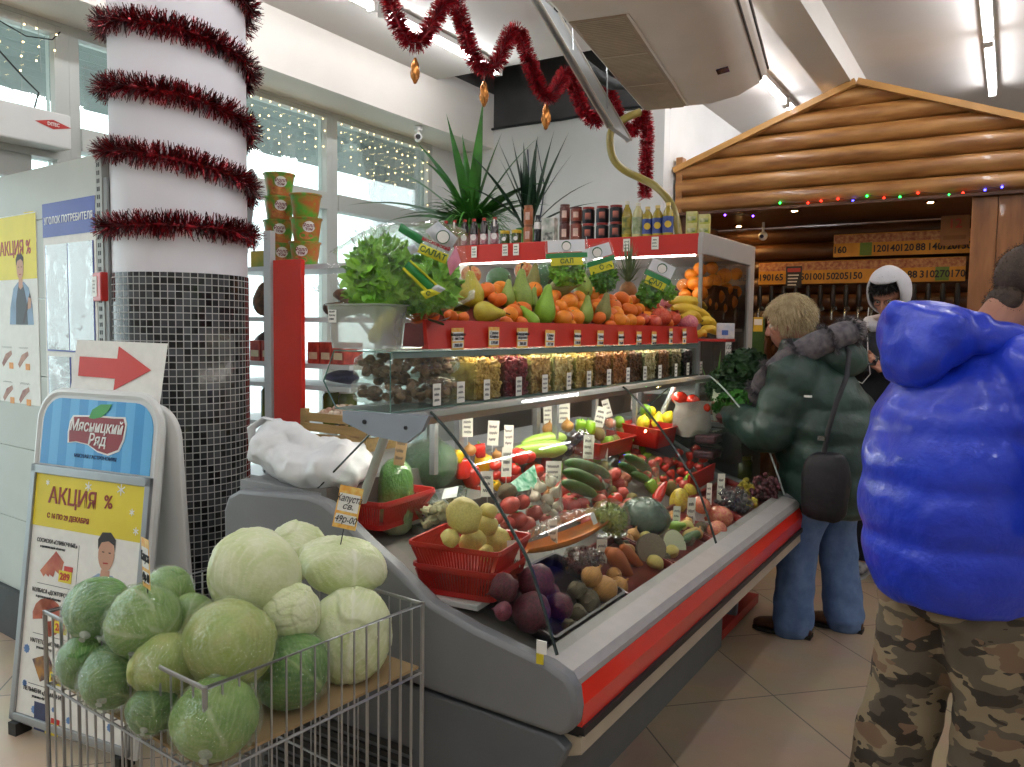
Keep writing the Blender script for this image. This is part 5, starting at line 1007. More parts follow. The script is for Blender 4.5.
bins = [('chickpeas', '#a5823f', '#d4b264', 'round yellow-brown chickpeas'), ('dried_cranberries', '#5a1820', '#96303a', 'dark red dried cranberries'), ('peanuts', '#a0763a', '#d9b878', 'pale brown peanuts'), ('cashews', '#b89a58', '#e2cf9c', 'pale cashew nuts'), ('shelled_nuts', '#a88440', '#d8b870', 'yellowish shelled nuts'), ('almonds', '#7a4a24', '#b0763f', 'brown almonds'),
        ('candied_fruit', '#8a4f28', '#c98a4a', 'orange-brown candied fruit'), ('raisins', '#4a2c1a', '#7d4e2c', 'dark brown raisins'), ('pistachios', '#8f7a48', '#d6c7a0', 'pale mixed pistachios'), ('dried_apricots', '#5f3a22', '#8f5a34', 'brown dried apricots'), ('sunflower_seeds', '#54472f', '#8a7a55', 'grey-brown seeds'), ('prunes', '#241c20', '#4a3c40', 'black prunes')]
bw = (BY1-0.03-2.005)/len(bins)
for i, (nm, c1, c2, words_) in enumerate(bins):
    random.seed(40+i); ya = 2.005+i*bw; t = thing('nut_bin', 'bin of %s behind the glass, %s from the dried mushrooms' % (words_, ORD[i]), 'bin', (0, ya, BZL))
    mt = M('nuts_'+nm, c2, .5, .3, 45, c2=c1); m = MB(); m.b2((-1.545, .012, .004), (-1.392, bw-.012, .118))
    for k in range(260):
        if k < 190: q = Vector((-1.389+rnd(-.003, .003), rnd(.012, bw-.012), rnd(.006, .125)))
        else: q = Vector((rnd(-1.53, -1.395), rnd(.012, bw-.012), .120+rnd(0, .01)))
        s = rnd(.006, .0085); m.ball(q, (s*.8, s*rnd(.7, 1.4), s*rnd(.7, 1.1)), 6, 4)
    o = m.build('heaped_'+nm, mt, t); o['kind'] = 'stuff'
    b = MB(); b.b2((-1.55, .002, .002), (-1.379, .005, .14)); b.b2((-1.55, bw-.005, .002), (-1.379, bw-.002, .14)); b.b2((-1.553, .002, .002), (-1.55, bw-.002, .14)); b.b2((-1.55, .005, .0012), (-1.38, bw-.005, .0032)); b.build('clear_divider', clear_box, t, smooth=False)
# ------------------------------------------------------------------ column with mosaic and tinsel
CC = Vector((-2.81, 2.02, 0)); CR = 0.254
def mosaic():
    m = bpy.data.materials.new('black_mosaic'); m.use_nodes = True; N = m.node_tree.nodes; L = m.node_tree.links; b = N['Principled BSDF']
    uv = N.new('ShaderNodeUVMap'); bk = N.new('ShaderNodeTexBrick'); bk.offset = 0; bk.inputs['Scale'].default_value = 1
    bk.inputs['Brick Width'].default_value = 0.0262; bk.inputs['Row Height'].default_value = 0.0262; bk.inputs['Mortar Size'].default_value = 0.0018; bk.inputs['Mortar Smooth'].default_value = 0.1; bk.inputs['Bias'].default_value = -0.25
    bk.inputs['Color1'].default_value = (*lin('#141518'), 1); bk.inputs['Color2'].default_value = (*lin('#54565a'), 1); bk.inputs['Mortar'].default_value = (*lin('#a9a9a6'), 1)
    L.new(uv.outputs['UV'], bk.inputs['Vector']); L.new(bk.outputs['Color'], b.inputs['Base Color'])
    mr = N.new('ShaderNodeMapRange'); mr.inputs['To Min'].default_value = 0.15; mr.inputs['To Max'].default_value = 0.8; L.new(bk.outputs['Fac'], mr.inputs['Value']); L.new(mr.outputs['Result'], b.inputs['Roughness'])
    return m
def column_part(name, mat, r, z0, z1, parent=None, n=64):
    m = MB(); vs = [(CC.x+r*math.cos(2*PI*k/n), CC.y+r*math.sin(2*PI*k/n), z) for z in (z0, z1) for k in range(n+1)]
    m.add(vs, [(k, k+1, n+2+k, n+1+k) for k in range(n)]); o = m.build(name, mat, parent)
    ul = o.data.uv_layers.new(name='UVMap')
    for p in o.data.polygons:
        for li in p.loop_indices:
            vi = o.data.loops[li].vertex_index; k = vi % (n+1); ul.data[li].uv = (2*PI*r*k/n, o.data.vertices[vi].co.z)
    return o
col = struct(column_part('column', M('column_white', '#dfdde2', 0.45, 0.02, 3), CR-0.004, 1.64, 2.9))
column_part('mosaic_base', mosaic(), CR, 0, 1.642, col)
q = R(210); MB().box((CC.x+math.cos(q)*(CR-.002), CC.y+math.sin(q)*(CR-.002), 2.27), (0.004, 0.012, 1.25), q).build('seam_strip', M('seam_grey', '#b5b4b8', .4, .03, 5), col, smooth=False)
tin_mats = [M('red_tinsel', '#a01522', 0.25, 0.5, 40, metal=0.6, c2='#4a060e'), M('dark_tinsel', '#26060a', 0.4, 0.3, 30, metal=0.3)]
def tinsel(name, pts, rad, n, label, seed, mats=tin_mats, dark=0.25):
    random.seed(seed); m = MB(); pts = [Vector(p) for p in pts]; Ls = [0]
    for a, b in zip(pts, pts[1:]): Ls.append(Ls[-1]+(b-a).length)
    m.tube(pts, rad*0.16, 6)
    for k in range(n):
        s = rnd(0, Ls[-1]); i = 0
        while Ls[i+1] < s: i += 1
        t = (s-Ls[i])/max(1e-6, Ls[i+1]-Ls[i]); c = pts[i].lerp(pts[i+1], t); d = (pts[i+1]-pts[i]).normalized(); a, b = frame_for(d); q = rnd(0, 2*PI)
        e = (a*math.cos(q)+b*math.sin(q)+d*rnd(-.45, .45)).normalized(); wv = (d*rnd(.5, 1)+a*rnd(-.6, .6)+b*rnd(-.6, .6)).normalized()*rad*0.05; L = rad*rnd(.75, 1.12)
        m.mi = 1 if rnd(0, 1) < dark else 0
        m.add([c-wv, c+wv, c+e*L+wv*.5, c+e*L-wv*.5], [(0, 1, 2, 3)])
    o = m.build(name, list(mats), None, smooth=False); return tag(o, label, 'tinsel garland')
hel = []
z_at_left = 2.80; q_left = R(213)
for k in range(0, 220):
    th = k/219*(2*PI*4.0); hel.append((CC.x+(CR+.012)*math.cos(q_left+th), CC.y+(CR+.012)*math.sin(q_left+th), 2.815-0.232*th/(2*PI)))
# the last turn runs level
z_end = hel[-1][2]
for k in range(1, 60):
    th = 2*PI*4.0+k/59*2*PI*0.62; hel.append((CC.x+(CR+.012)*math.cos(q_left+th), CC.y+(CR+.012)*math.sin(q_left+th), z_end-0.075*min(1, k/6)+0.0*k))
tinsel('tinsel_garland', hel, 0.056, 19000, 'Dark red tinsel garland wound in rings around the white column', 2, dark=.35)
al = thing('fire_alarm_box', 'Small red fire alarm box on the column edge above the mosaic', 'alarm', (-2.975, 1.80, 1.535), R(-16))
MB().b2((-.055, -.03, 0), (.055, .03, .11)).build('case', M('alarm_red', '#b3241e', .35, .06, 6), al, smooth=False, bev=.006)
MB().b2((-.05, -.0325, .018), (.012, -.0302, .095)).build('label_plate', paper, al, smooth=False); sc = scribbles(al, .045, .03, .085, 4, 9, -.0332, .0007); sc.location.x = -.02

# ------------------------------------------------------------------ partition of shelving back panels with posters
PX, PY, PRZ, PSC = -2.985, 1.80, R(-4.5), 0.916       # panels, board and poster share one scale
pt = thing('shelving_partition', 'tall grey-white shelving panels carrying the information board and meat posters', 'partition', (PX, PY, 0.1218), PRZ)
pnl = M('pale_panel', '#b9bdb6', .5, .03, 3)
for z0, z1 in ((0.12, .48), (.482, .84), (.842, 1.20), (1.202, 1.56), (1.562, 1.92), (1.922, 2.155)): MB().b2((-1.16, -.012, z0), (-.005, .012, z1)).build('back_panel', pnl, pt, smooth=False, bev=.003)
pt.scale = (PSC,)*3
m = MB(); m.b2((-.004, -.02, -.133), (.045, .03, 2.16)); up = m.build('slotted_upright', M('upright_grey', '#a5a8a4', .45, .04, 6), pt, smooth=False)
m = MB()
for k in range(60): m.b2((.006, -.0212, .15+k*.033), (.013, -.0195, .168+k*.033)); m.b2((.020, -.0212, .15+k*.033), (.027, -.0195, .168+k*.033))
m.build('slots', dark_gap, up, smooth=False)
MB().b2((-1.16, -.03, -.133), (-.005, .2, .118)).build('base_plinth', dark_gap, pt, smooth=False)
MB().b2((.046, -.015, -.133), (.075, -.005, 2.05)).build('end_strip', M('grey_strip', '#8f9392', .5, .04, 5), pt, smooth=False)
# information board: "consumer corner"
ib = thing('information_board', 'White information board with a blue header and clear pockets on the partition', 'notice board', (PX, PY, 0.1218), PRZ)
ib.scale = (PSC,)*3
MB().b2((-.50, -.0165, 1.10), (-.02, -.0125, 1.985)).build('board', paper, ib, smooth=False)
blue = M('board_blue', '#3b4a9a', .45, .05, 8)
MB().b2((-.50, -.0185, 1.835), (-.02, -.0168, 1.985)).build('blue_header', blue, ib, smooth=False)
text('УГОЛОК ПОТРЕБИТЕЛЯ', .044, white_plastic, ib, (-.26, -.0195, 1.905), bold=.0006, width=.86)
for x0, x1, z0, z1, k in ((-.475, -.27, 1.33, 1.80, 1), (-.262, -.045, 1.33, 1.80, 2), (-.47, -.27, 1.115, 1.30, 3)):
    MB().b2((x0, -.0180, z0), (x1, -.0168, z1)).build('sheet', M('pocket_sheet', '#dfe1de', .3, .06, 5), ib, smooth=False)
    m = MB(); m.b2((x0-.006, -.0195, z0-.007), (x1+.006, -.0168, z0)); m.b2((x0-.006, -.0195, z0), (x0, -.0168, z1)); m.b2((x1, -.0195, z0), (x1+.006, -.0168, z1)); m.build('pocket_rim', blue, ib, smooth=False)
    MB().b2((x0, -.0210, z0), (x1, -.0198, z1)).build('clear_pocket', glassy('pocket_film', '#f6f8f8', .10, .1, film=.10, wrinkle=.5, wscale=6), ib, smooth=False)
    if k == 1: 
        for r_ in range(13):
            s_ = scribbles(ib, .15, 0, .02, 1, r_, -.0183, .0011, 'printed_lines'); s_.location = (-.372, 0, 1.36+.031*r_)
    if k == 3: MB().b2((x0+.03, -.0184, z0+.02), (x1-.04, -.0181, z1-.05)).build('pink_note', M('pink_note_paper', '#d9a8a8', .6, .1, 8), ib, smooth=False)
for x in (-.215, -.135): MB().b2((x, -.022, 1.17), (x+.03, -.0168, 1.24)).build('clip_slot', M('clip_grey', '#9aa0a0', .4, .05, 9), ib, smooth=False)
# wall poster of the butcher's shop
wp_ = thing('wall_poster', 'Tall yellow-topped meat poster hanging on the partition by the information board', 'poster', (PX, PY, 0.1218), PRZ)
yel = M('poster_yellow', '#e3d02a', .5, .05, 6); pinkred = M('poster_red', '#a8302a', .5, .05, 6)
wp_.scale = (PSC,)*3
MB().b2((-1.02, -.0150, 1.06), (-.575, -.0125, 1.96)).build('sheet', paper, wp_, smooth=False)
MB().b2((-1.02, -.0156, 1.655), (-.575, -.0151, 1.955)).build('yellow_top', yel, wp_, smooth=False)
text('АКЦИЯ %', .09, pinkred, wp_, (-.80, -.0163, 1.80), bold=.0015, width=.85)
meat = M('sausage_brown', '#8a4a3c', .5, .25, 20, c2='#b0806a')
def printed_person(parent, x, z, h, y):
    """a printed figure of a butcher: flat art on the poster"""
    skin = M('printed_skin', '#c99a80', .6, .05, 9); shirt = M('printed_shirt', '#8aa3bd', .6, .12, 14); apron = M('printed_apron', '#4a4f57', .6, .08, 9); hair = M('printed_hair', '#2a2220', .6, .1, 9)
    def poly(P, mat, nm, dy): m = MB(); m.add([(x+a*h, y-dy, z+b*h) for a, b in P], [tuple(range(len(P)))]); return m.build(nm, mat, parent, smooth=False)
    poly([(-.36, 0), (-.33, .22), (-.22, .48), (-.08, .56), (.10, .56), (.24, .48), (.33, .26), (.36, 0)], shirt, 'printed_shirt', .0002)
    poly([(-.17, 0), (-.15, .30), (-.10, .44), (-.06, .52), (.08, .52), (.12, .44), (.17, .30), (.19, 0)], apron, 'printed_apron', .0004)
    poly([(-.06, .50), (-.05, .60), (.06, .60), (.07, .50), (.0, .46)], skin, 'printed_neck', .0006)
    poly([(-.095+.0*k, .0) for k in range(0)]+[(.105*math.cos(q), .745+.155*math.sin(q)) for q in [2*PI*k/20 for k in range(20)]], skin, 'printed_face', .0008)
    poly([(-.11, .77), (-.12, .86), (-.07, .93), (.04, .94), (.11, .88), (.11, .77), (.09, .83), (.02, .86), (-.07, .84)], hair, 'printed_hair', .0010)
    for sx in (-.04, .045): poly([(sx-.015, .752), (sx+.015, .752), (sx+.015, .762), (sx-.015, .762)], hair, 'printed_eye', .0011)
    poly([(-.035, .665), (.035, .67), (.03, .655), (-.03, .652)], pinkred, 'printed_mouth', .0011)
    poly([(.04, .03), (.09, .02), (.30, .36), (.27, .42)], M('printed_sausage', '#3a2320', .5, .1, 9), 'printed_sausage', .0012)
    poly([(.20, .20), (.30, .22), (.31, .34), (.22, .36)], skin, 'printed_hand', .0014)
printed_person(wp_, -.75, 1.44, .36, -.0158)
for i, (x, z) in enumerate(((-.74, 1.27), (-.92, 1.27), (-.74, 1.10), (-.92, 1.10))):
    m = MB(); m.tube([(x-.055, 0, z-.03), (x-.01, 0, z+.01), (x+.05, 0, z+.035)], [.012, .018, .010], 8); warp(m, lambda p: Vector((p.x, -.0156+p.y*.01, p.z))); m.build('printed_sausage', meat, wp_, smooth=False)
    m = MB(); m.b2((x+.02, -.0165, z-.045), (x+.065, -.0157, z-.015)); m.build('printed_price', M('price_orange', '#e0902a', .5, .05, 9), wp_, smooth=False)
    s_ = scribbles(wp_, .14, z+.05, z+.068, 1, i, -.0155, .0010, 'printed_lines'); s_.location.x = x
MB().b2((-.70, -.0148, 1.70), (-.595, -.0146, 1.965)).build('folded_sheet', yel, wp_, smooth=False)

# ------------------------------------------------------------------ A-board
SG = thing('a_board', 'leaning A-board advertising stand with a blue arched top and a yellow promotion poster', 'sign', (-2.96, 1.405, 0), R(7)); 
alu = M('aluminium_frame', '#9fa3a6', .35, .05, 12, metal=.6); wfr = M('white_frame_tube', '#d9dbd9', .3, .03, 8)
LEAN = R(-7)
def sgn(o): o.rotation_euler = (LEAN, 0, 0); return o       # everything on the front leaf leans back
SW, SH = .60, 1.215
def arch(w, z0, z1, r, x0=0.0, n=8):
    P = [(x0, z0), (x0+w, z0)]
    for k in range(n+1): q = PI/2*k/n; P.append((x0+w-r+r*math.cos(q), z1-r+r*math.sin(q)))
    for k in range(n+1): q = PI/2+PI/2*k/n; P.append((x0+r+r*math.cos(q), z1-r+r*math.sin(q)))
    return P
m = MB().prism(arch(SW, .04, SH, .11), 'y', .006, .03); sgn(m.build('front_leaf', wfr, SG, bev=.006, angle=50))
m = MB().tube([(P[0], .016, P[1]) for P in arch(SW, .04, SH, .11)], .016, 8, closed=True); sgn(m.build('frame_tube', wfr, SG))
m = MB().prism(arch(SW, .0, SH-.03, .11, .055), 'y', .0, .02); b_ = m.build('rear_leaf', wfr, SG, bev=.005, angle=50); b_.location = (0, .245, 0.0); b_.rotation_euler = (R(4), 0, 0)
bl = M('striped_blue', '#4aa0d8', .35, .02, 3)
def stripes():
    m = bpy.data.materials.new('blue_stripes'); m.use_nodes = True; N = m.node_tree.nodes; L = m.node_tree.links; b = N['Principled BSDF']; tc = N.new('ShaderNodeTexCoord'); w = N.new('ShaderNodeTexWave'); w.inputs['Scale'].default_value = 3.4; w.inputs['Distortion'].default_value = 0
    w.bands_direction = 'X'; L.new(tc.outputs['Object'], w.inputs['Vector']); r = N.new('ShaderNodeValToRGB'); r.color_ramp.interpolation = 'CONSTANT'; r.color_ramp.elements[0].color = (*lin('#5fb2e6'), 1); r.color_ramp.elements[1].position = .5; r.color_ramp.elements[1].color = (*lin('#3f98d6'), 1)
    L.new(w.outputs['Fac'], r.inputs['Fac']); L.new(r.outputs['Color'], b.inputs['Base Color']); b.inputs['Roughness'].default_value = .3; return m
m = MB().prism(arch(SW-.05, .955, SH-.022, .09, .025), 'y', .003, .0065); sgn(m.build('blue_panel', stripes(), SG, smooth=False))
# emblem: dark red shield with a leaf and lettering
ec = (.31, 1.075)
sh_p = [(-.135, .035), (-.12, .055), (-.02, .060), (.08, .060), (.125, .062), (.135, .04), (.128, -.01), (.11, -.045), (.06, -.062), (.01, -.055), (-.04, -.035), (-.10, -.03), (-.137, -.035), (-.14, .0)]
wht = M('emblem_white', '#f1f1ee', .4, .02, 5); mar_ = M('emblem_maroon', '#8a1f2c', .35, .05, 8)
m = MB().prism([(ec[0]+a*1.06, ec[1]+b*1.10) for a, b in sh_p], 'y', .0012, .0029); sgn(m.build('emblem_outline', wht, SG, smooth=False))
m = MB().prism([(ec[0]+a, ec[1]+b) for a, b in sh_p], 'y', .0004, .0011); sgn(m.build('emblem', mar_, SG, smooth=False))
m = MB().prism([(ec[0]+a, ec[1]+b) for a, b in [(-.045, .055), (-.03, .085), (.01, .105), (.065, .108), (.05, .085), (.02, .062), (-.02, .053)]], 'y', -.0006, .0003); sgn(m.build('emblem_leaf', M('emblem_green', '#3f9a4a', .4, .1, 9), SG, smooth=False))
def stx(s, size, mat, x, z, y=-.0012, **k):
    o = text(s, size, mat, SG, (0, 0, 0), **k); o.matrix_local = Matrix.Rotation(LEAN, 4, 'X') @ Matrix.Translation((x, y, z)) @ Matrix.Rotation(PI/2, 4, 'X') @ Matrix.Diagonal((k.get('width', 1), 1, 1, 1)); return o
stx('Мясницкий', .056, wht, .305, 1.100, shear=.2, bold=.0008, width=.86); stx('Ряд', .056, wht, .315, 1.055, shear=.2, bold=.0008, width=.9)
stx('МЯСНАЯ ГАСТРОНОМИЯ', .018, M('navy_ink', '#22386a', .5, .05, 9), .31, .995, y=.002, width=.95)
# poster in its snap frame
m = MB(); P0, P1, Q0, Q1 = .0, SW, .045, .95
for a, b in (((P0, Q0), (P1, Q0+.028)), ((P0, Q1-.03), (P1, Q1)), ((P0, Q0), (P0+.026, Q1)), ((P1-.026, Q0), (P1, Q1))): m.b2((a[0], -.012, a[1]), (b[0], .006, b[1]))
sgn(m.build('snap_frame', alu, SG, smooth=False, bev=.003))
m = MB().b2((.027, -.004, .074), (SW-.027, -.0025, .919)); sgn(m.build('poster_sheet', paper, SG, smooth=False))
m = MB().b2((.027, -.0052, .735), (SW-.027, -.0042, .919)); sgn(m.build('poster_yellow_top', yel, SG, smooth=False))
stx('АКЦИЯ', .078, M('promo_red', '#8f2a20', .5, .05, 9), .225, .845, y=-.0064, bold=.0012, width=.92); stx('%', .062, MATS['promo_red'], .405, .850, y=-.0064, bold=.001)
stx('С 16 ПО 29 ДЕКАБРЯ', .024, MATS['promo_red'], .21, .775, y=-.0064, bold=.0006, width=.9)
flake = []
m = MB()
for x, z, r in ((.30, .895, .017), (.46, .90, .02), (.52, .83, .012), (.545, .77, .013), (.09, .89, .010)):
    for k in range(3): q = PI*k/3; m.box((x, -.0056, z), (.004, .0006, r*2), rot=Matrix.Rotation(q, 3, 'Y'))
sgn(m.build('snowflakes', wht, SG, smooth=False))
m = MB()
for x, z, r in ((.055, .30, .018), (.06, .18, .014), (.12, .10, .016), (.30, .10, .014), (.5, .12, .016), (.22, .12, .010)):
    for k in range(2): m.box((x, -.0046, z), (r*1.3, .0006, r*1.3), rot=Matrix.Rotation(PI/4*k, 3, 'Y'))
sgn(m.build('blue_stars', M('star_blue', '#6f98d0', .5, .1, 9), SG, smooth=False))
items = [('СОСИСКИ «СЛИВОЧНЫЕ»', .685, '289'), ('КОЛБАСА «ДОКТОРСКАЯ»', .51, '289'), ('НАГГЕТСЫ «КУРИНЫЕ»', .335, '119'), ('ПЕЛЬМЕНИ «ДОМАШНИЕ»', .165, '293')]
pinkmeat = M('printed_meat', '#a8402e', .5, .25, 16, c2='#c87858')
for i, (s, z, pr) in enumerate(items):
    stx(s, .020, ink, .165, z, y=-.0052, width=.82)
    stx('в целлюлозной оболочке' if i < 2 else 'упаковка 450 гр', .013, ink, .145, z-.02, y=-.0052, width=.82)
    zz = z-.085
    if i == 0: 
        m = MB()
        for k in range(5): m.tube([(.10+.012*k, 0, zz-.03+.012*(k % 2)), (.14+.008*k, 0, zz+.015+.008*k), (.20, 0, zz-.01+.006*k)], .014, 8)
    elif i == 1: m = MB().tube([(.15+.055*math.cos(q), 0, zz+.04*math.sin(q)) for q in [R(200)-R(300)*k/12 for k in range(13)]], .026, 8)
    elif i == 2: m = MB().prism([(.09, zz+.02), (.17, zz+.05), (.22, zz-.01), (.14, zz-.05)], 'y', 0, .01)
    else: m = MB().prism([(.12, zz+.05), (.20, zz+.05), (.19, zz-.045), (.13, zz-.045)], 'y', 0, .01)
    warp(m, lambda p: Vector((p.x, -.0050-abs(p.y)*.02, p.z))); sgn(m.build('printed_food', pinkmeat if i < 2 else M('printed_pack', '#2a3050', .5, .3, 14, c2='#c08a3a') if i == 2 else M('printed_jar', '#303a60', .5, .2, 14), SG, smooth=False))
    m = MB().b2((.19, -.0068, zz-.045), (.255, -.0054, zz-.005)); sgn(m.build('price_field', yel, SG, smooth=False)); m = MB().b2((.215, -.0068, zz-.0048), (.258, -.0056, zz+.012)); sgn(m.build('price_flash', M('flash_red', '#c02a24', .5, .05, 9), SG, smooth=False))
    stx(pr, .034, MATS['flash_red'], .222, zz-.026, y=-.0074, bold=.0008)
    if i < 3: m = MB().b2((.08, -.0048, z-.15), (.25, -.0042, z-.1485)); sgn(m.build('rule', ink, SG, smooth=False))
m = MB().b2((.278, -.0048, .30), (.2795, -.0042, .69)); sgn(m.build('rule', ink, SG, smooth=False))
pp = bpy.data.objects.new('printed_butcher', None)
bpy.data.objects.remove(pp)
n_before = set(o.name for o in SG.children); printed_person(SG, .415, .40, .375, -.0046)
for o in SG.children:
    if o.name not in n_before: sgn(o)
MB().b2((.02, -.02, 0), (.06, .04, .045)).build('foot', rubber, SG, smooth=False); MB().b2((.54, -.02, 0), (.58, .04, .045)).build('foot', rubber, SG, smooth=False)
# arrow sheet on top
ar = thing('arrow_sheet', 'White paper sheet with a red right-pointing arrow above the A-board', 'paper sign', (-2.96, 1.405, 0), R(7))
def arr(o): o.rotation_euler = (LEAN, 0, 0); return o
m = MB().add([(.115, .030, 1.19), (.565, .030, 1.175), (.58, .030, 1.40), (.13, .030, 1.405)], [(0, 1, 2, 3)]); arr(m.build('sheet', paper, ar, smooth=False, solid=.001))
m = MB().prism([(.155, 1.275), (.345, 1.272), (.342, 1.232), (.515, 1.307), (.35, 1.385), (.348, 1.342), (.155, 1.345)], 'y', .0265, .0285); arr(m.build('arrow', M('arrow_red', '#c8322a', .45, .05, 8), ar, smooth=False))

# ------------------------------------------------------------------ door operator box and string lights over the left windows
do = thing('door_operator', 'White door operator box with a red diamond logo above the glass door', 'door operator', (-3.90, 1.22, 2.285))
MB().b2((-.08, -1.0, -.012), (.06, .955, .148)).build('housing', M('operator_white', '#d6d7d3', .4, .03, 5), do, smooth=False, bev=.008)
m = MB().add([(.0615, .785, .088), (.0615, .87, .066), (.0615, .955, .088), (.0615, .87, .110)], [(0, 1, 2, 3)]); m.build('diamond_logo', M('logo_red2', '#b02a24', .4, .05, 9), do, smooth=False)
o = text('DITEC', .022, paper, do, (.0625, .87, .088), (PI/2, 0, PI/2), bold=.0004, width=.9)
tag(MB().tube([(-3.96, 1.70, 2.86), (-3.95, 1.80, 2.78), (-3.945, 2.02, 2.58), (-3.94, 2.08, 2.53), (-3.93, 2.05, 2.44)], .004, 6).build('cable', black_plastic), 'Black cable hanging down to the door operator box', 'cable')
tag(MB().tube([(-3.96, 1.2, 2.83)]+[(-3.96, 1.2+.12*k, 2.83-.05*math.sin(k*1.1)) for k in range(1, 9)]+[(-3.96, 2.2, 2.85)], .003, 6).build('cable', black_plastic), 'Black cable looping along the top of the left windows', 'cable')
warm = M('warm_led', '#ffe2a8', .4, 0, 3, emit='#ffd890', es=9.0)
def icicle(y0, y1, label, seed):
    random.seed(seed); t = thing('string_lights', label, 'string lights', (-3.955, y0, 2.87)); m = MB(); w = MB(); y = 0
    w.tube([(0, 0, 0), (0, y1-y0, 0)], .0018, 5)
    while y < y1-y0:
        L = rnd(.12, .50); w.tube([(0, y, 0), (rnd(-.01, .01), y+rnd(-.01, .01), -L)], .0011, 4)
        z = -.04
        while z > -L: m.ball((rnd(-.008, .008), y+rnd(-.012, .012), z), .0042, 6, 4); z -= rnd(.05, .11)
        y += rnd(.06, .10)
    o = m.build('led_bulbs', warm, t); o['kind'] = 'stuff'; w.build('wire', M('clear_wire', '#9aa09a', .4, .1, 9), t)
icicle(0.4, 2.2, 'Icicle string lights hanging over the glass door bay', 1); icicle(2.8, 4.0, 'Icicle string lights in the window beside the column', 2); icicle(4.1, 5.1, 'Icicle string lights in the window behind the tall plant', 3)
cm = thing('security_camera', 'Small white security camera under the beam above the window', 'camera', (-3.70, 4.62, 2.895)); MB().cyl((0, 0, 0), (0, 0, -.03), .03).build('base', white_plastic, cm); MB().cyl((0, 0, -.03), (.0, -.0, -.055), .012).build('neck', white_plastic, cm); m = MB().cyl((-.03, .04, -.07), (.04, -.05, -.085), .028); m.build('body', white_plastic, cm); MB().cyl((.0405, -.0505, -.085), (.046, -.058, -.086), .018).build('lens', black_plastic, cm)

# ------------------------------------------------------------------ rack by the window
RY = 2.50
rk = thing('shop_rack', 'white slatted shop rack with a red end banner between the column and the case', 'rack', (0, 0, 0))
rwhite = M('rack_white', '#d5d7da', .4, .03, 6)
for z in (1.72, 1.49, 1.285, 1.19, 1.01, .75): MB().b2((-3.22, RY+.02, z-.02), (-2.385, RY+.30, z)).build('shelf', rwhite, rk, smooth=False)
for x, y, zt in ((-2.855, RY+.005, 1.875), (-3.20, RY+.30, 1.80), (-2.40, RY+.315, 1.70), (-3.24, RY+.02, 1.8)): MB().b2((x-.022, y-.015, 0), (x+.022, y+.014, zt)).build('upright', rwhite, rk, smooth=False)
MB().b2((-2.815, RY-.012, .30), (-2.637, RY+.01, 1.742)).build('red_banner', red_gloss, rk, smooth=False, bev=.002)
cup_g = M('cup_print', '#c8703a', .4, .6, 26, c2='#4f9a30', det=2); cup_gr = M('cup_print_green', '#5aa636', .4, .4, 22, c2='#b5622a', det=2); lidm = M('foil_lid', '#5f9a44', .35, .08, 9)
CUPB = MB().lathe([(.052, 0), (.054, .003), (.068, .098), (.073, .100), (.073, .106), (.068, .107)], seg=28)
cup_mesh = {k: CUPB.mesh('cup', m_, angle=50) for k, m_ in (('o', cup_g), ('g', cup_gr))}
lid_mesh = MB().lathe([(.073, .1065), (.001, .1085)], seg=28).mesh('lid', lidm)
oval = lambda w, h, n=18: [(w*math.cos(2*PI*k/n), h*math.sin(2*PI*k/n)) for k in range(n)]
def label_patch(w, h, z, r0, r1, mat, parent, yaw, nm='logo_patch', off=.0012):
    """oval sticker wrapped on the cup wall"""
    m = MB(); n = 20; vs = [(0, 0)]+oval(w, h, n)
    def P(a, b): zz = z+b; rr_ = r0+(r1-r0)*zz/.098+off; q = yaw+a/rr_; return (rr_*math.sin(q)*1, -rr_*math.cos(q), zz)
    m.add([P(a, b) for a, b in vs], [(0, 1+k, 1+(k+1) % n) for k in range(n)]); return m.build(nm, mat, parent)
def cup(x, y, z, kind, yaw, label):
    t = thing('noodle_cup', label, 'noodle cup', (x, y, z), 0, 'instant noodle cups on the rack')
    for nm, me in (('cup_body', cup_mesh[kind]), ('lid', lid_mesh)): o = bpy.data.objects.new(nm, me); COL.objects.link(o); o.parent = t
    label_patch(.028, .024, .064, .054, .068, paper, t, yaw); label_patch(.034, .018, .026, .054, .068, M('noodle_picture', '#d08a4a', .45, .35, 40, c2='#a8482c'), t, yaw-.15, 'noodle_picture', .0008)
    s = text('Ролл', .022, M('cup_maroon', '#7a1f30', .4, .05, 9), t, (0, 0, 0), bold=.0004); s.matrix_local = Matrix.Translation(((.0665)*math.sin(yaw), -(.0665)*math.cos(yaw), .069)) @ Matrix.Rotation(yaw, 4, 'Z') @ Matrix.Rotation(PI/2+.1, 4, 'X')
    s = text('тон', .020, MATS['cup_maroon'], t, (0, 0, 0), bold=.0004); s.matrix_local = Matrix.Translation(((.0645)*math.sin(yaw), -(.0645)*math.cos(yaw), .054)) @ Matrix.Rotation(yaw, 4, 'Z') @ Matrix.Rotation(PI/2+.1, 4, 'X')
    return t
cy = RY+.10
cup(-2.895, cy, 1.721+.318, 'o', .95, 'Topmost noodle cup of the tall orange stack'); cup(-2.895, cy, 1.721+.212, 'o', .95, 'Second noodle cup from the top of the tall orange stack'); cup(-2.90, cy, 1.721+.106, 'o', .9, 'Third noodle cup from the top, behind the white upright'); cup(-2.89, cy, 1.721, 'o', .95, 'Bottom noodle cup of the tall orange stack behind the red banner')
cup(-2.725, cy, 1.721+.212, 'g', -1.6, 'Topmost plain green noodle cup of the short stack'); cup(-2.722, cy, 1.721+.106, 'g', 1.0, 'Middle noodle cup of the short green stack'); cup(-2.73, cy, 1.721, 'g', .55, 'Bottom noodle cup of the short green stack')
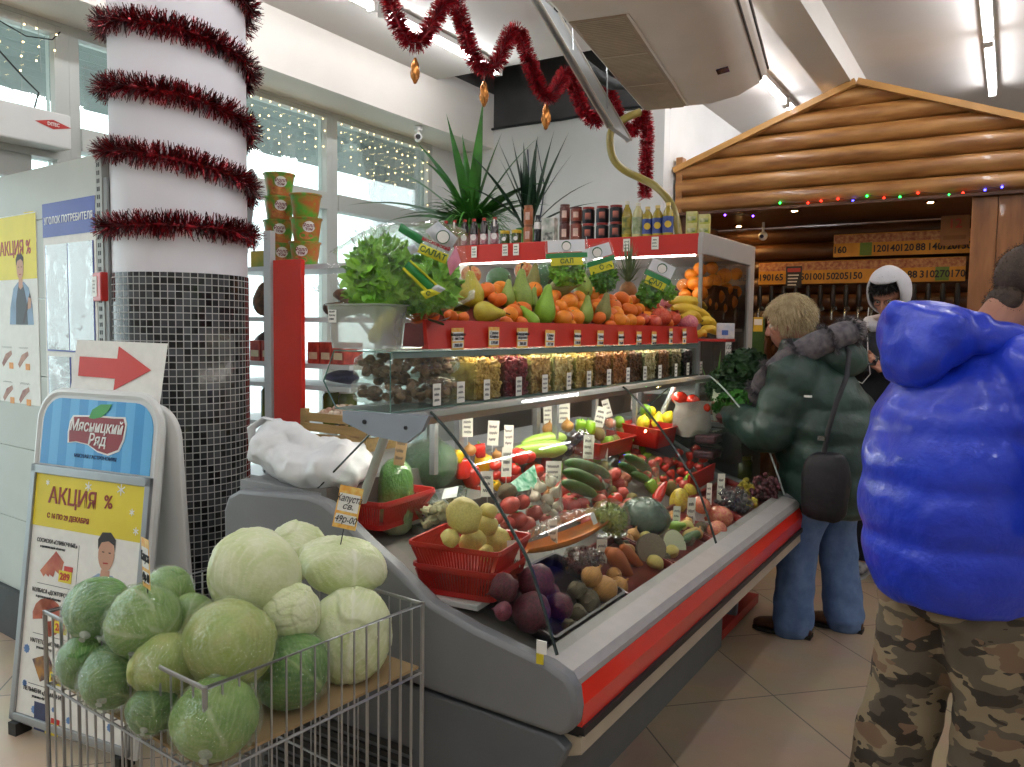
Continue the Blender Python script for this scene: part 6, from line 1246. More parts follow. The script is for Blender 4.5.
gb = tag(MB().b2((-.05, -.03, 0), (.05, .03, .075)).build('snack_box', M('green_yellow_box', '#7a8a2a', .5, .4, 12, c2='#c0a02a'), None, smooth=False, loc=(-2.985, RY+.08, 1.721), bev=.002), 'Small green-yellow box on the rack beside the column', 'box')
hb = MB().prism([(-.075, -.16), (.02, -.16), (.075, .10), (.085, .155), (.055, .195), (.02, .18), (.0, .10)], 'y', 0, .012); o = hb.build('hanging_scoop', M('grey_plastic_scoop', '#9c9d9f', .4, .05, 5), None, smooth=False, loc=(-2.985, RY-.03, 1.96), bev=.003); tag(o, 'Grey plastic scoop with a looped handle between the column and the cups', 'scoop')
brown = M('brown_snack', '#4a2f20', .6, .4, 30, .5, 30, c2='#7a5236')
def pack(x, z, w, h, d, mat, label, seed, nm='snack_bag'):
    m = MB().ball((0, 0, h/2), (w/2, d/2, h/2), 18, 12); warp(m, lambda p: wob(Vector((p.x, p.y, p.z)), 14, .014, seed)); return tag(m.build(nm, mat, None, loc=(x, RY+.14, z)), label, 'bag')
pack(-3.0, 1.491, .20, .17, .16, brown, 'Dark brown bag on the rack shelf beside the column', 1); pack(-2.55, 1.491, .16, .075, .14, brown, 'Brown twisted snack bag lying on the rack behind the red banner', 2); pack(-2.50, 1.556, .15, .065, .12, M('brown_snack_light', '#8a6244', .6, .4, 30, .4, 30, c2='#5a3826'), 'Lighter brown snack bag lying on top of the twisted one', 3)
redbox = M('red_box_print', '#8f2420', .4, .4, 26, c2='#c04a3a', det=2)
for x, lab in ((-2.62, 'Red printed box on the rack directly right of the red banner'), (-2.545, 'Second red printed box on the rack right of the banner'), (-2.47, 'Third red printed box on the rack right of the banner'), (-2.92, 'Red printed box on the rack left of the red banner'), (-3.0, 'Second red printed box on the rack left of the banner')):
    bx_ = thing('tea_box', lab, 'box', (x, RY+.10, 1.286)); MB().b2((-.035, -.06, 0), (.035, .06, .095)).build('carton', redbox, bx_, smooth=False, bev=.002); MB().b2((-.025, -.0612, .02), (.025, -.0604, .05)).build('label_panel', M('cream_label', '#d8c8a8', .5, .1, 30), bx_, smooth=False)
pack(-3.04, 1.286, .10, .14, .10, M('dark_wine_pack', '#3a1418', .4, .2, 9), 'Dark wine-red pack on the rack touching the column', 4)
pack(-2.93, 1.191, .15, .07, .12, M('red_white_pack', '#c03a34', .35, .4, 14, c2='#d8c8c4'), 'Red and white crisp bag lying left of the red banner', 5); pack(-2.54, 1.191, .17, .07, .14, M('navy_pack', '#2a3050', .4, .4, 10, c2='#6a6a8a'), 'Dark blue bag lying on the rack right of the red banner', 6)
jg = M('olive_jar', '#6f7a2a', .15, .25, 9, coat=.6, c2='#4a5420'); jr_ = M('red_jar', '#4a1a14', .15, .25, 9, coat=.6)
def jar(x, z, r, h, mat, label, lid='#b8b8b0', y=RY+.12):
    t = thing('preserve_jar', label, 'jar', (x, y, z)); MB().lathe([(r*.9, 0), (r, .008), (r, h*.78), (r*.78, h*.86), (r*.78, h*.88)], seg=20).build('glass', mat, t); MB().lathe([(r*.82, h*.88), (r*.84, h), (.001, h+.002)], seg=20).build('lid', M('lid_'+lid.strip('#'), lid, .35, .05, 9, metal=.4), t); return t
for x, lab in ((-2.99, 'Tall green preserve jar on the rack nearest the column'), (-2.90, 'Tall green preserve jar left of the white upright'), (-2.585, 'Tall green preserve jar just right of the red banner'), (-2.49, 'Tall green preserve jar at the right end of the rack')): jar(x, 1.011, .043, .165, jg, lab)
jar(-2.97, .751, .05, .20, jr_, 'Dark red preserve jar on the low shelf nearest the column', '#6a5a34'); jar(-2.86+.0, .751, .045, .19, jr_, 'Second dark red preserve jar behind the white upright', '#6a5a34', RY+.18)
# white carrier bag on the rear worktop
random.seed(2)
bag = thing('carrier_bag', 'Crumpled white plastic carrier bag on the worktop behind the case end', 'bag', (-1.765, 1.70, .984))
wb = M('white_bag_plastic', '#dfe1e3', .38, .04, 8, .6, 12)
def crumple(p, s): return wob(wob(wob(p, 7, .018, s), 15, .014, s+2), 30, .008, s+5)
m = MB()
m.ball((.0, .02, .055), (.20, .13, .075), 56, 34); m.ball((-.12, -.02, .085), (.085, .08, .07), 36, 24); m.ball((.12, .0, .06), (.11, .11, .07), 36, 24); m.chain([(-.18, -.03, .11), (-.14, -.02, .155), (-.06, -.01, .145), (.05, 0, .11)], [.035, .03, .028, .03], 12)
m = fuse(m, .009, 2); warp(m, lambda p: crumple(p, 3)); warp(m, lambda p: Vector((p.x, p.y, max(.002, p.z)))); m.build('bag_body', wb, bag, angle=180)
m = MB(); m.tube([(-.20, -.03, .09), (-.205, -.035, .15), (-.15, -.03, .185), (-.08, -.02, .17), (-.02, -.01, .13)], [.02, .018, .016, .018, .022], 10, flat=.4); warp(m, lambda p: crumple(p, 8)); m.build('handle', wb, bag, angle=180)
# crates with garlic beyond the bag
crw = M('crate_wood', '#b0925f', .7, .15, 6, stretch=(1, 8, 8))
ck = thing('wooden_crate', 'Pale wooden crate on a low cupboard behind the carrier bag', 'crate', (-2.17, 2.32, .985), R(0))
for i in range(3): MB().b2((-.17, -.12, .02+.04*i), (.17, -.112, .052+.04*i)).build('slat', crw, ck, smooth=False)
for i in range(3): MB().b2((.162, -.11, .02+.04*i), (.17, .12, .052+.04*i)).build('slat', crw, ck, smooth=False)
for x, y in ((-.16, -.105), (.15, -.105), (.15, .11), (-.16, .11)): MB().b2((x-.012, y-.012, 0), (x+.012, y+.012, .145)).build('corner_post', crw, ck, smooth=False)
MB().b2((-.17, -.11, 0), (.16, .12, .018)).build('bottom', crw, ck, smooth=False)
m = MB(); random.seed(6)
for k in range(60): m.ball((rnd(-.14, .14), rnd(-.09, .1), rnd(.10, .135)), rnd(.016, .022), 8, 6)
o = m.build('small_onions', M('crate_onion', '#b58a72', .5, .3, 9, c2='#d9c8b4'), ck); o['kind'] = 'stuff'
lowc = thing('low_cupboard', 'Low grey cupboard behind the case under the wooden crate', 'cupboard', (-2.17, 2.32, 0)); MB().b2((-.205, -.15, .06), (.205, .19, .984)).build('body', M('cupboard_grey', '#a8a6a2', .5, .04, 6), lowc, smooth=False, bev=.004); MB().b2((-.19, -.155, .1), (.19, -.1505, .94)).build('door', MATS['cupboard_grey'], lowc, smooth=False); MB().b2((-.19, -.14, 0), (.19, .18, .059)).build('plinth', dark_gap, lowc, smooth=False)

# ------------------------------------------------------------------ wire basket of cabbages
BK = thing('wire_dump_basket', 'chrome wire dump basket of cabbages standing in front of the grey case', 'basket', (-1.485, 1.203, 0), R(-4.5))
HW, HD, ZR, ZS = .312, .285, .80, .645
def wire_side(a, b, n, nm):
    m = MB(); a = Vector(a); b = Vector(b)
    for k in range(1, n): p = a.lerp(b, k/n); m.tube([(p.x, p.y, .06), (p.x, p.y, ZR)],   .0024, 5)
    for z in (.06, .30, ZS-.012): m.tube([(a.x, a.y, z), (b.x, b.y, z)], .0032, 6)
    return m.build(nm, chrome, BK)
C4 = [(-HW, -HD), (HW, -HD), (HW, HD), (-HW, HD)]
for i, n in ((0, 17), (1, 16), (2, 17), (3, 16)): wire_side((*C4[i], 0), (*C4[(i+1) % 4], 0), n, 'wire_panel')
MB().tube([(x, y, ZR) for x, y in C4], .0048, 8, closed=True).build('top_rim', chrome, BK)
for x, y in C4: MB().tube([(x, y, .0), (x, y, ZR+.004)], .0052, 8).build('corner_post', chrome, BK)
m = MB()
for k in range(14): t_ = -HW+2*HW*(k+.5)/14; m.tube([(t_, -HD, ZS-.008), (t_, HD, ZS-.008)], .0022, 5)
for k in range(3): t_ = -HD+2*HD*(k+.5)/3; m.tube([(-HW, t_, ZS-.012), (HW, t_, ZS-.012)], .003, 5)
m.build('shelf_grid', chrome, BK)
cb = MB().box((0, 0, 0), (2*HW-.012, 2*HD-.012, .006)); cd = tag(cb.build('cardboard_sheet', M('cardboard', '#a08660', .8, .08, 6), None, smooth=False, loc=(-1.485, 1.203, ZS+.0005), rz=R(-4.5)), 'Brown cardboard sheet lying under the cabbages in the wire basket', 'cardboard')
def leaf_mat(name, c1, c2, vein):
    m = bpy.data.materials.new(name); m.use_nodes = True; N = m.node_tree.nodes; L = m.node_tree.links; b = N['Principled BSDF']; tc = N.new('ShaderNodeTexCoord')
    nz = N.new('ShaderNodeTexNoise'); nz.inputs['Scale'].default_value = 1.8; nz.inputs['Detail'].default_value = 4; L.new(tc.outputs['Object'], nz.inputs['Vector'])
    r = N.new('ShaderNodeValToRGB'); r.color_ramp.elements[0].position = .28; r.color_ramp.elements[1].position = .72; r.color_ramp.elements[0].color = (*lin(c1), 1); r.color_ramp.elements[1].color = (*lin(c2), 1); L.new(nz.outputs['Fac'], r.inputs['Fac'])
    at_ = N.new('ShaderNodeAttribute'); at_.attribute_name = 'vein'; ml = N.new('ShaderNodeMath'); ml.operation = 'MULTIPLY'; ml.inputs[1].default_value = .75; L.new(at_.outputs['Fac'], ml.inputs[0])
    mx = N.new('ShaderNodeMix'); mx.data_type = 'RGBA'; L.new(ml.outputs[0], mx.inputs['Factor']); L.new(r.outputs['Color'], mx.inputs[6]); mx.inputs[7].default_value = (*lin(vein), 1); L.new(mx.outputs[2], b.inputs['Base Color'])
    n2 = N.new('ShaderNodeTexNoise'); n2.inputs['Scale'].default_value = 9; n2.inputs['Detail'].default_value = 5; L.new(tc.outputs['Object'], n2.inputs['Vector']); bp = N.new('ShaderNodeBump'); bp.inputs['Strength'].default_value = .10; bp.inputs['Distance'].default_value = .05; L.new(n2.outputs['Fac'], bp.inputs['Height']); L.new(bp.outputs['Normal'], b.inputs['Normal']); b.inputs['Roughness'].default_value = .42
    return m
cw_ = leaf_mat('white_cabbage_leaf', '#c3d08e', '#dfe3c2', '#eef0de'); cg_ = leaf_mat('green_cabbage_leaf', '#6f9f48', '#a3bf6a', '#c9d6a4'); cd_ = leaf_mat('dark_green_cabbage_leaf', '#4a7f3a', '#78a856', '#b4cc8c'); cm_ = leaf_mat('yellowing_cabbage_leaf', '#9bb854', '#c9c87c', '#dde0b0')
def cabbage_mesh(mat, seed):
    """ball of overlapping leaves: raised caps with wavy edges and pinnate veins that spring from the stem"""
    random.seed(seed); caps = []; VN = []
    for k in range(8):
        d = Vector((rnd(-1, 1), rnd(-1, 1), rnd(-.5, 1))).normalized(); caps.append((d, rnd(.7, 1.25), rnd(.02, .045), rnd(0, 6)))
    def fn(d):
        r = 1.0; top = None
        for c, ang, hh, ph in caps:
            e = ang+.09*math.sin(6*math.atan2(d.y-c.y, d.x-c.x)+ph); a = d.angle(c)
            if a < e: r += hh*min(1, (e-a)*30)*(1-.35*min(1, (e-a)*1.3)); top = (c, ph)
        c, ph = top or (Vector((1, 0, 0)), 0)
        pol = math.acos(max(-1, min(1, -d.z))); az = (math.atan2(d.y, d.x)-math.atan2(c.y, c.x)+PI) % (2*PI)-PI; lat = abs(az)*math.sin(pol)+.05*noise.noise(d*4)
        w = ((pol-lat*1.15+.12*noise.noise(d*3+Vector((ph, 0, 0))))*4.2) % 1; w = min(w, 1-w)
        v = max(math.exp(-(lat/(.07*(1.15-pol/PI)))**2), .8*math.exp(-(w/.075)**2)*math.exp(-lat*.35)); VN.append(v)
        return r+.012*v+.025*noise.noise(d*1.6+Vector((seed, 0, 0)))
    m = MB().ball((0, 0, 0), (1.0, 1.0, .88), 128, 84, fn=fn); me = m.mesh('cabbage', mat, angle=75)
    at_ = me.attributes.new('vein', 'FLOAT', 'POINT'); at_.data.foreach_set('value', VN); return me
wrap_me = warp(MB().ball((0, 0, 0), (1.12, 1.12, 1.0), 48, 30), lambda p: wob(p, 3.6, .05, 5)).mesh('film', cab_film)
twist_me = MB().lathe([(.30, .0), (.14, .10), (.06, .2), (.12, .30), (.18, .36)], seg=16).mesh('film_twist', M('bunched_film', '#c9d4c4', .35, .1, 20, .6, 30))
cabs = [('w', 255, 575, 92, 88, .90, 'largest white cabbage on top of the heap'), ('w', 298, 551, 58, 54, .89, 'greenish-white cabbage at the back under the price tag card'), ('w', 344, 566, 82, 56, .875, 'oval white cabbage with the price tag stuck in it'), ('w', 347, 637, 84, 94, .745, 'upright white cabbage at the right end of the basket'), ('w', 291, 612, 58, 54, .83, 'white cabbage in the middle behind the wrapped ones'),
        ('m', 228, 645, 90, 84, .825, 'big wrapped cabbage with yellowing leaves in the centre of the basket'), ('g', 143, 622, 76, 62, .84, 'wrapped light green cabbage beside the left corner of the basket'), ('d', 99, 612, 62, 62, .835, 'wrapped dark green cabbage at the far left corner'), ('m', 166, 666, 64, 60, .79, 'wrapped cabbage below the light green one'), ('d', 113, 676, 58, 66, .745, 'darkest wrapped cabbage low behind the left wires'), ('d', 84, 662, 50, 48, .74, 'dark wrapped cabbage lowest in the left corner'),
        ('g', 216, 720, 88, 74, .725, 'wrapped green cabbage at the front corner of the wires'), ('d', 291, 671, 80, 70, .73, 'wrapped dark green cabbage under the upright white one'), ('g', 168, 590, 46, 44, .86, 'small wrapped cabbage behind the light green one, near the little tag'), ('g', 192, 614, 42, 36, .83, 'small pale green wrapped cabbage touching the largest white one'), ('d', 152, 710, 52, 44, .72, 'dark wrapped cabbage deep between the front corner and the left side')]
cmesh = {}
for i, (k, u, v, w, h, z, lab) in enumerate(cabs):
    mt = {'w': cw_, 'g': cg_, 'd': cd_, 'm': cm_}[k]
    me = cmesh.setdefault((k, i % 3), None) or cabbage_mesh(mt, 10+i); cmesh[(k, i % 3)] = me
    c = at(u, v, z=z); D = depth(c); r = (w+h)*D/3200; asp = w/h
    t = bpy.data.objects.new('cabbage', me); COL.objects.link(t); t.location = c; tag(t, lab[0].upper()+lab[1:], 'cabbage', None)
    r *= 1.02; c = c+(c-Vector((0, 0, EYE))).normalized()*(.03 if i in (5, 11, 12, 3, 8, 9, 15) else 0); t.location = c
    t.scale = (r*1.0, r*1.0, r*1.06); qx, qy, qz = rnd(.4, 1.5), rnd(-.5, .5), rnd(0, 6)
    if i == 2: t.scale = (r*1.18, r*.95, r*.90); qx, qy, qz = 0, 0.15, YAW
    if i == 3: t.scale = (r*.93, r*.93, r*1.2); qx, qy, qz = 0, .1, 1
    t.rotation_euler = (qx, qy, qz)
    if k != 'w':
        o = bpy.data.objects.new('film_wrap', wrap_me); COL.objects.link(o); o.parent = t
        o2 = bpy.data.objects.new('film_twist', twist_me); COL.objects.link(o2); o2.parent = t; dd = Vector((.55, -.75, -.35)) if i % 2 else Vector((-.5, -.8, -.3)); inv = Matrix.Rotation(-qz, 3, 'Z'); dd = (t.rotation_euler.to_matrix().inverted() @ dd).normalized(); o2.location = dd*.98; o2.rotation_euler = dd.to_track_quat('Z', 'Y').to_euler(); o2.scale = (.55,)*3
p = at(341, 537, z=.955); tg = price_card((p.x, p.y, p.z-.01), .058, .10, R(24), 'Orange-edged price tag stuck into the oval white cabbage', 'orange', ['Капуста', 'св.', '49р-00'], stick=.03, lean=.16, tilt=-.15)
p = at(147, 598, z=.90); tg2 = price_card((p.x, p.y, p.z-.01), .058, .10, R(-20), 'Orange-edged price tag seen obliquely behind the light green wrapped cabbage', 'orange', ['Капуста', '49р-00'], stick=.03, lean=-.08)
# ------------------------------------------------------------------ bottles, jars and boxes standing on the chiller
TZ_ = CZ+0.004; TYF = CY0+0.09
def on_top(u, y=None): 
    p = at(u, 240, y=TYF if y is None else y); return p.x
def pxm(x, y=None): return depth((x, TYF if y is None else y, 2.0))/800
wine = M('dark_juice_glass', '#26141a', .12, .3, 9, coat=.7); blab = M('bottle_label', '#8a4a58', .5, .3, 30, c2='#c9a2a4'); rcap = M('red_cap', '#a82a20', .4, .06, 9); wl = M('white_label', '#e2dcd8', .5, .08, 30)
BOT = {'glass': MB().lathe([(.030, 0), (.034, .006), (.034, .095), (.033, .105), (.033, .150), (.026, .172), (.015, .188), (.014, .196)], seg=20).mesh('bottle_glass', wine), 'label': MB().lathe([(.0346, .012), (.0346, .088)], seg=20, cap=False).mesh('bottle_label', blab), 'cap': MB().lathe([(.0165, .188), (.0165, .208), (.001, .209)], seg=16).mesh('bottle_cap', rcap), 'arch': MB().lathe([(.02, 0), (.02, .001)], seg=18).mesh('arch', wl)}
for i, (u, lab, w) in enumerate([(446, 'Dark juice bottle leftmost behind the lettuce bag on the chiller top', 0), (454.6, 'Dark juice bottle with a white neck tag nearest the lettuce bag', 1), (464.6, 'Dark juice bottle with a dull red cap, beside the neck-tagged one', 0), (474, 'Dark juice bottle with a bright red cap in the middle of the row', 0), (484, 'Dark juice bottle with a dark cap, second from the yellow-lidded jars', 0), (494.5, 'Dark juice bottle with a white neck tag beside the yellow-lidded jars', 1)]):
    t = thing('juice_bottle', lab, 'bottle', (on_top(u), TYF, TZ_), 0, 'dark juice bottles on the chiller')
    for nm, me in (('glass', BOT['glass']), ('label', BOT['label']), ('cap', BOT['cap'])): o = bpy.data.objects.new(nm, me); COL.objects.link(o); o.parent = t; o.scale = (.78, .78, .86)
    o = bpy.data.objects.new('label_arch', BOT['arch']); COL.objects.link(o); o.parent = t; o.location = (.013, -.0268, .056); o.rotation_euler = (PI/2, 0, .35)
    if w: m = MB().add([(-.004, -.0268, .118), (.014, -.0268, .118), (.009, -.0262, .165), (0, -.0262, .165)], [(0, 1, 2, 3)]); o = m.build('neck_tag', wl, t, smooth=False); o.rotation_euler.z = .3
yl = M('yellow_lid', '#c9a82a', .35, .08, 9); gj = M('green_pickle_glass', '#4a5a2a', .2, .4, 30, coat=.5, c2='#2f3a1c')
for u, lab in ((505, 'Small jar with a yellow lid beside the juice bottles'), (516.5, 'Small jar with a yellow lid beside the stacked orange jars')):
    t = thing('pickle_jar', lab, 'jar', (on_top(u), TYF, TZ_)); MB().lathe([(.028, 0), (.031, .006), (.031, .062), (.027, .07)], seg=20).build('glass', gj, t); MB().lathe([(.031, .068), (.032, .088), (.001, .09)], seg=20).build('lid', yl, t); m = MB().lathe([(.013, 0), (.013, .001)], seg=16); o = m.build('round_label', wl, t); o.location = (.011, -.0302, .034); o.rotation_euler = (PI/2, 0, .35)
def stack_jar(u, z0, r, h, gm, lm, lab, nm='jar', lidc=None, y=None, patch=True):
    yy = TYF if y is None else y; t = thing(nm, lab, 'jar' if nm != 'tin_can' else 'can', (on_top(u, yy), yy, TZ_+z0)); MB().lathe([(r*.93, 0), (r, .004), (r, h*.80), (r*.85, h*.86)], seg=20).build('body', gm, t); MB().lathe([(r*.90, h*.86), (r*.92, h-.001), (.001, h)], seg=20).build('lid', lidc or gm, t)
    if patch: m = MB(); n = 8; q0 = -PI/2+.35; m.add([((r+.0008)*math.cos(q0+a*.9), (r+.0008)*math.sin(q0+a*.9), z) for z in (h*.22, h*.62) for a in [-.5+k/n for k in range(n+1)]], [(k, k+1, n+2+k, n+1+k) for k in range(n)]); m.build('front_label', lm, t)
orj = M('orange_sauce', '#a8623a', .3, .2, 20, c2='#8a4a2c'); plab = M('pale_label', '#c9a898', .5, .2, 30); orl = M('copper_lid', '#8f5a3a', .35, .06, 9)
stack_jar(528, 0, .030, .118, orj, plab, 'Lower orange-brown jar of the stacked pair beside the yellow lids', lidc=orl); stack_jar(528, .118, .030, .118, orj, plab, 'Upper orange-brown jar of the stacked pair beside the yellow lids', lidc=orl)
t = thing('sauce_bottle', 'Small black bottle with a white collar label between the orange jars and the printed box', 'bottle', (on_top(537.5), TYF, TZ_)); MB().lathe([(.022, 0), (.024, .006), (.024, .10), (.018, .13), (.012, .15), (.012, .16)], seg=18).build('glass', M('black_bottle', '#1c1c20', .15, .2, 9, coat=.6), t); MB().lathe([(.0244, .085), (.0244, .105), (.0205, .128)], seg=18, cap=False).build('collar_label', wl, t); MB().lathe([(.0135, .15), (.0135, .172), (.001, .173)], seg=14).build('cap', ink, t)
t = thing('printed_box', 'White carton printed with dark leaf shapes on the chiller top', 'box', (on_top(549.5), TYF, TZ_), .1); MB().b2((-.043, -.03, 0), (.043, .03, .148)).build('carton', M('leaf_print', '#d8d4cc', .5, .5, 22, c2='#8f978a', det=1), t, smooth=False, bev=.002); MB().b2((-.030, -.0305, .012), (.034, -.0300, .060)).build('dark_print', M('print_dark', '#4a4e48', .6, .6, 40, c2='#b0aea4', det=1), t, smooth=False)
rj = M('red_brown_jar', '#6a3024', .3, .25, 14, c2='#4a1c16'); wl2 = M('cream_patch', '#d9b8a8', .5, .2, 24); drl = M('dark_red_lid', '#4a1e1a', .35, .06, 9)
for z, s in ((0, 'Lower'), (.118, 'Upper')):
    stack_jar(564.5, z, .032, .118 if z == 0 else .105, rj, wl2, s+' dark red jar of the stack beside the leaf-printed box', lidc=drl); stack_jar(576, z, .035, .118 if z == 0 else .085, M('rust_jar', '#8a4434', .3, .2, 14), wl2, s+' rust-red jar of the stack beside the black cans', lidc=drl)
blk = M('black_can', '#23262a', .3, .15, 9, metal=.3); chi = M('chilli_print', '#5a2a24', .45, .8, 14, c2='#c06a54', det=0); rl_ = M('can_red_rim', '#8a2a24', .35, .05, 9)
for k, u in enumerate((588, 602, 615.5)):
    for z, s in ((0, 'Lower'), (.098, 'Upper')): stack_jar(u, z, .038, .098, blk, chi, '%s black can with a chilli picture, %s stack from the rust-red jars' % (s, ORD[k]), 'tin_can', rl_)
oil = M('yellow_oil', '#b8a43a', .12, .15, 9, coat=.7, c2='#8f7a1e'); oill = M('oil_label', '#c8b04a', .5, .5, 26, c2='#4a5a2a', det=1); blulab = M('blue_yellow_label', '#3a4a8a', .45, .1, 9); paleb = M('pale_oil', '#c9c28a', .12, .12, 9, coat=.7)
def oil_bottle(u, h, r, gm, lm, lab, cap='#d8d4c0', disc=False):
    t = thing('oil_bottle', lab, 'bottle', (on_top(u), TYF, TZ_)); MB().lathe([(r*.9, 0), (r, .008), (r*.92, h*.3), (r, h*.62), (r*.8, h*.75), (r*.42, h*.86), (r*.40, h*.92)], seg=20).build('bottle', gm, t); MB().lathe([(r*.46, h*.90), (r*.46, h*.99), (.001, h)], seg=14).build('cap', M('cap_'+cap[1:], cap, .35, .05, 9), t); MB().lathe([(r*1.012, h*.10), (r*.95, h*.3), (r*1.012, h*.58)], seg=20, cap=False).build('label', lm, t)
    if disc: m = MB().lathe([(r*.62, 0), (r*.62, .001)], seg=18); o = m.build('label_disc', M('sun_yellow', '#d8b83a', .45, .06, 9), t); o.location = (r*.38, -r*.97, h*.34); o.rotation_euler = (PI/2, 0, .35)
oil_bottle(626.5, .215, .030, oil, oill, 'Tall oil bottle with a mottled label beside the black cans'); oil_bottle(637.5, .200, .033, paleb, M('pale_oil_label', '#b8c0a0', .5, .4, 26, c2='#7a8a5a'), 'Pale oil bottle between the mottled one and the blue labels')
for u, h, lab in ((647, .175, 'Sunflower oil bottle with a blue label, nearest the pale bottle'), (657, .178, 'Sunflower oil bottle with a blue label, middle one of three'), (667.5, .190, 'Sunflower oil bottle with a blue label, tucked against the hose')): oil_bottle(u, h, .031, oil, blulab, lab, '#d9c070', True)
for u, n_, lab in ((691.5, .128, 'yellow-green'), (704, .108, 'smaller yellow-green')):
    for z, s in ((0, 'Lower'), (.5, 'Upper')):
        x = on_top(u); t = thing('tea_box', '%s %s carton of the stacked pair at the chiller corner' % (s, lab), 'box', (x, TYF, TZ_+z*n_), .2); MB().b2((-.030, -.025, 0), (.030, .025, n_*.495)).build('carton', M('lime_print', '#a8ac3a', .5, .4, 24, c2='#d0cc90', det=1), t, smooth=False, bev=.001); MB().b2((-.022, -.0256, n_*.1), (.022, -.0250, n_*.28)).build('front_label', M('tea_label', '#5f7a2a', .5, .4, 30, c2='#d8d4b0', det=1), t, smooth=False)
# ------------------------------------------------------------------ pot plants on the chiller
def strap_leaf(m, base, d, L, w, droop, fold=.25, n=9):
    d = Vector(d).normalized(); hz = Vector((d.x, d.y, 0)); hz = hz.normalized() if hz.length > .05 else Vector((1, 0, 0)); side = hz.cross(UP); rows = []; p = Vector(base); v = d.copy()
    for k in range(n+1):
        t = k/n; ww = w*(.55+.45*math.sin(PI*min(1, t*1.1)))*(1-t**3)*.5+.0004; nrm = side.cross(v).normalized()
        rows.append([p-side*ww+nrm*ww*fold, p-nrm*0, p+side*ww+nrm*ww*fold]); p = p+v*(L/n); v = (v+Vector((0, 0, -droop/n))).normalized()
    m.add([q for r in rows for q in r], [(a*3+b, a*3+b+1, a*3+b+4, a*3+b+3) for a in range(n) for b in range(2)])
gl1 = M('plant_green', '#3f7a2a', .4, .25, 8, c2='#2a5a1e'); gl2 = M('plant_dark_green', '#22402a', .4, .25, 8, c2='#182e1c'); gl3 = M('spider_green', '#4f8a34', .45, .25, 12, c2='#2f6a22'); pot_t = M('terracotta_pot', '#8a4a34', .7, .1, 9); pot_g = M('green_pot', '#3f7a34', .5, .1, 9); soil = M('potting_soil', '#2a211a', .9, .2, 30)
def pot(t, r, h, mat): MB().lathe([(r*.75, 0), (r*.98, h*.8), (r*1.05, h*.8), (r*1.05, h), (r*.95, h), (r*.9, h*.85)], seg=24, cap=False).build('pot', mat, t); MB().lathe([(.001, h*.86), (r*.92, h*.87)], seg=20).build('soil', soil, t)
PY_ = CY0+.42
x = at(472, 200, y=PY_).x; t = thing('tall_leafy_plant', 'big potted plant with long arching green leaves on the chiller, nearest the window', 'potted plant', (x, PY_, TZ_)); pot(t, .11, .16, pot_t)
random.seed(12); m = MB()
spec = [(-.95, .55, .95, .8), (-.75, .9, 1.0, .9), (-.3, 1.6, .85, .3), (.15, 1.9, .95, .25), (.55, 1.2, .9, .75), (.35, 1.5, .75, .5), (-.5, 1.2, .8, .8), (-.9, .45, .75, 1.0), (.9, .7, .7, .9), (.75, .9, .8, 1.0), (-.15, 1.8, .7, .4), (-1.0, .8, .6, 1.1), (.05, 1.5, .6, .6)]
for a, z, L, dr in spec: strap_leaf(m, (0, 0, .14), rt0*a+fw0*rnd(-.5, .3)+UP*z, L*.95, rnd(.075, .10), dr)
for k in range(16): q = rnd(0, 2*PI); strap_leaf(m, (0, 0, .14), (math.cos(q), math.sin(q), rnd(.7, 1.8)), rnd(.45, .7), rnd(.05, .07), rnd(.9, 1.6))
m.build('long_leaves', gl1, t, angle=80)
m = MB()
for k in range(230): q = rnd(0, 2*PI); strap_leaf(m, (0, 0, .14), (math.cos(q), math.sin(q), rnd(.4, 2.2)), rnd(.30, .52), rnd(.014, .024), rnd(1.3, 2.4), n=6)
o = m.build('short_leaves', gl3, t, angle=80)
x = at(528, 200, y=PY_).x; t = thing('dark_leafy_plant', 'potted plant with dark upright sword leaves against the white wall', 'potted plant', (x, PY_, TZ_)); pot(t, .075, .14, pot_g)
m = MB(); random.seed(15)
for a, z, L, dr in [(-.28, 1.6, .62, .15), (-.12, 1.8, .58, .1), (.05, 1.9, .52, .1), (.14, 1.7, .60, .15), (.30, 1.5, .68, .2), (.42, 1.3, .66, .35), (.5, 1.1, .6, .5), (.7, .9, .55, .7), (-.42, 1.3, .62, .35), (-.6, 1.1, .6, .55), (-.75, .8, .55, .7), (.85, .6, .5, .6), (.22, 1.9, .5, .1), (-.2, 2.0, .45, .1), (.0, 1.6, .4, .2), (-.5, 1.5, .5, .5)]: strap_leaf(m, (rnd(-.02, .02), rnd(-.02, .02), .12), rt0*a+fw0*rnd(-.25, .25)+UP*z, L*1.05, rnd(.06, .085), dr)
m.build('sword_leaves', gl2, t, angle=80)
# thin plant stakes and cables on the back wall
tag(MB().tube([(-3.30, 5.49, 2.86), (-3.28, 5.485, 2.60), (-3.31, 5.485, 2.35), (-3.27, 5.485, 2.55), (-3.22, 5.488, 2.92), (-3.14, 5.488, 2.55), (-3.18, 5.488, 2.3)], .005, 6).build('cable', M('dark_blue_cable', '#2c3448', .5, .1, 9)), 'Thin dark cable looping down the white wall behind the plants', 'cable')
tag(MB().tube([(-3.78, 5.47, 3.045), (-3.4, 5.48, 3.06), (-3.0, 5.48, 3.05), (-2.6, 5.48, 3.065), (-2.25, 5.48, 3.06)], .010, 6).build('cable', black_plastic), 'Black cable running along the top edge of the white wall', 'cable')
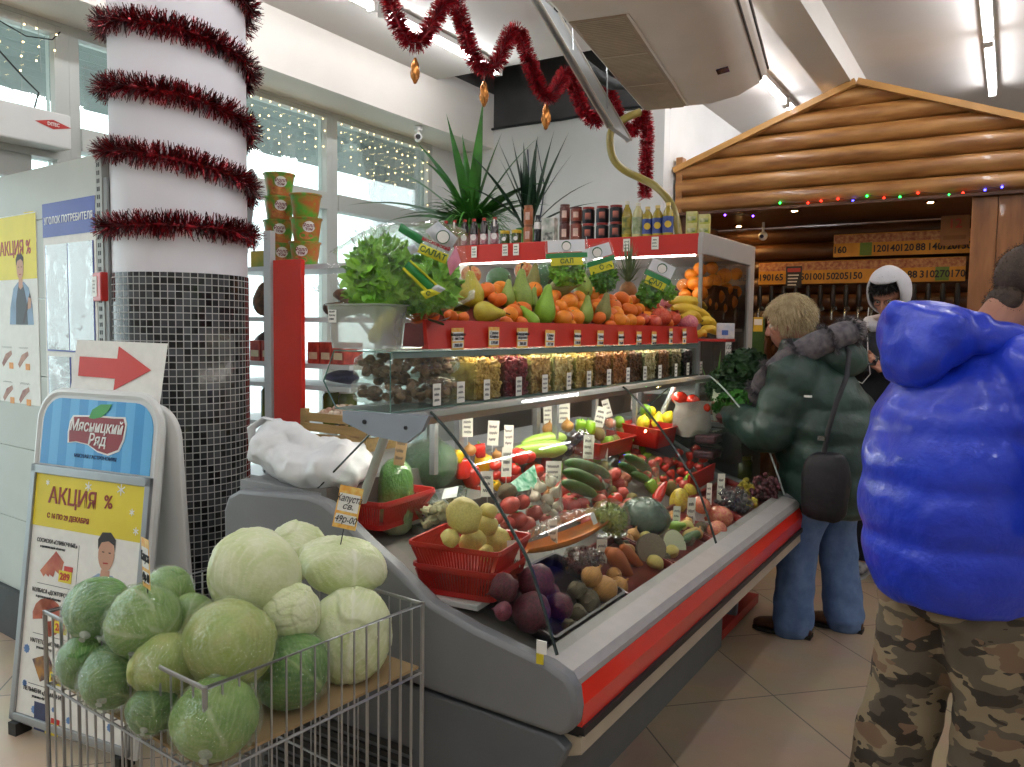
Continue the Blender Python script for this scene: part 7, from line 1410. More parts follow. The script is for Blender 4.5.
# ------------------------------------------------------------------ air conditioner
AC = thing('air_conditioner', 'large cream ceiling air conditioner with a grille underneath', 'air conditioner', (-1.79, 4.53, 2.75), R(9.8))
acw = M('cream_plastic', '#ded6ca', .4, .03, 4); acg = M('grille_brown', '#9c8a74', .5, .1, 9); acd = M('ac_dark_line', '#3a352e', .5, .1, 9)
L_ = 1.95
prof = [(-.13, .0), (.26, .0), (.42, .03), (.53, .09), (.575, .15), (.56, .20), (.44, .235), (-.10, .235), (-.13, .2)]
m = MB().prism([(a, b) for a, b in prof], 'y', -L_, 0); m.build('housing', acw, AC, bev=.018, angle=50)
m = MB(); m.b2((-.115, -1.46, -.004), (.135, -.03, .002)); gr = m.build('intake_grille', acg, AC, smooth=False, bev=.002)
m = MB()
for k in range(70): m.b2((-.10, -1.44+.02*k, -.0062), (.118, -1.434+.02*k, -.004))
for k in range(3): m.b2((-.10, -1.0+.48*k, -.0075), (.118, -.985+.48*k, -.004))
m.build('grille_bars', M('grille_bar', '#b9aa92', .5, .06, 9), gr, smooth=False)
m = MB(); m.b2((.136, -1.46, -.006), (.148, -.03, .001)); m.build('grille_edge', acw, gr, smooth=False)
m = MB(); m.tube([(.545, -L_+.02, .105), (.545, -.02, .105)], .006, 6); m.tube([(.575, -L_+.02, .165), (.575, -.02, .165)], .007, 6); m.build('outlet_slot', acd, AC)
m = MB(); m.box((.40, -.52, .022), (.06, .07, .006), rot=Matrix.Rotation(-.18, 3, 'Y')); m.build('display', M('blue_display', '#1c1f3a', .15, .2, 9, coat=.5), AC, smooth=False)
for y in (-1.6, -.3): MB().cyl((.1, y, .236), (.1, y, .494), .008, seg=8).build('hanger_rod', steel, AC)
# condensate hose
hp = [at(640, 112, d=4.85), at(626, 118, d=4.83), at(613, 128, d=4.8), at(610, 140, d=4.8), at(613, 158, d=4.8), at(624, 170, d=4.8), at(640, 178, d=4.8), at(655, 186, d=4.75), at(667, 198, d=4.7), at(675, 214, d=4.68), at(679, 238, d=4.66)]
tag(MB().tube(smooth3 := [.5*(2*hp[i]+(hp[i+1]-hp[max(i-1, 0)])*t+(2*hp[max(i-1, 0)]-5*hp[i]+4*hp[i+1]-hp[min(i+2, 10)])*t*t+(3*hp[i]-hp[max(i-1, 0)]-3*hp[i+1]+hp[min(i+2, 10)])*t**3) for i in range(10) for t in (0, .25, .5, .75)]+[hp[10]], .023, 12).build('drain_hose', M('golden_hose', '#8f7f3a', .3, .1, 9, coat=.3)), 'Golden-brown drain hose curving from the air conditioner to the chiller top', 'hose')
tag(MB().tube([at(560, 8, d=4.3), at(560, 24, d=4.3), at(566, 45, d=4.4), at(580, 62, d=4.6), at(597, 75, d=4.75), at(612, 84, d=4.85), at(628, 84, d=4.95)], .035, 10).build('insulated_pipe', M('pipe_insulation', '#1e2222', .7, .15, 14)), 'Black insulated pipe running behind the air conditioner', 'pipe')
# hanging framed panel, seen along its edge
P0, P1 = at(524, -14, d=3.7), at(608, 128, d=4.25); w_ = (fw0*.55+rt0*.22).normalized()*.42+UP*.02
hpn = thing('suspended_mirror_board', 'thin silver-framed panel hanging tilted beside the air conditioner', 'board', tuple(P0))
nn = (P1-P0).cross(w_).normalized()*.022
def slab(a, b, c, d_, n_): return MB().add([a, b, c, d_, Vector(a)+n_, Vector(b)+n_, Vector(c)+n_, Vector(d_)+n_], [(3, 2, 1, 0), (4, 5, 6, 7), (0, 1, 5, 4), (1, 2, 6, 5), (2, 3, 7, 6), (3, 0, 4, 7)])
z_ = Vector((0, 0, 0)); d_ = P1-P0
slab(z_, d_, d_+w_, w_, nn).build('board', M('panel_grey', '#9aa0a2', .3, .05, 6, metal=.4), hpn, smooth=False)
for a, b in ((z_, d_), (w_, d_+w_)): slab(a-nn*.3, b-nn*.3, b+w_*.05-nn*.3, a+w_*.05-nn*.3, nn*1.7).build('frame_rail', M('panel_silver', '#c4bfb4', .3, .04, 9, metal=.3), hpn, smooth=False)
for f_ in (.35, .8): q = d_*f_+w_*.5; MB().tube([q+nn, Vector((q.x, q.y, 3.25-P0.z))], .004, 6).build('hanger_rod', steel, hpn)
# ------------------------------------------------------------------ tinsel swag with hanging cones
sw = [(384, -14, 4.0), (392, 8, 4.0), (400, 28, 4.02), (410, 43, 4.05), (420, 42, 4.08), (430, 28, 4.1), (440, 10, 4.15), (450, -6, 4.2), (456, 4, 4.25), (462, 22, 4.3), (468, 45, 4.35), (476, 62, 4.4), (487, 72, 4.45), (497, 64, 4.5), (504, 48, 4.55), (511, 32, 4.6), (518, 30, 4.65), (525, 48, 4.7), (532, 70, 4.8), (540, 90, 4.9), (548, 99, 5.0), (557, 88, 5.1), (565, 72, 5.2), (571, 80, 5.25), (578, 98, 5.3), (586, 114, 5.35), (595, 123, 5.4), (602, 114, 5.42), (605, 98, 5.45), (608, 90, 5.45), (613, 102, 5.45), (620, 122, 5.45), (629, 133, 5.45), (637, 128, 5.45), (642, 112, 5.45), (646, 118, 5.45), (647, 140, 5.45), (646, 165, 5.45), (645, 186, 5.45), (645, 198, 5.45)]
red2 = [M('bright_red_tinsel', '#b01c2a', .28, .4, 40, metal=.5, c2='#7a0c18'), MATS['dark_tinsel']]
tinsel('tinsel_garland', [at(u, v, d=d) for u, v, d in sw], .055, 15000, 'Red tinsel garland hanging in swags under the ceiling towards the air conditioner', 5, red2, .10)
gold = M('gold_copper', '#b5763a', .25, .25, 30, metal=.7)
for u, v, d, lab in ((415, 70, 4.05, 'Gold twisted cone ornament hanging nearest, under the first swag'), (484, 93, 4.45, 'Gold twisted cone ornament under the second swag'), (546, 116, 5.0, 'Gold twisted cone ornament under the third swag against the dark corner')):
    c = at(u, v, d=d); s = d/800; t = thing('cone_ornament', lab, 'ornament', tuple(c)); pr = [(.0005, -14), (1.6, -10), (3.2, -4), (4.2, 2), (4.2, 7), (2.8, 11), (1.0, 13)]; n = 16
    rings = [[Vector((r*s*(1+.22*math.cos(4*(2*PI*j/n)+z*.45))*math.cos(2*PI*j/n), r*s*(1+.22*math.cos(4*(2*PI*j/n)+z*.45))*math.sin(2*PI*j/n), z*s)) for j in range(n)] for r, z in [(pr[0][0]+0, pr[0][1])]+[(max(.3, 4.3*math.sin(PI*min(1, (q+1)/26*.85+.05))), -14+q) for q in range(1, 27)]]
    MB().loft(rings).build('cone', gold, t, angle=80); MB().tube([(0, 0, 12*s), (0, 0, 26*s)], .0015, 5).build('thread', white_plastic, t)
# ------------------------------------------------------------------ log kiosk with a gable front
KY = 5.75; KX0, KX1, KXA, KZA = -2.15, 0.30, -0.93, 3.065
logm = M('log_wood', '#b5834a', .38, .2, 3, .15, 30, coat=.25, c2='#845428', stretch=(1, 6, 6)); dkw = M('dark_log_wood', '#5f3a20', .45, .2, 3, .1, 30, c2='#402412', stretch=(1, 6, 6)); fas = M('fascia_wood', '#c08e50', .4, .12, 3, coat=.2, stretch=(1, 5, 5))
ks = thing('log_kiosk', 'wooden log kiosk with a gabled log front and a dark beer counter inside', 'kiosk', (0, 0, 0))
def gz(x): return KZA-0.375*abs(x-KXA)
nlog = 6; zb = 2.315; hh = .1255; random.seed(9)
for i in range(nlog):
    z0, z1 = zb+i*hh, zb+(i+1)*hh; zc = (z0+z1)/2
    lim = (KZA-z0)/0.375-.015
    xa, xb = max(KX0, KXA-lim), min(KX1, KXA+lim)
    m = MB(); n = 40; rings = []
    for k in range(n+1):
        x = xa+(xb-xa)*k/n; ring = []
        for j in range(17): q = -PI/2+PI*j/16; zz = min(zc+hh*.5*math.sin(q), gz(x)-.004); ring.append(Vector((x, KY-.068*math.cos(q)*(1+.04*noise.noise(Vector((x*3, i, 0)))), max(zz, z0))))
        ring.append(Vector((x, KY+.02, max(z0, min(z1, gz(x)-.004))))); ring.append(Vector((x, KY+.02, z0))); rings.append(ring)
    m.loft(rings).build('log', logm, ks, angle=60)
for sx, xe in ((-1, KX0), (1, KX1)):
    a, b = Vector((KXA, 0, KZA)), Vector((xe, 0, gz(xe))); d = (b-a).normalized(); nrm = Vector((-d.z, 0, d.x))*(1 if sx < 0 else -1); nrm = nrm if nrm.z > 0 else -nrm
    m = MB().add([tuple(p+Vector((0, y, 0))) for y in (KY-.10, KY+.05) for p in (a+nrm*.0-Vector((0, 0, .005)), b-Vector((0, 0, .005)), b+nrm*.035, a+nrm*.035)], [(0, 1, 2, 3), (7, 6, 5, 4), (0, 4, 5, 1), (1, 5, 6, 2), (2, 6, 7, 3), (3, 7, 4, 0)]); m.build('fascia_board', fas, ks, smooth=False)
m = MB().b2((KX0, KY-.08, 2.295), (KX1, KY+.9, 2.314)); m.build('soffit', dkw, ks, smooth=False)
m = MB().b2((-2.15, KY-.06, 2.30), (-2.10, KY+.02, 2.72)); m.build('post_top', logm, ks, smooth=False, bev=.004)
for i, x in enumerate((-2.13,)): MB().cyl((x+.04, KY+.03, 0), (x+.04, KY+.03, 2.295), .055, seg=16).build('post', dkw, ks)
pk = MB()
for i in range(4): pk.b2((-.245+.14*i, KY-.03, 0), (-.108+.14*i, KY+.02, 2.294))
pk.build('plank_post', M('plank_brown', '#9a6436', .4, .18, 3, coat=.2, c2='#7a4a24', stretch=(6, 6, 1)), ks, smooth=False, bev=.004)
WY = 6.62
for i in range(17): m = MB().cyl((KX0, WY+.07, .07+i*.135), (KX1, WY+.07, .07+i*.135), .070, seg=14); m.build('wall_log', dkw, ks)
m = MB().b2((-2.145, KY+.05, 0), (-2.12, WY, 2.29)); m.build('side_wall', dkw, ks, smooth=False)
# counter front
m = MB()
for i in range(13): m.b2((-2.08+.14*i, KY+.06, .08), (-1.944+.14*i, KY+.10, 1.02))
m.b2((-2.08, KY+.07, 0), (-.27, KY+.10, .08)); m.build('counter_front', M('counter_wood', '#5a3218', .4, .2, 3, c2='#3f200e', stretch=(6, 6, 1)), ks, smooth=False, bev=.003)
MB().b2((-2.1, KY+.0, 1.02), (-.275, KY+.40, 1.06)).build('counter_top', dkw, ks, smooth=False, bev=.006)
# price boards
brd = M('price_board_yellow', '#c98f1e', .5, .12, 10, c2='#b57a16'); flm = M('board_print', '#b98a5a', .5, .5, 40, c2='#8a4a34'); wood_hi = M('board_wood', '#7a4a24', .5, .1, 9)
BYY = 6.545
def price_board(x0, x1, z0, z1, words_, label, greens=()):
    t = thing('price_board', label, 'price board', ((x0+x1)/2, BYY, z0)); w = x1-x0; h = z1-z0
    MB().b2((-w/2, 0, 0), (w/2, .006, h)).build('board', brd, t, smooth=False); MB().b2((-w/2, -.002, h*.60), (w/2, -.0005, h*.97)).build('printed_band', flm, t, smooth=False)
    n = len(words_)
    for i, s in enumerate(words_):
        x = -w/2+w*(i+.5)/n
        if s == '#': continue
        if s.startswith('g'): MB().b2((x-w/n*.46, -.003, h*.03), (x+w/n*.46, -.0022, h*.6)).build('green_field', M('board_green', '#5a7a24', .5, .1, 9), t, smooth=False); s = s[1:]
        if s: text(s, h*.42, ink, t, (x, -.0035, h*.30), bold=.0016, name='price', width=.92)
price_board(-1.75, -.30, 1.832, 2.005, ['190', '165', '', '150', '100', '150', '205', '150', '', '140', '160', '88', '310', 'g270', '170'], 'Lower long yellow price board with black numbers over the beer taps')
price_board(-1.19, -.27, 2.03, 2.20, ['160', '', 'g', '120', '140', '120', '88', '140', '120', '150'], 'Upper yellow price board with black numbers under the kiosk ceiling')
t = thing('menu_card', 'Small black menu card with red and white print on the lower price board', 'card', (-1.475, BYY-.008, 1.80)); MB().b2((-.06, 0, 0), (.06, .004, .17)).build('card', M('menu_black', '#1e1c1c', .5, .1, 9), t, smooth=False)
MB().b2((-.05, -.001, .125), (.05, -.0002, .155)).build('red_heading', M('menu_red', '#a8322a', .5, .1, 9), t, smooth=False)
for k in range(4): MB().b2((-.045, -.001, .02+.025*k), (.02+.006*k, -.0002, .03+.025*k)).build('text_line', M('menu_grey', '#c8c4bc', .5, .1, 30), t, smooth=False)
t = thing('sale_sign', 'Dim wooden sign with red figures at the kiosk post', 'sign', (-.375, BYY-.06, 2.10)); MB().b2((-.09, 0, -.02), (.09, .006, .19)).build('plate', M('sign_wood', '#8a5a34', .5, .1, 9), t, smooth=False); text('12', .09, M('sign_red', '#a83a2a', .5, .05, 9), t, (0, -.002, .13), bold=.002); 
m = MB().b2((-.07, -.002, .02), (.07, -.0005, .05)); m.build('text_band', wood_hi, t, smooth=False)
# beer taps
tapm = M('tap_chrome', '#8a8a88', .25, .1, 9, metal=.9); taph = M('tap_handle', '#1c1613', .35, .2, 9); brass = M('brass_column', '#4f2f1a', .4, .3, 9, metal=.3)
tp = None
for i in range(16):
    x = -1.72+.092*i
    lab = '%s black-handled beer tap under the price board, from the chiller side' % ORD[i].capitalize()
    if tp is None:
        tp = thing('beer_tap', lab, 'tap', (x, BYY-.045, 1.60), 0, 'beer taps')
        k1 = MB().lathe([(.012, 0), (.018, .02), (.020, .10), (.013, .16), (.002, .165)], seg=14).build('handle', taph, tp, loc=(0, -.02, .05)); k2 = MB().tube([(0, .05, .04), (0, -.02, .04), (0, -.045, .02), (0, -.048, -.05)], .010, 10).build('spout', tapm, tp); k3 = MB().cyl((0, .035, .04), (0, .055, .04), .022, seg=14).build('flange', tapm, tp); KIDS[tp.name] = [k1, k2, k3]
    else: dup(tp, (x, BYY-.045, 1.60), label=lab)
for i in range(8): tag(MB().lathe([(.07, 0), (.08, .03), (.08, .30), (.06, .34), (.03, .36)], seg=20).build('beer_keg', brass, None, loc=(-1.68+.19*i, BYY-.13, 1.09)), '%s dim copper-coloured keg under the beer taps, from the chiller side' % ORD[i].capitalize(), 'keg', 'kegs')
ksf = tag(MB().b2((-2.10, WY-.30, 1.055), (-.28, WY-.02, 1.088)).build('back_shelf', dkw, None, smooth=False), 'Dark wooden shelf carrying the copper kegs in the kiosk', 'shelf')
for i in range(4): MB().b2((-2.05+.58*i, WY-.28, 0), (-2.01+.58*i, WY-.04, 1.054)).build('shelf_leg', dkw, ksf, smooth=False)
t = thing('leaflet', 'Yellow and white leaflet on the left of the kiosk counter', 'leaflet', at(758, 325, y=6.2)); MB().b2((-.035, 0, -.05), (.035, .004, .06)).build('sheet', M('leaflet_yellow', '#d8b43a', .5, .1, 9), t, smooth=False); MB().b2((-.03, -.001, .0), (.03, -.0002, .045)).build('white_patch', paper, t, smooth=False); MB().b2((-.045, .005, 1.061-t.location.z), (.045, .03, .06)).build('holder', M('green_stand', '#3a5a2a', .5, .2, 9), t, smooth=False)
# spotlights in the soffit and coloured fairy lights
spm = M('warm_spot', '#fff0d0', .4, 0, 3, emit='#ffc878', es=800.0)
for u, v, lab in ((787, 206, 'Warm glowing spotlight under the kiosk ceiling, nearer the chiller'), (927, 196, 'Warm glowing spotlight under the kiosk ceiling, above the blue hood'), (742, 227, 'Small dim spotlight deep in the kiosk beside the chiller')):
    p = at(u, v, z=2.292)
    p.y = min(max(p.y, KY+.02), 6.4); t = thing('spotlight', lab, 'spotlight', (p.x, p.y, 2.294)); MB().lathe([(.03, 0), (.04, -.004), (.028, -.008)], seg=18).build('ring', tapm, t); MB().lathe([(.026, -.007), (.001, -.010)], seg=16).build('bulb', spm, t)
fl = thing('fairy_lights', 'string of tiny coloured fairy lights under the lowest gable log', 'string lights', (0, KY-.075, 2.30))
fx = [(725, 215, 'p'), (753, 216, 'p'), (780, 203, 'g'), (808, 203, 'r'), (821, 201, 'r'), (838, 199, 'r'), (853, 201, 'b'), (867, 196, 'g'), (884, 198, 'r'), (900, 197, 'g'), (918, 193, 'r'), (949, 195, 'g'), (963, 193, 'r'), (985, 190, 'b'), (1002, 187, 'b')]
em = {'p': M('led_purple', '#a060ff', .4, 0, 3, emit='#8040ff', es=14), 'g': M('led_green', '#60ff80', .4, 0, 3, emit='#20ff50', es=10), 'r': M('led_red', '#ff5040', .4, 0, 3, emit='#ff2010', es=8), 'b': M('led_blue', '#6060ff', .4, 0, 3, emit='#3030ff', es=22)}
wpts = []
for u, v, c in fx: p = at(u, v, y=KY-.075)-Vector((0, KY-.075, 2.30)); wpts.append(p+Vector((0, 0, .006))); MB().ball(p, .007, 8, 6).build('bulb', em[c], fl)
MB().tube(wpts, .002, 5).build('wire', black_plastic, fl)
cm2 = thing('security_camera', 'Small white security camera in the kiosk beside the chiller', 'camera', at(763, 236, y=6.3)); MB().ball((0, 0, 0), .035, 14, 10).build('body', white_plastic, cm2); MB().cyl((0, -.03, -.005), (0, -.04, -.007), .014).build('lens', black_plastic, cm2); MB().cyl((0, 0, .03), (0, 0, 2.294-cm2.location.z), .01).build('stem', white_plastic, cm2)
# ------------------------------------------------------------------ herb counter past the case end
hc = thing('greens_counter', 'second low grey counter of fresh greens just past the glass case', 'counter', (0, 0, 0))
MB().b2((-1.75, 3.88, .42), (-1.09, 4.235, .98)).build('body', M('counter_dark', '#2c2c2e', .5, .1, 9), hc, smooth=False, bev=.004); MB().b2((-1.74, 3.60, .02), (-1.075, 4.23, .065)).build('red_kick', M('red_kick_paint', '#a8322a', .45, .08, 6), hc, smooth=False); MB().b2((-1.70, 3.89, .121), (-1.12, 4.22, .419)).build('base', dark_gap, hc, smooth=False); MB().b2((-1.78, 3.875, .981), (-1.06, 4.238, 1.0)).build('top', steel, hc, smooth=False)
dkg = M('dark_parsley', '#1e4a1a', .55, .3, 12, c2='#12300e'); brg = M('bright_dill', '#3f8a24', .55, .25, 12, c2='#2a6a18')
def frills(m, c, R3, n, size, seed):
    random.seed(seed)
    for k in range(n):
        d = Vector((rnd(-1, 1), rnd(-1, 1), rnd(-.6, 1)))
        if d.length < .01: continue
        d = d.normalized()*rnd(.55, 1.0)**.5; p = Vector(c)+Vector((d.x*R3[0], d.y*R3[1], d.z*R3[2])); a, b = frame_for(d); q = rnd(0, 2*PI); a, b = a*math.cos(q)+b*math.sin(q), b*math.cos(q)-a*math.sin(q); s = size*rnd(.7, 1.3); up_ = d.normalized()
        G = [[p+a*s*(i/2-1)*(.55+.45*(1-abs(j/2-1)))+b*s*(j/2-1)+up_*s*(.35*math.sin(i*2.2+j*1.7+k)+.25*(abs(i/2-1)+abs(j/2-1))) for i in range(5)] for j in range(5)]
        m.add([x for r in G for x in r], [(j*5+i, j*5+i+1, j*5+i+6, j*5+i+5) for j in range(4) for i in range(4)])
    return m
t = thing('parsley_bunch', 'Large dark green heap of parsley beside the leek at the case end', 'parsley', (-1.16, 4.03, 1.0)); frills(frills(MB(), (.02, .03, .26), (.11, .13, .10), 300, .022, 3), (-.03, 0, .17), (.13, .12, .12), 260, .022, 8).build('leaves', dkg, t, angle=80); m = MB()
for k in range(14): m.tube([(rnd(-.03, .03), rnd(-.03, .03), .0), (rnd(-.05, .05), rnd(-.05, .05), .2)], .004, 5)
m.build('stems', brg, t)
t = thing('dill_bunch', 'Bright green bunch of dill lying below the dark parsley', 'dill', (-1.14, 3.96, 1.0)); frills(MB(), (0, 0, .09), (.12, .10, .075), 300, .018, 4).build('leaves', brg, t, angle=80)
t = thing('leek', 'White-footed leek with a green stalk standing beside the parsley', 'leek', (-1.235, 3.95, 1.0)); MB().lathe([(.02, 0), (.03, .05), (.032, .12), (.024, .20), (.015, .22)], seg=14).build('white_bulb', M('leek_white', '#d8d4bc', .45, .08, 9, stretch=(9, 9, .5)), t); m = MB(); strap_leaf(m, (0, 0, .2), (.02, 0, 1), .17, .035, .05); strap_leaf(m, (-.03, 0, .08), (-.3, 0, 1), .22, .03, .1); m.build('green_leaves', M('leek_green', '#6a9a4a', .45, .15, 9), t)
tag(MB().lathe([(.05, 0), (.07, .03), (.06, .05)], seg=18).build('red_dish', M('radish_red', '#7a2a2a', .4, .3, 40, .4, 50), None, loc=(-1.16, 3.90, 1.0)), 'Low dark red dish of radishes at the foot of the leek', 'dish')
p = at(729, 349, y=4.07); price_card((p.x, 4.058, p.z-.05), .03, .085, R(30), 'White price tag hanging from the red shelf above the leek', 'plain', ['120', '00'])
# ------------------------------------------------------------------ people
skin = M('skin', '#c08a70', .5, .08, 12, .05, 60, c2='#b07a62')
def xf(m4, pts): return [m4 @ Vector(p) for p in pts]
def add_head(mb, H):
    """face looks along local +Y of H, eyes near z = 0"""
    s = MB()
    s.ball((0, -.012, .035), (.076, .094, .088), 28, 18); s.ball((0, .022, -.040), (.060, .068, .078), 24, 16); s.ball((0, .055, -.085), (.030, .028, .026), 16, 10)
    s.chain([(0, .086, .012), (0, .100, -.012), (0, .108, -.030)], [.009, .011, .013], 10); s.ball((.011, .094, -.034), .008, 8, 6); s.ball((-.011, .094, -.034), .008, 8, 6)
    s.chain([(-.048, .066, .026), (-.02, .083, .022), (.02, .083, .022), (.048, .066, .026)], [.010, .011, .011, .010], 8)
    s.chain([(-.020, .083, -.058), (0, .089, -.057), (.020, .083, -.058)], [.005, .007, .005], 8); s.chain([(-.016, .080, -.068), (0, .086, -.069), (.016, .080, -.068)], [.005, .0075, .005], 8)
    for sx in (-1, 1):
        s.ball((sx*.040, .058, -.022), (.024, .022, .024), 12, 8)
        s.ball((sx*.078, -.012, -.012), (.008, .020, .031), 12, 10); s.ball((sx*.082, -.022, .006), (.007, .014, .018), 10, 8)
    s.chain([(0, -.03, -.04), (0, -.045, -.12), (0, -.055, -.17)], [.055, .054, .060], 16)
    mb.add([H @ Vector(p) for p in s.v], s.f)
def eyes(parent, H):
    for sx in (-1, 1):
        e = MB().ball(H @ Vector((sx*.031, .072, .004)), .0115, 12, 8).build('eye', M('eye_white', '#d8d4cc', .3, .03, 9), parent)
        MB().ball(H @ Vector((sx*.031, .0805, .003)), .0052, 8, 6).build('iris', M('dark_iris', '#2a1c14', .2, .1, 9), e)
def add_hand(mb, Hm, side=1, curl=.5, spread=.1):
    """palm in local XY, fingers along +Y, palm faces -Z; thumb leaves at x*side"""
    s = MB(); s.ball((0, .042, 0), (.040, .050, .015), 16, 10); s.chain([(0, -.02, 0), (0, .02, 0)], [.025, .028], 12)
    for k, (x, L) in enumerate(((-.030, .058), (-.011, .072), (.010, .078), (.030, .070))):
        x *= -side; a = curl; p = Vector((x, .080, 0)); pts = [Vector((x*.8, .055, 0)), p]; ang = 0
        for j in range(3): ang += a*(.7+.25*j); p = p+Vector((x*spread*.3, math.cos(ang), -math.sin(ang)))*L*(.42, .33, .25)[j]; pts.append(p)
        s.chain(pts, [.0092, .0088, .0082, .0076, .0066], 9)
    p = Vector((side*.032, .015, -.004)); s.chain([p, p+Vector((side*.024, .022, -.010)), p+Vector((side*.034, .046, -.020)), p+Vector((side*.030, .066, -.030))], [.013, .011, .0095, .008], 9)
    mb.add([Hm @ Vector(q) for q in s.v], s.f)
def frame(o, y, z):                                          # matrix from an origin, its +Y and a hint for +Z
    y = Vector(y).normalized(); x = y.cross(Vector(z)).normalized(); z = x.cross(y); return Matrix(((x.x, y.x, z.x, o[0]), (x.y, y.y, z.y, o[1]), (x.z, y.z, z.z, o[2]), (0, 0, 0, 1)))
def oval_rings(rows, n=40, quilt=(), q=.03, sq=1.0):
    """rows of (z, centre x, centre y, half width, half depth); quilt: heights of the stitched seams"""
    out = []; zs = [r[0] for r in rows]; steps = 46
    for k in range(steps+1):
        z = zs[0]+(zs[-1]-zs[0])*k/steps; i = max(j for j in range(len(rows)-1) if rows[j][0] <= z+1e-9); a, b = rows[i], rows[i+1]; t = (z-a[0])/(b[0]-a[0]); t = t*t*(3-2*t)
        cx, cy, rx, ry = [a[j]+(b[j]-a[j])*t for j in (1, 2, 3, 4)]
        d = min([abs(z-s) for s in quilt] or [1]); f = 1+q*(min(1, d/.05)**.6)-q*.6
        out.append([Vector((cx+rx*f*math.copysign(abs(math.cos(w))**sq, math.cos(w)), cy+ry*f*math.copysign(abs(math.sin(w))**sq, math.sin(w)), z)) for w in [2*PI*j/n for j in range(n)]])
    return out
def sleeve(mb, pts, rad, seams=5, q=.12, seg=20):
    P = [Vector(p) for p in pts]; D = [0]
    for a, b in zip(P, P[1:]): D.append(D[-1]+(b-a).length)
    Q, Rr = [], []
    N = 40
    for k in range(N+1):
        s = D[-1]*k/N; i = 0
        while i < len(D)-2 and D[i+1] < s: i += 1
        t = (s-D[i])/(D[i+1]-D[i]); p0 = P[max(i-1, 0)]; p1, p2 = P[i], P[i+1]; p3 = P[min(i+2, len(P)-1)]
        Q.append(.5*((2*p1)+(p2-p0)*t+(2*p0-5*p1+4*p2-p3)*t*t+(3*p1-p0-3*p2+p3)*t**3)); Rr.append((rad[i]+(rad[i+1]-rad[i])*t)*(1-q*.5+q*abs(math.sin(PI*seams*k/N))**.5))
    mb.chain(Q, Rr, seg)
def wrinkle(mb, s=9, a=.006, seed=0): return warp(mb, lambda p: wob(wob(p, s, a, seed), s*2.3, a*.5, seed+4))
def shoe(o, yaw, L, mat, sole, parent, h=.085):
    c, s = math.cos(yaw), math.sin(yaw)
    def T(p): return Vector((o[0]+p[0]*c-p[1]*s, o[1]+p[0]*s+p[1]*c, o[2]+p[2]))
    m = MB(); rows = [(-.40, .030, .075), (-.36, .036, .092), (-.22, .038, .100), (-.05, .038, .085), (.15, .044, .066), (.38, .046, .052), (.52, .038, .044), (.60, .018, .032)]
    rings = [[T((w_*math.cos(q), y*L, .012+max(0, hh*(.5+.5*math.sin(q))))) for q in [2*PI*k/18 for k in range(18)]] for y, w_, hh in rows]
    b = m.loft(rings).build('shoe', mat, parent, angle=70)
    m = MB(); pts = [(-.41, .034), (-.2, .038), (.05, .036), (.3, .049), (.5, .044), (.61, .02)]
    poly = [T((w_, y*L, 0)) for y, w_ in pts]+[T((-w_, y*L, 0)) for y, w_ in pts[::-1]]
    m.loft([poly, [p+Vector((0, 0, .016)) for p in poly]]).build('sole', sole, b, smooth=False)
def strands(m, pts_n, L, w, seed, droop=.0, jitter=.5):
    random.seed(seed)
    for p, n in pts_n:
        d = (n+Vector((rnd(-1, 1), rnd(-1, 1), rnd(-1, 1)))*jitter+Vector((0, 0, -droop))).normalized(); sd = d.cross(Vector((rnd(-1, 1), rnd(-1, 1), rnd(-1, 1)))).normalized()*w; l = L*rnd(.6, 1.15); q = p+d*l*.55; e = q+(d+Vector((0, 0, -droop*.8))).normalized()*l*.45
        m.add([p-sd, p+sd, q+sd*.7, q-sd*.7, e], [(0, 1, 2, 3), (3, 2, 4)])
def surf(mb, n, seed, keep=lambda p: True):
    random.seed(seed); out = []
    while len(out) < n:
        f = mb.f[random.randrange(len(mb.f))]; P = [Vector(mb.v[i]) for i in f]; p = P[0]*.25+P[1]*.25+P[2]*.25+P[-1]*.25; nn = (P[1]-P[0]).cross(P[2]-P[0])
        if nn.length > 1e-12 and keep(p): out.append((p+Vector((rnd(-.006, .006), rnd(-.006, .006), rnd(-.006, .006))), nn.normalized()))
    return out
def limb_body(mb, hips, knees, ankles, sh, el, wr, z_hip=.90, chest=(0, .03, 1.25), neck=(0, .05, 1.42)):
    mb.chain([(0, 0, z_hip), Vector(chest)*.6+Vector((0, 0, z_hip*.4)), chest, Vector(neck)-Vector((0, 0, .06))], [.13, .12, .14, .08], 18); mb.chain([sh[0], chest, sh[1]], [.034, .11, .034], 14); mb.chain([Vector(neck)-Vector((0, 0, .08)), neck], [.06, .055], 14)
    for h, k, a in zip(hips, knees, ankles): mb.chain([h, Vector(h).lerp(Vector(k), .5), k, Vector(k).lerp(Vector(a), .45), a], [.085, .075, .055, .052, .036], 14); mb.chain([a, Vector(a)+Vector((0, .05, -.045)), Vector(a)+Vector((0, .12, -.055))], [.034, .032, .026], 10)
    for s_, e, w in zip(sh, el, wr): mb.chain([s_, Vector(s_).lerp(Vector(e), .5), e, Vector(e).lerp(Vector(w), .5), w], [.050, .044, .038, .034, .026], 12)
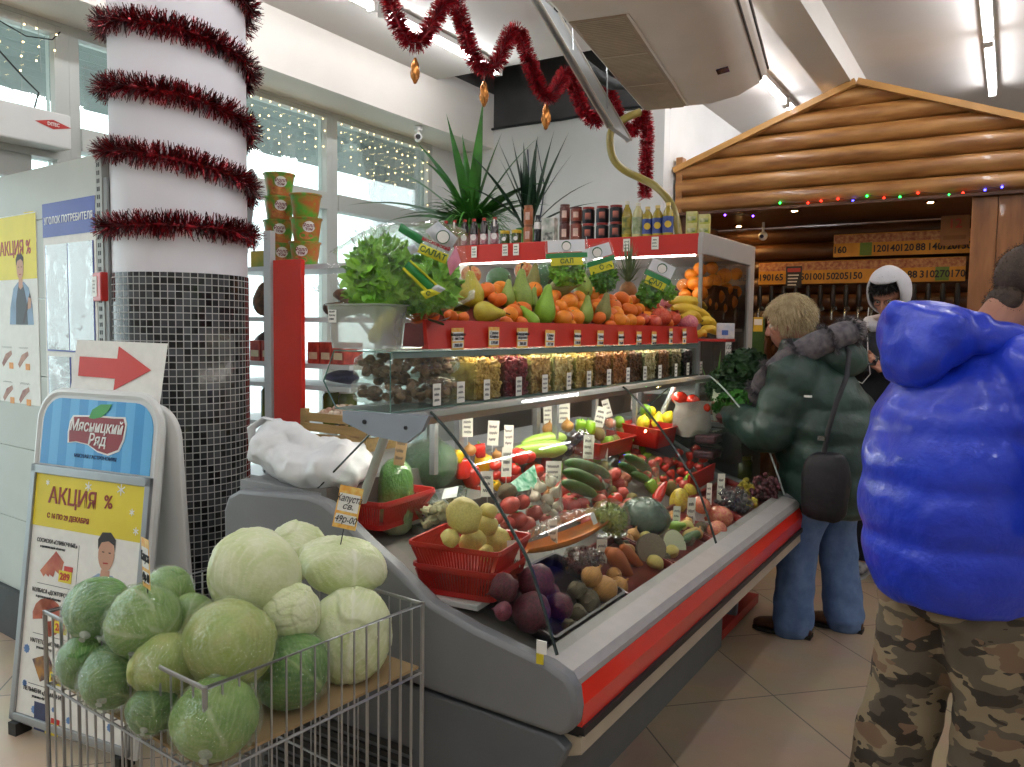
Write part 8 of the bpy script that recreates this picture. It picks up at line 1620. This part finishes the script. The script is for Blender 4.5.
# ---- man in the blue jacket: seen from behind his right shoulder
bm_ = thing('person', 'person in a bright blue puffer jacket and camouflage trousers, turned away', 'person', (-.098, 2.475, 0), R(-52))
Hd = Matrix.Translation((0, .17, 1.565)) @ Matrix.Rotation(R(-28), 4, 'X')
b = MB(); hips, knees, ank = [(.09, .02, .86), (-.09, -.01, .86)], [(.11, .06, .47), (-.10, -.05, .47)], [(.12, .03, .09), (-.10, -.13, .09)]
sh, el, wr = [(.24, .05, 1.33), (-.19, .03, 1.33)], [(.375, .12, 1.00), (-.29, .10, 1.02)], [(.23, .33, 1.05), (-.14, .33, 1.08)]
limb_body(b, hips, knees, ank, sh, el, wr, chest=(0, .03, 1.24), neck=(0, .09, 1.41)); add_head(b, Hd)
for s_, w, e in ((1, wr[0], el[0]), (-1, wr[1], el[1])): add_hand(b, frame(w, Vector(w)-Vector(e), (0, -.2, 1)), -s_, .45)
fuse(b, .006, 3).build('body', skin, bm_, angle=180); eyes(bm_, Hd)
bj = M('blue_nylon', '#2243d6', .36, .08, 5, .9, 17, c2='#1b38c4', coat=.15)
j = MB(); j.loft(oval_rings([(.735, 0, -.005, .205, .185), (.765, 0, -.005, .235, .212), (.92, 0, -.015, .250, .228), (1.06, 0, -.02, .252, .228), (1.20, 0, -.012, .25, .22), (1.31, 0, .012, .23, .192), (1.39, 0, .04, .17, .148), (1.44, 0, .062, .115, .118), (1.465, 0, .075, .098, .10)], 48, (.765, .91, 1.06, 1.20, 1.32), .075))
for s_, w, e, q in ((sh[0], wr[0], el[0], 1), (sh[1], wr[1], el[1], -1)): sleeve(j, [Vector(s_)+Vector((q*.02, 0, -.03)), Vector(s_).lerp(Vector(e), .5)+Vector((q*.02, 0, 0)), e, Vector(e).lerp(Vector(w), .5), Vector(w)-(Vector(w)-Vector(e)).normalized()*.02], [.095, .092, .086, .080, .066], 5, .14)
j.chain([(.06, .05, 1.40), (.16, .045, 1.375), (.25, .05, 1.325)], [.075, .085, .095], 16); j.chain([(-.06, .05, 1.40), (-.14, .04, 1.375), (-.21, .03, 1.325)], [.075, .085, .095], 16)
jf = wrinkle(fuse(j, .011, 2), 9, .006, 2); jk = jf.build('puffer_jacket', bj, bm_, angle=180)
h = MB(); h.ball((0, -.125, 1.445), (.165, .105, .10), 26, 16); h.ball((.02, -.165, 1.405), (.125, .07, .095), 20, 12); h.chain([(.12, -.05, 1.445), (.125, .05, 1.44), (.10, .15, 1.415), (.0, .18, 1.40), (-.10, .15, 1.415), (-.125, .05, 1.44), (-.12, -.05, 1.445)], [.046, .034, .03, .028, .03, .034, .046], 14); h.chain([(-.11, -.05, 1.475), (0, -.085, 1.50), (.11, -.05, 1.475)], [.036, .04, .036], 14); h.chain([(-.14, -.14, 1.475), (0, -.20, 1.50), (.14, -.14, 1.475)], [.034, .038, .034], 12)
wrinkle(fuse(h, .010, 2), 10, .010, 6).build('hood', bj, jk, angle=180)
MB().tube([(.0, .262, .72), (.0, .25, 1.0), (0, .235, 1.2), (0, .19, 1.38)], .006, 6).build('zip', M('zip_grey', '#8a8f9a', .35, .1, 9, metal=.5), jk); MB().tube([(.285, .06, .80), (.275, .09, .88), (.27, .10, .95)], .005, 6).build('pocket_zip', M('zip_pale', '#b8bcc4', .35, .1, 9, metal=.4), jk)
MB().ball((.135, .07, 1.435), (.010, .014, .010), 10, 6).build('cord_stopper', black_plastic, jk)
hr = MB().ball((0, -.014, .037), (.0795, .0975, .091), 36, 24)
def cut(mb, keep): mb.f = [f for f in mb.f if keep(sum((Vector(mb.v[i]) for i in f), Vector())/len(f))]; mb.m = [0]*len(mb.f); return mb
cut(hr, lambda p: (p.z > .035+.6*max(0, p.y)-.02 or (p.y < -.005 and p.z > -.045-.2*p.y*0)) and not (p.y > .06 and p.z < .085)); nk = MB().ball((0, -.055, -.055), (.058, .035, .05), 24, 14); cut(nk, lambda p: p.y < -.03 and p.z > -.085); hr.add(nk.v, nk.f)
sv = surf(hr, 5200, 3); hh = MB(); hh.add(hr.v, hr.f); strands(hh, sv, .0045, .0011, 4, .3, .3); warp(hh, lambda p: Hd @ p); hh.build('hair', M('brown_short_hair', '#4a3a2e', .7, .25, 40, c2='#35291f'), bm_, angle=180)
def camo():
    m = bpy.data.materials.new('camouflage_cloth'); m.use_nodes = True; N = m.node_tree.nodes; L = m.node_tree.links; b_ = N['Principled BSDF']; tc = N.new('ShaderNodeTexCoord'); mp = N.new('ShaderNodeMapping'); mp.inputs['Scale'].default_value = (7, 7, 15); L.new(tc.outputs['Object'], mp.inputs['Vector'])
    col_ = None
    for i, (c, sc_, th) in enumerate((('#5e5648', 1.0, 0), ('#8a7d64', 1.0, .50), ('#3a332b', 1.25, .55), ('#77604c', .9, .60))):
        if i == 0: rgb = N.new('ShaderNodeRGB'); rgb.outputs[0].default_value = (*lin(c), 1); col_ = rgb.outputs[0]; continue
        nz = N.new('ShaderNodeTexNoise'); nz.inputs['Scale'].default_value = sc_; nz.inputs['Detail'].default_value = 2.5; mp2 = N.new('ShaderNodeMapping'); mp2.inputs['Location'].default_value = (i*7.3, i*3.1, i*5.7); L.new(mp.outputs['Vector'], mp2.inputs['Vector']); L.new(mp2.outputs['Vector'], nz.inputs['Vector'])
        gt = N.new('ShaderNodeMath'); gt.operation = 'GREATER_THAN'; gt.inputs[1].default_value = th; L.new(nz.outputs['Fac'], gt.inputs[0]); mx = N.new('ShaderNodeMix'); mx.data_type = 'RGBA'; L.new(gt.outputs[0], mx.inputs['Factor']); L.new(col_, mx.inputs[6]); mx.inputs[7].default_value = (*lin(c), 1); col_ = mx.outputs[2]
    L.new(col_, b_.inputs['Base Color']); b_.inputs['Roughness'].default_value = .85; return m
t = MB(); t.loft(oval_rings([(.70, 0, 0, .18, .15), (.80, 0, 0, .185, .155), (.93, 0, 0, .18, .15)], 30))
for hp_, kn, an in zip(hips, knees, ank): sleeve(t, [Vector(hp_)-Vector((0, 0, .06)), Vector(hp_).lerp(Vector(kn), .6), kn, Vector(kn).lerp(Vector(an), .5), Vector(an)+Vector((0, 0, .0))], [.125, .118, .108, .104, .100], 4, .05)
tr_ = wrinkle(fuse(t, .013, 3), 9, .012, 9).build('trousers', camo(), bm_, angle=180)
MB().tube([(.185, -.02, .62), (.20, .02, .615), (.205, .08, .61)], .005, 6).build('pocket_flap', M('camo_seam', '#4a4438', .8, .1, 9), tr_); MB().tube([(.195, .06, .74), (.20, .065, .68)], .006, 6).build('pocket_zip', ink, tr_)
dks = M('black_boot', '#1c1a18', .5, .15, 9); sol = M('dark_sole', '#26221e', .7, .1, 9)
for a in ank: shoe((a[0], a[1]+.02, 0), 0, .27, dks, sol, bm_)
# ---- woman in the green coat: faces the herb counter
lw = thing('person', 'blonde person in a dark green padded coat with a fur-trimmed hood and blue jeans', 'person', (-.745, 4.055, 0), R(90))
Hd = Matrix.Translation((-.0, .19, 1.495)) @ Matrix.Rotation(R(-14), 4, 'X')
b = MB(); hips, knees, ank = [(.09, -.03, .80), (-.09, .0, .80)], [(.09, -.06, .44), (-.12, .08, .44)], [(.08, -.11, .09), (-.14, .085, .09)]
sh, el, wr = [(.17, .10, 1.29), (-.17, .10, 1.29)], [(.26, .22, 1.00), (-.27, .19, .98)], [(.10, .40, 1.10), (-.15, .43, 1.05)]
limb_body(b, hips, knees, ank, sh, el, wr, z_hip=.84, chest=(0, .06, 1.15), neck=(0, .11, 1.35)); add_head(b, Hd)
for s_, w, e in ((1, wr[0], el[0]), (-1, wr[1], el[1])): add_hand(b, frame(w, Vector(w)-Vector(e)+Vector((0, .05, 0)), (-s_*.9, 0, .4)), -s_, .55)
fuse(b, .006, 3).build('body', M('pale_skin', '#c9937e', .5, .08, 12, c2='#b98370'), lw, angle=180); eyes(lw, Hd)
gj_ = M('green_nylon', '#2b453e', .42, .1, 5, .7, 18, c2='#21362f')
j = MB(); j.loft(oval_rings([(.60, 0, -.06, .235, .205), (.64, 0, -.065, .262, .24), (.80, 0, -.06, .285, .265), (.96, 0, -.03, .282, .262), (1.10, 0, .015, .272, .24), (1.22, 0, .055, .255, .20), (1.31, 0, .09, .21, .16), (1.38, 0, .11, .14, .115), (1.42, 0, .12, .11, .10)], 48, (.66, .80, .95, 1.10, 1.24), .07))
for s_, w, e, q in ((sh[0], wr[0], el[0], 1), (sh[1], wr[1], el[1], -1)): sleeve(j, [Vector(s_)+Vector((q*.03, 0, -.02)), Vector(s_).lerp(Vector(e), .5)+Vector((q*.02, 0, 0)), e, Vector(e).lerp(Vector(w), .5), Vector(w)-(Vector(w)-Vector(e)).normalized()*.03], [.115, .108, .095, .082, .066], 5, .15)
jk = wrinkle(fuse(j, .012, 3), 8, .008, 12).build('padded_coat', gj_, lw, angle=180)
h = MB(); h.ball((0, -.06, 1.33), (.16, .12, .10), 22, 14); h.chain([(-.13, .02, 1.36), (0, -.09, 1.40), (.13, .02, 1.36)], [.06, .07, .06], 12); wrinkle(fuse(h, .012, 3), 10, .01, 3).build('hood', gj_, jk, angle=180)
fr = MB(); fp = [(-.13, .30, 1.13), (-.185, .25, 1.22), (-.205, .15, 1.31), (-.18, .03, 1.39), (-.10, -.08, 1.445), (0, -.115, 1.46), (.10, -.08, 1.445), (.165, .02, 1.39), (.185, .12, 1.31), (.155, .20, 1.23), (.11, .235, 1.17)]
fr.chain(fp, [.04, .052, .06, .062, .06, .058, .058, .058, .055, .045, .035], 16); ff = MB(); ff.add(fr.v, fr.f); strands(ff, surf(fr, 9000, 5), .038, .0012, 6, .35, .55); ff.build('fur_trim', M('grey_fur', '#6c6769', .8, .35, 30, c2='#47434a'), jk, angle=180)
MB().box((-.305, .02, 1.165), (.004, .035, .010)).build('sleeve_badge', wht, jk, smooth=False)
hb_ = MB(); hb_.ball((0, -.018, .035), (.098, .112, .102), 40, 26, fn=lambda d: 1+.05*noise.noise(d*3)); cut(hb_, lambda p: not (p.y > .055 and p.z < .075) and p.z > -.075 and not (p.y > .03 and p.z < .0)); hl = MB(); hl.add(hb_.v, hb_.f)
strands(hl, surf(hb_, 8000, 8), .04, .0014, 9, 1.2, .25); warp(hl, lambda p: Hd @ p); hl.build('hair', M('blonde_hair', '#d9c9a2', .5, .2, 30, c2='#bfa980'), lw, angle=180)
jn = M('blue_denim', '#6a86b4', .8, .12, 14, .15, 90, c2='#54709e'); t = MB(); t.loft(oval_rings([(.58, 0, -.03, .17, .15), (.75, 0, -.03, .19, .165), (.90, 0, -.03, .18, .15)], 30))
for hp_, kn, an in zip(hips, knees, ank): sleeve(t, [Vector(hp_)-Vector((0, 0, .05)), Vector(hp_).lerp(Vector(kn), .6), kn, Vector(kn).lerp(Vector(an), .5), Vector(an)-Vector((0, 0, .035))], [.122, .110, .094, .090, .098], 3, .03)
wrinkle(fuse(t, .012, 3), 9, .008, 5).build('jeans', jn, lw, angle=180)
brs = M('brown_boot_leather', '#5e3a24', .45, .2, 12, c2='#462a1a')
for a in ank: shoe((a[0], a[1]+.02, 0), 0, .27, brs, sol, lw)
hbg = thing('shoulder_bag', 'black soft shoulder bag hanging at the hip of the green coat', 'bag', (-.745, 4.055, 0), R(90)); bgm = M('black_bag_cloth', '#14141c', .55, .15, 9, .4, 20)
bb = MB(); bb.ball((-.315, -.07, .765), (.045, .105, .155), 32, 22, fn=lambda d: (abs(d.x)**3+abs(d.y)**3+abs(d.z)**3)**(-1/3)+.04*noise.noise(d*3)); wrinkle(bb, 9, .008, 1).build('bag_body', bgm, hbg, angle=180)
MB().tube([(-.325, -.06, .91), (-.325, -.075, 1.02), (-.30, -.10, 1.14), (-.24, -.13, 1.26), (-.15, -.12, 1.37), (-.06, -.06, 1.42)], .011, 8, flat=.4).build('strap', bgm, hbg); MB().box((-.337, -.05, .985), (.012, .03, .02)).build('buckle', tapm, hbg, smooth=False)
hp2 = thing('plastic_bag', 'Thin pinkish-white plastic bag held by the person in the green coat', 'bag', (-1.13, 3.98, 1.06)); random.seed(4)
rings = [[wob(Vector((.075*f*math.cos(q), .06*f*math.sin(q), z)), 16, .02, 3) for q in [2*PI*k/28 for k in range(28)]] for f, z in ((.2, -.11), (.9, -.10), (1.05, -.03), (.8, .04), (.35, .09), (.45, .13))]
MB().loft(rings, cap=False).build('film', glassy('pinkish_bag', '#f0e4e0', .06, .12, film=.32, filmcol='#d8bcb0', wrinkle=.7, wscale=18), hp2)
MB().quad((.02, -.062, -.02), (.06, -.05, -.02), (.055, -.04, .03), (.02, -.052, .03)).build('pink_print', pinkpr, hp2, smooth=False)
# ---- hooded man with a phone, facing the camera side
hm = thing('person', 'person in a dark jacket and white hood looking down at a phone', 'person', (-.60, 5.14, 0), R(166))
Hd = Matrix.Translation((0, .06, 1.665)) @ Matrix.Rotation(R(-27), 4, 'X')
b = MB(); hips, knees, ank = [(.09, 0, .90), (-.09, 0, .90)], [(.10, .03, .50), (-.10, .03, .50)], [(.10, -.02, .09), (-.12, .02, .09)]
sh, el, wr = [(.19, 0, 1.44), (-.19, 0, 1.44)], [(.26, .04, 1.15), (-.26, .04, 1.15)], [(.07, .25, 1.265), (-.06, .24, 1.25)]
limb_body(b, hips, knees, ank, sh, el, wr, chest=(0, 0, 1.28), neck=(0, .02, 1.52)); add_head(b, Hd)
for s_, w, e in ((1, wr[0], el[0]), (-1, wr[1], el[1])): add_hand(b, frame(w, Vector((-s_*.045, .06, .03)), (0, -.6, -.8)), s_, .75)
fuse(b, .006, 3).build('body', skin, hm, angle=180); eyes(hm, Hd)
nj = M('navy_jacket', '#14161f', .6, .15, 8, .15, 20); j = MB(); j.loft(oval_rings([(.80, 0, 0, .215, .15), (.95, 0, 0, .22, .155), (1.15, 0, 0, .225, .155), (1.32, 0, 0, .22, .15), (1.43, 0, .0, .17, .12), (1.51, 0, .01, .09, .085)], 40))
for s_, w, e, q in ((sh[0], wr[0], el[0], 1), (sh[1], wr[1], el[1], -1)): sleeve(j, [s_, Vector(s_).lerp(Vector(e), .5), e, Vector(e).lerp(Vector(w), .5), Vector(w)-(Vector(w)-Vector(e)).normalized()*.02], [.085, .078, .07, .06, .048], 3, .05)
jk = wrinkle(fuse(j, .012, 3), 9, .007, 7).build('jacket', nj, hm, angle=180)
MB().tube([(.13, .10, 1.50), (.14, .155, 1.40), (.14, .17, 1.22), (.15, .15, 1.08)], .022, 8, flat=.35).build('red_strap', M('red_strap_cloth', '#a8242c', .6, .1, 20), jk)
h = MB(); h.ball((0, -.02, .025), (.112, .130, .142), 40, 28); cut(h, lambda p: not (p.y > .045 and abs(p.x) < .088 and p.z < .118)); h = warp(h, lambda p: wob(Hd @ p, 12, .006, 2)); hc_ = M('white_hood_cloth', '#d9d9de', .8, .04, 14, .15, 40); o = h.build('hood', hc_, hm, angle=180, solid=.012)
MB().chain([(-.12, .02, 1.52), (-.07, -.08, 1.54), (.07, -.08, 1.54), (.12, .02, 1.52), (.06, .10, 1.49), (-.06, .10, 1.49), (-.12, .02, 1.52)], [.035]*7, 12).build('hood_collar', hc_, hm)
hf = MB().ball((0, -.004, .045), (.083, .100, .088), 32, 22); cut(hf, lambda p: p.z > .055-.3*max(0, -p.y) or p.y < -.02); h2 = MB(); h2.add(hf.v, hf.f); strands(h2, surf(hf, 2200, 2, lambda p: p.y > 0), .03, .0015, 3, .6, .35); warp(h2, lambda p: Hd @ p); h2.build('hair', M('black_hair', '#17130f', .5, .2, 30), hm, angle=180)
gl = MB()
for sx in (-1, 1): gl.tube([(sx*.033+.023*math.cos(q), .092, .002+.017*math.sin(q)) for q in [2*PI*k/18 for k in range(18)]], .0018, 6, closed=True); gl.tube([(sx*.056, .09, .008), (sx*.080, .02, .006)], .0016, 6)
gl.tube([(-.01, .093, .006), (.01, .093, .006)], .0018, 6); warp(gl, lambda p: Hd @ p); gl.build('glasses', black_plastic, hm)
t = MB(); t.loft(oval_rings([(.68, 0, 0, .165, .12), (.80, 0, 0, .175, .13), (.95, 0, 0, .165, .12)], 28))
for hp_, kn, an in zip(hips, knees, ank): sleeve(t, [Vector(hp_)-Vector((0, 0, .05)), Vector(hp_).lerp(Vector(kn), .6), kn, Vector(kn).lerp(Vector(an), .5), Vector(an)+Vector((0, 0, .02))], [.10, .088, .074, .066, .062], 3, .03)
wrinkle(fuse(t, .012, 3), 9, .006, 5).build('trousers', M('dark_trousers', '#1a1c24', .8, .15, 14), hm, angle=180)
for a in ank: shoe((a[0], a[1]+.02, 0), 0, .28, M('black_white_trainer', '#2a2a2c', .5, .5, 22, c2='#b8b8b8', det=1), M('white_sole', '#d8d8d6', .5, .05, 9), hm)
ph = thing('mobile_phone', 'Black mobile phone with a white cable held in both hands', 'phone', (-.60, 5.14, 0), R(166)); pm_ = Matrix.Translation((.005, .325, 1.30)) @ Matrix.Rotation(R(-40), 4, 'X')
m = MB().box((0, 0, 0), (.125, .068, .009)); warp(m, lambda p: pm_ @ p); m.build('phone_body', M('phone_black', '#111114', .2, .1, 9, coat=.5), ph, smooth=False); m = MB().box((0, 0, .0048), (.112, .060, .0006)); warp(m, lambda p: pm_ @ p); m.build('screen', M('phone_screen', '#1c2430', .1, .1, 9, coat=.6), ph, smooth=False)
MB().tube([(.06, .33, 1.31), (.08, .36, 1.28), (.07, .35, 1.20), (.03, .30, 1.17), (.02, .22, 1.22), (.05, .19, 1.35), (.07, .17, 1.50), (.085, .12, 1.60)], .0028, 6).build('earphone_cable', wht, ph)
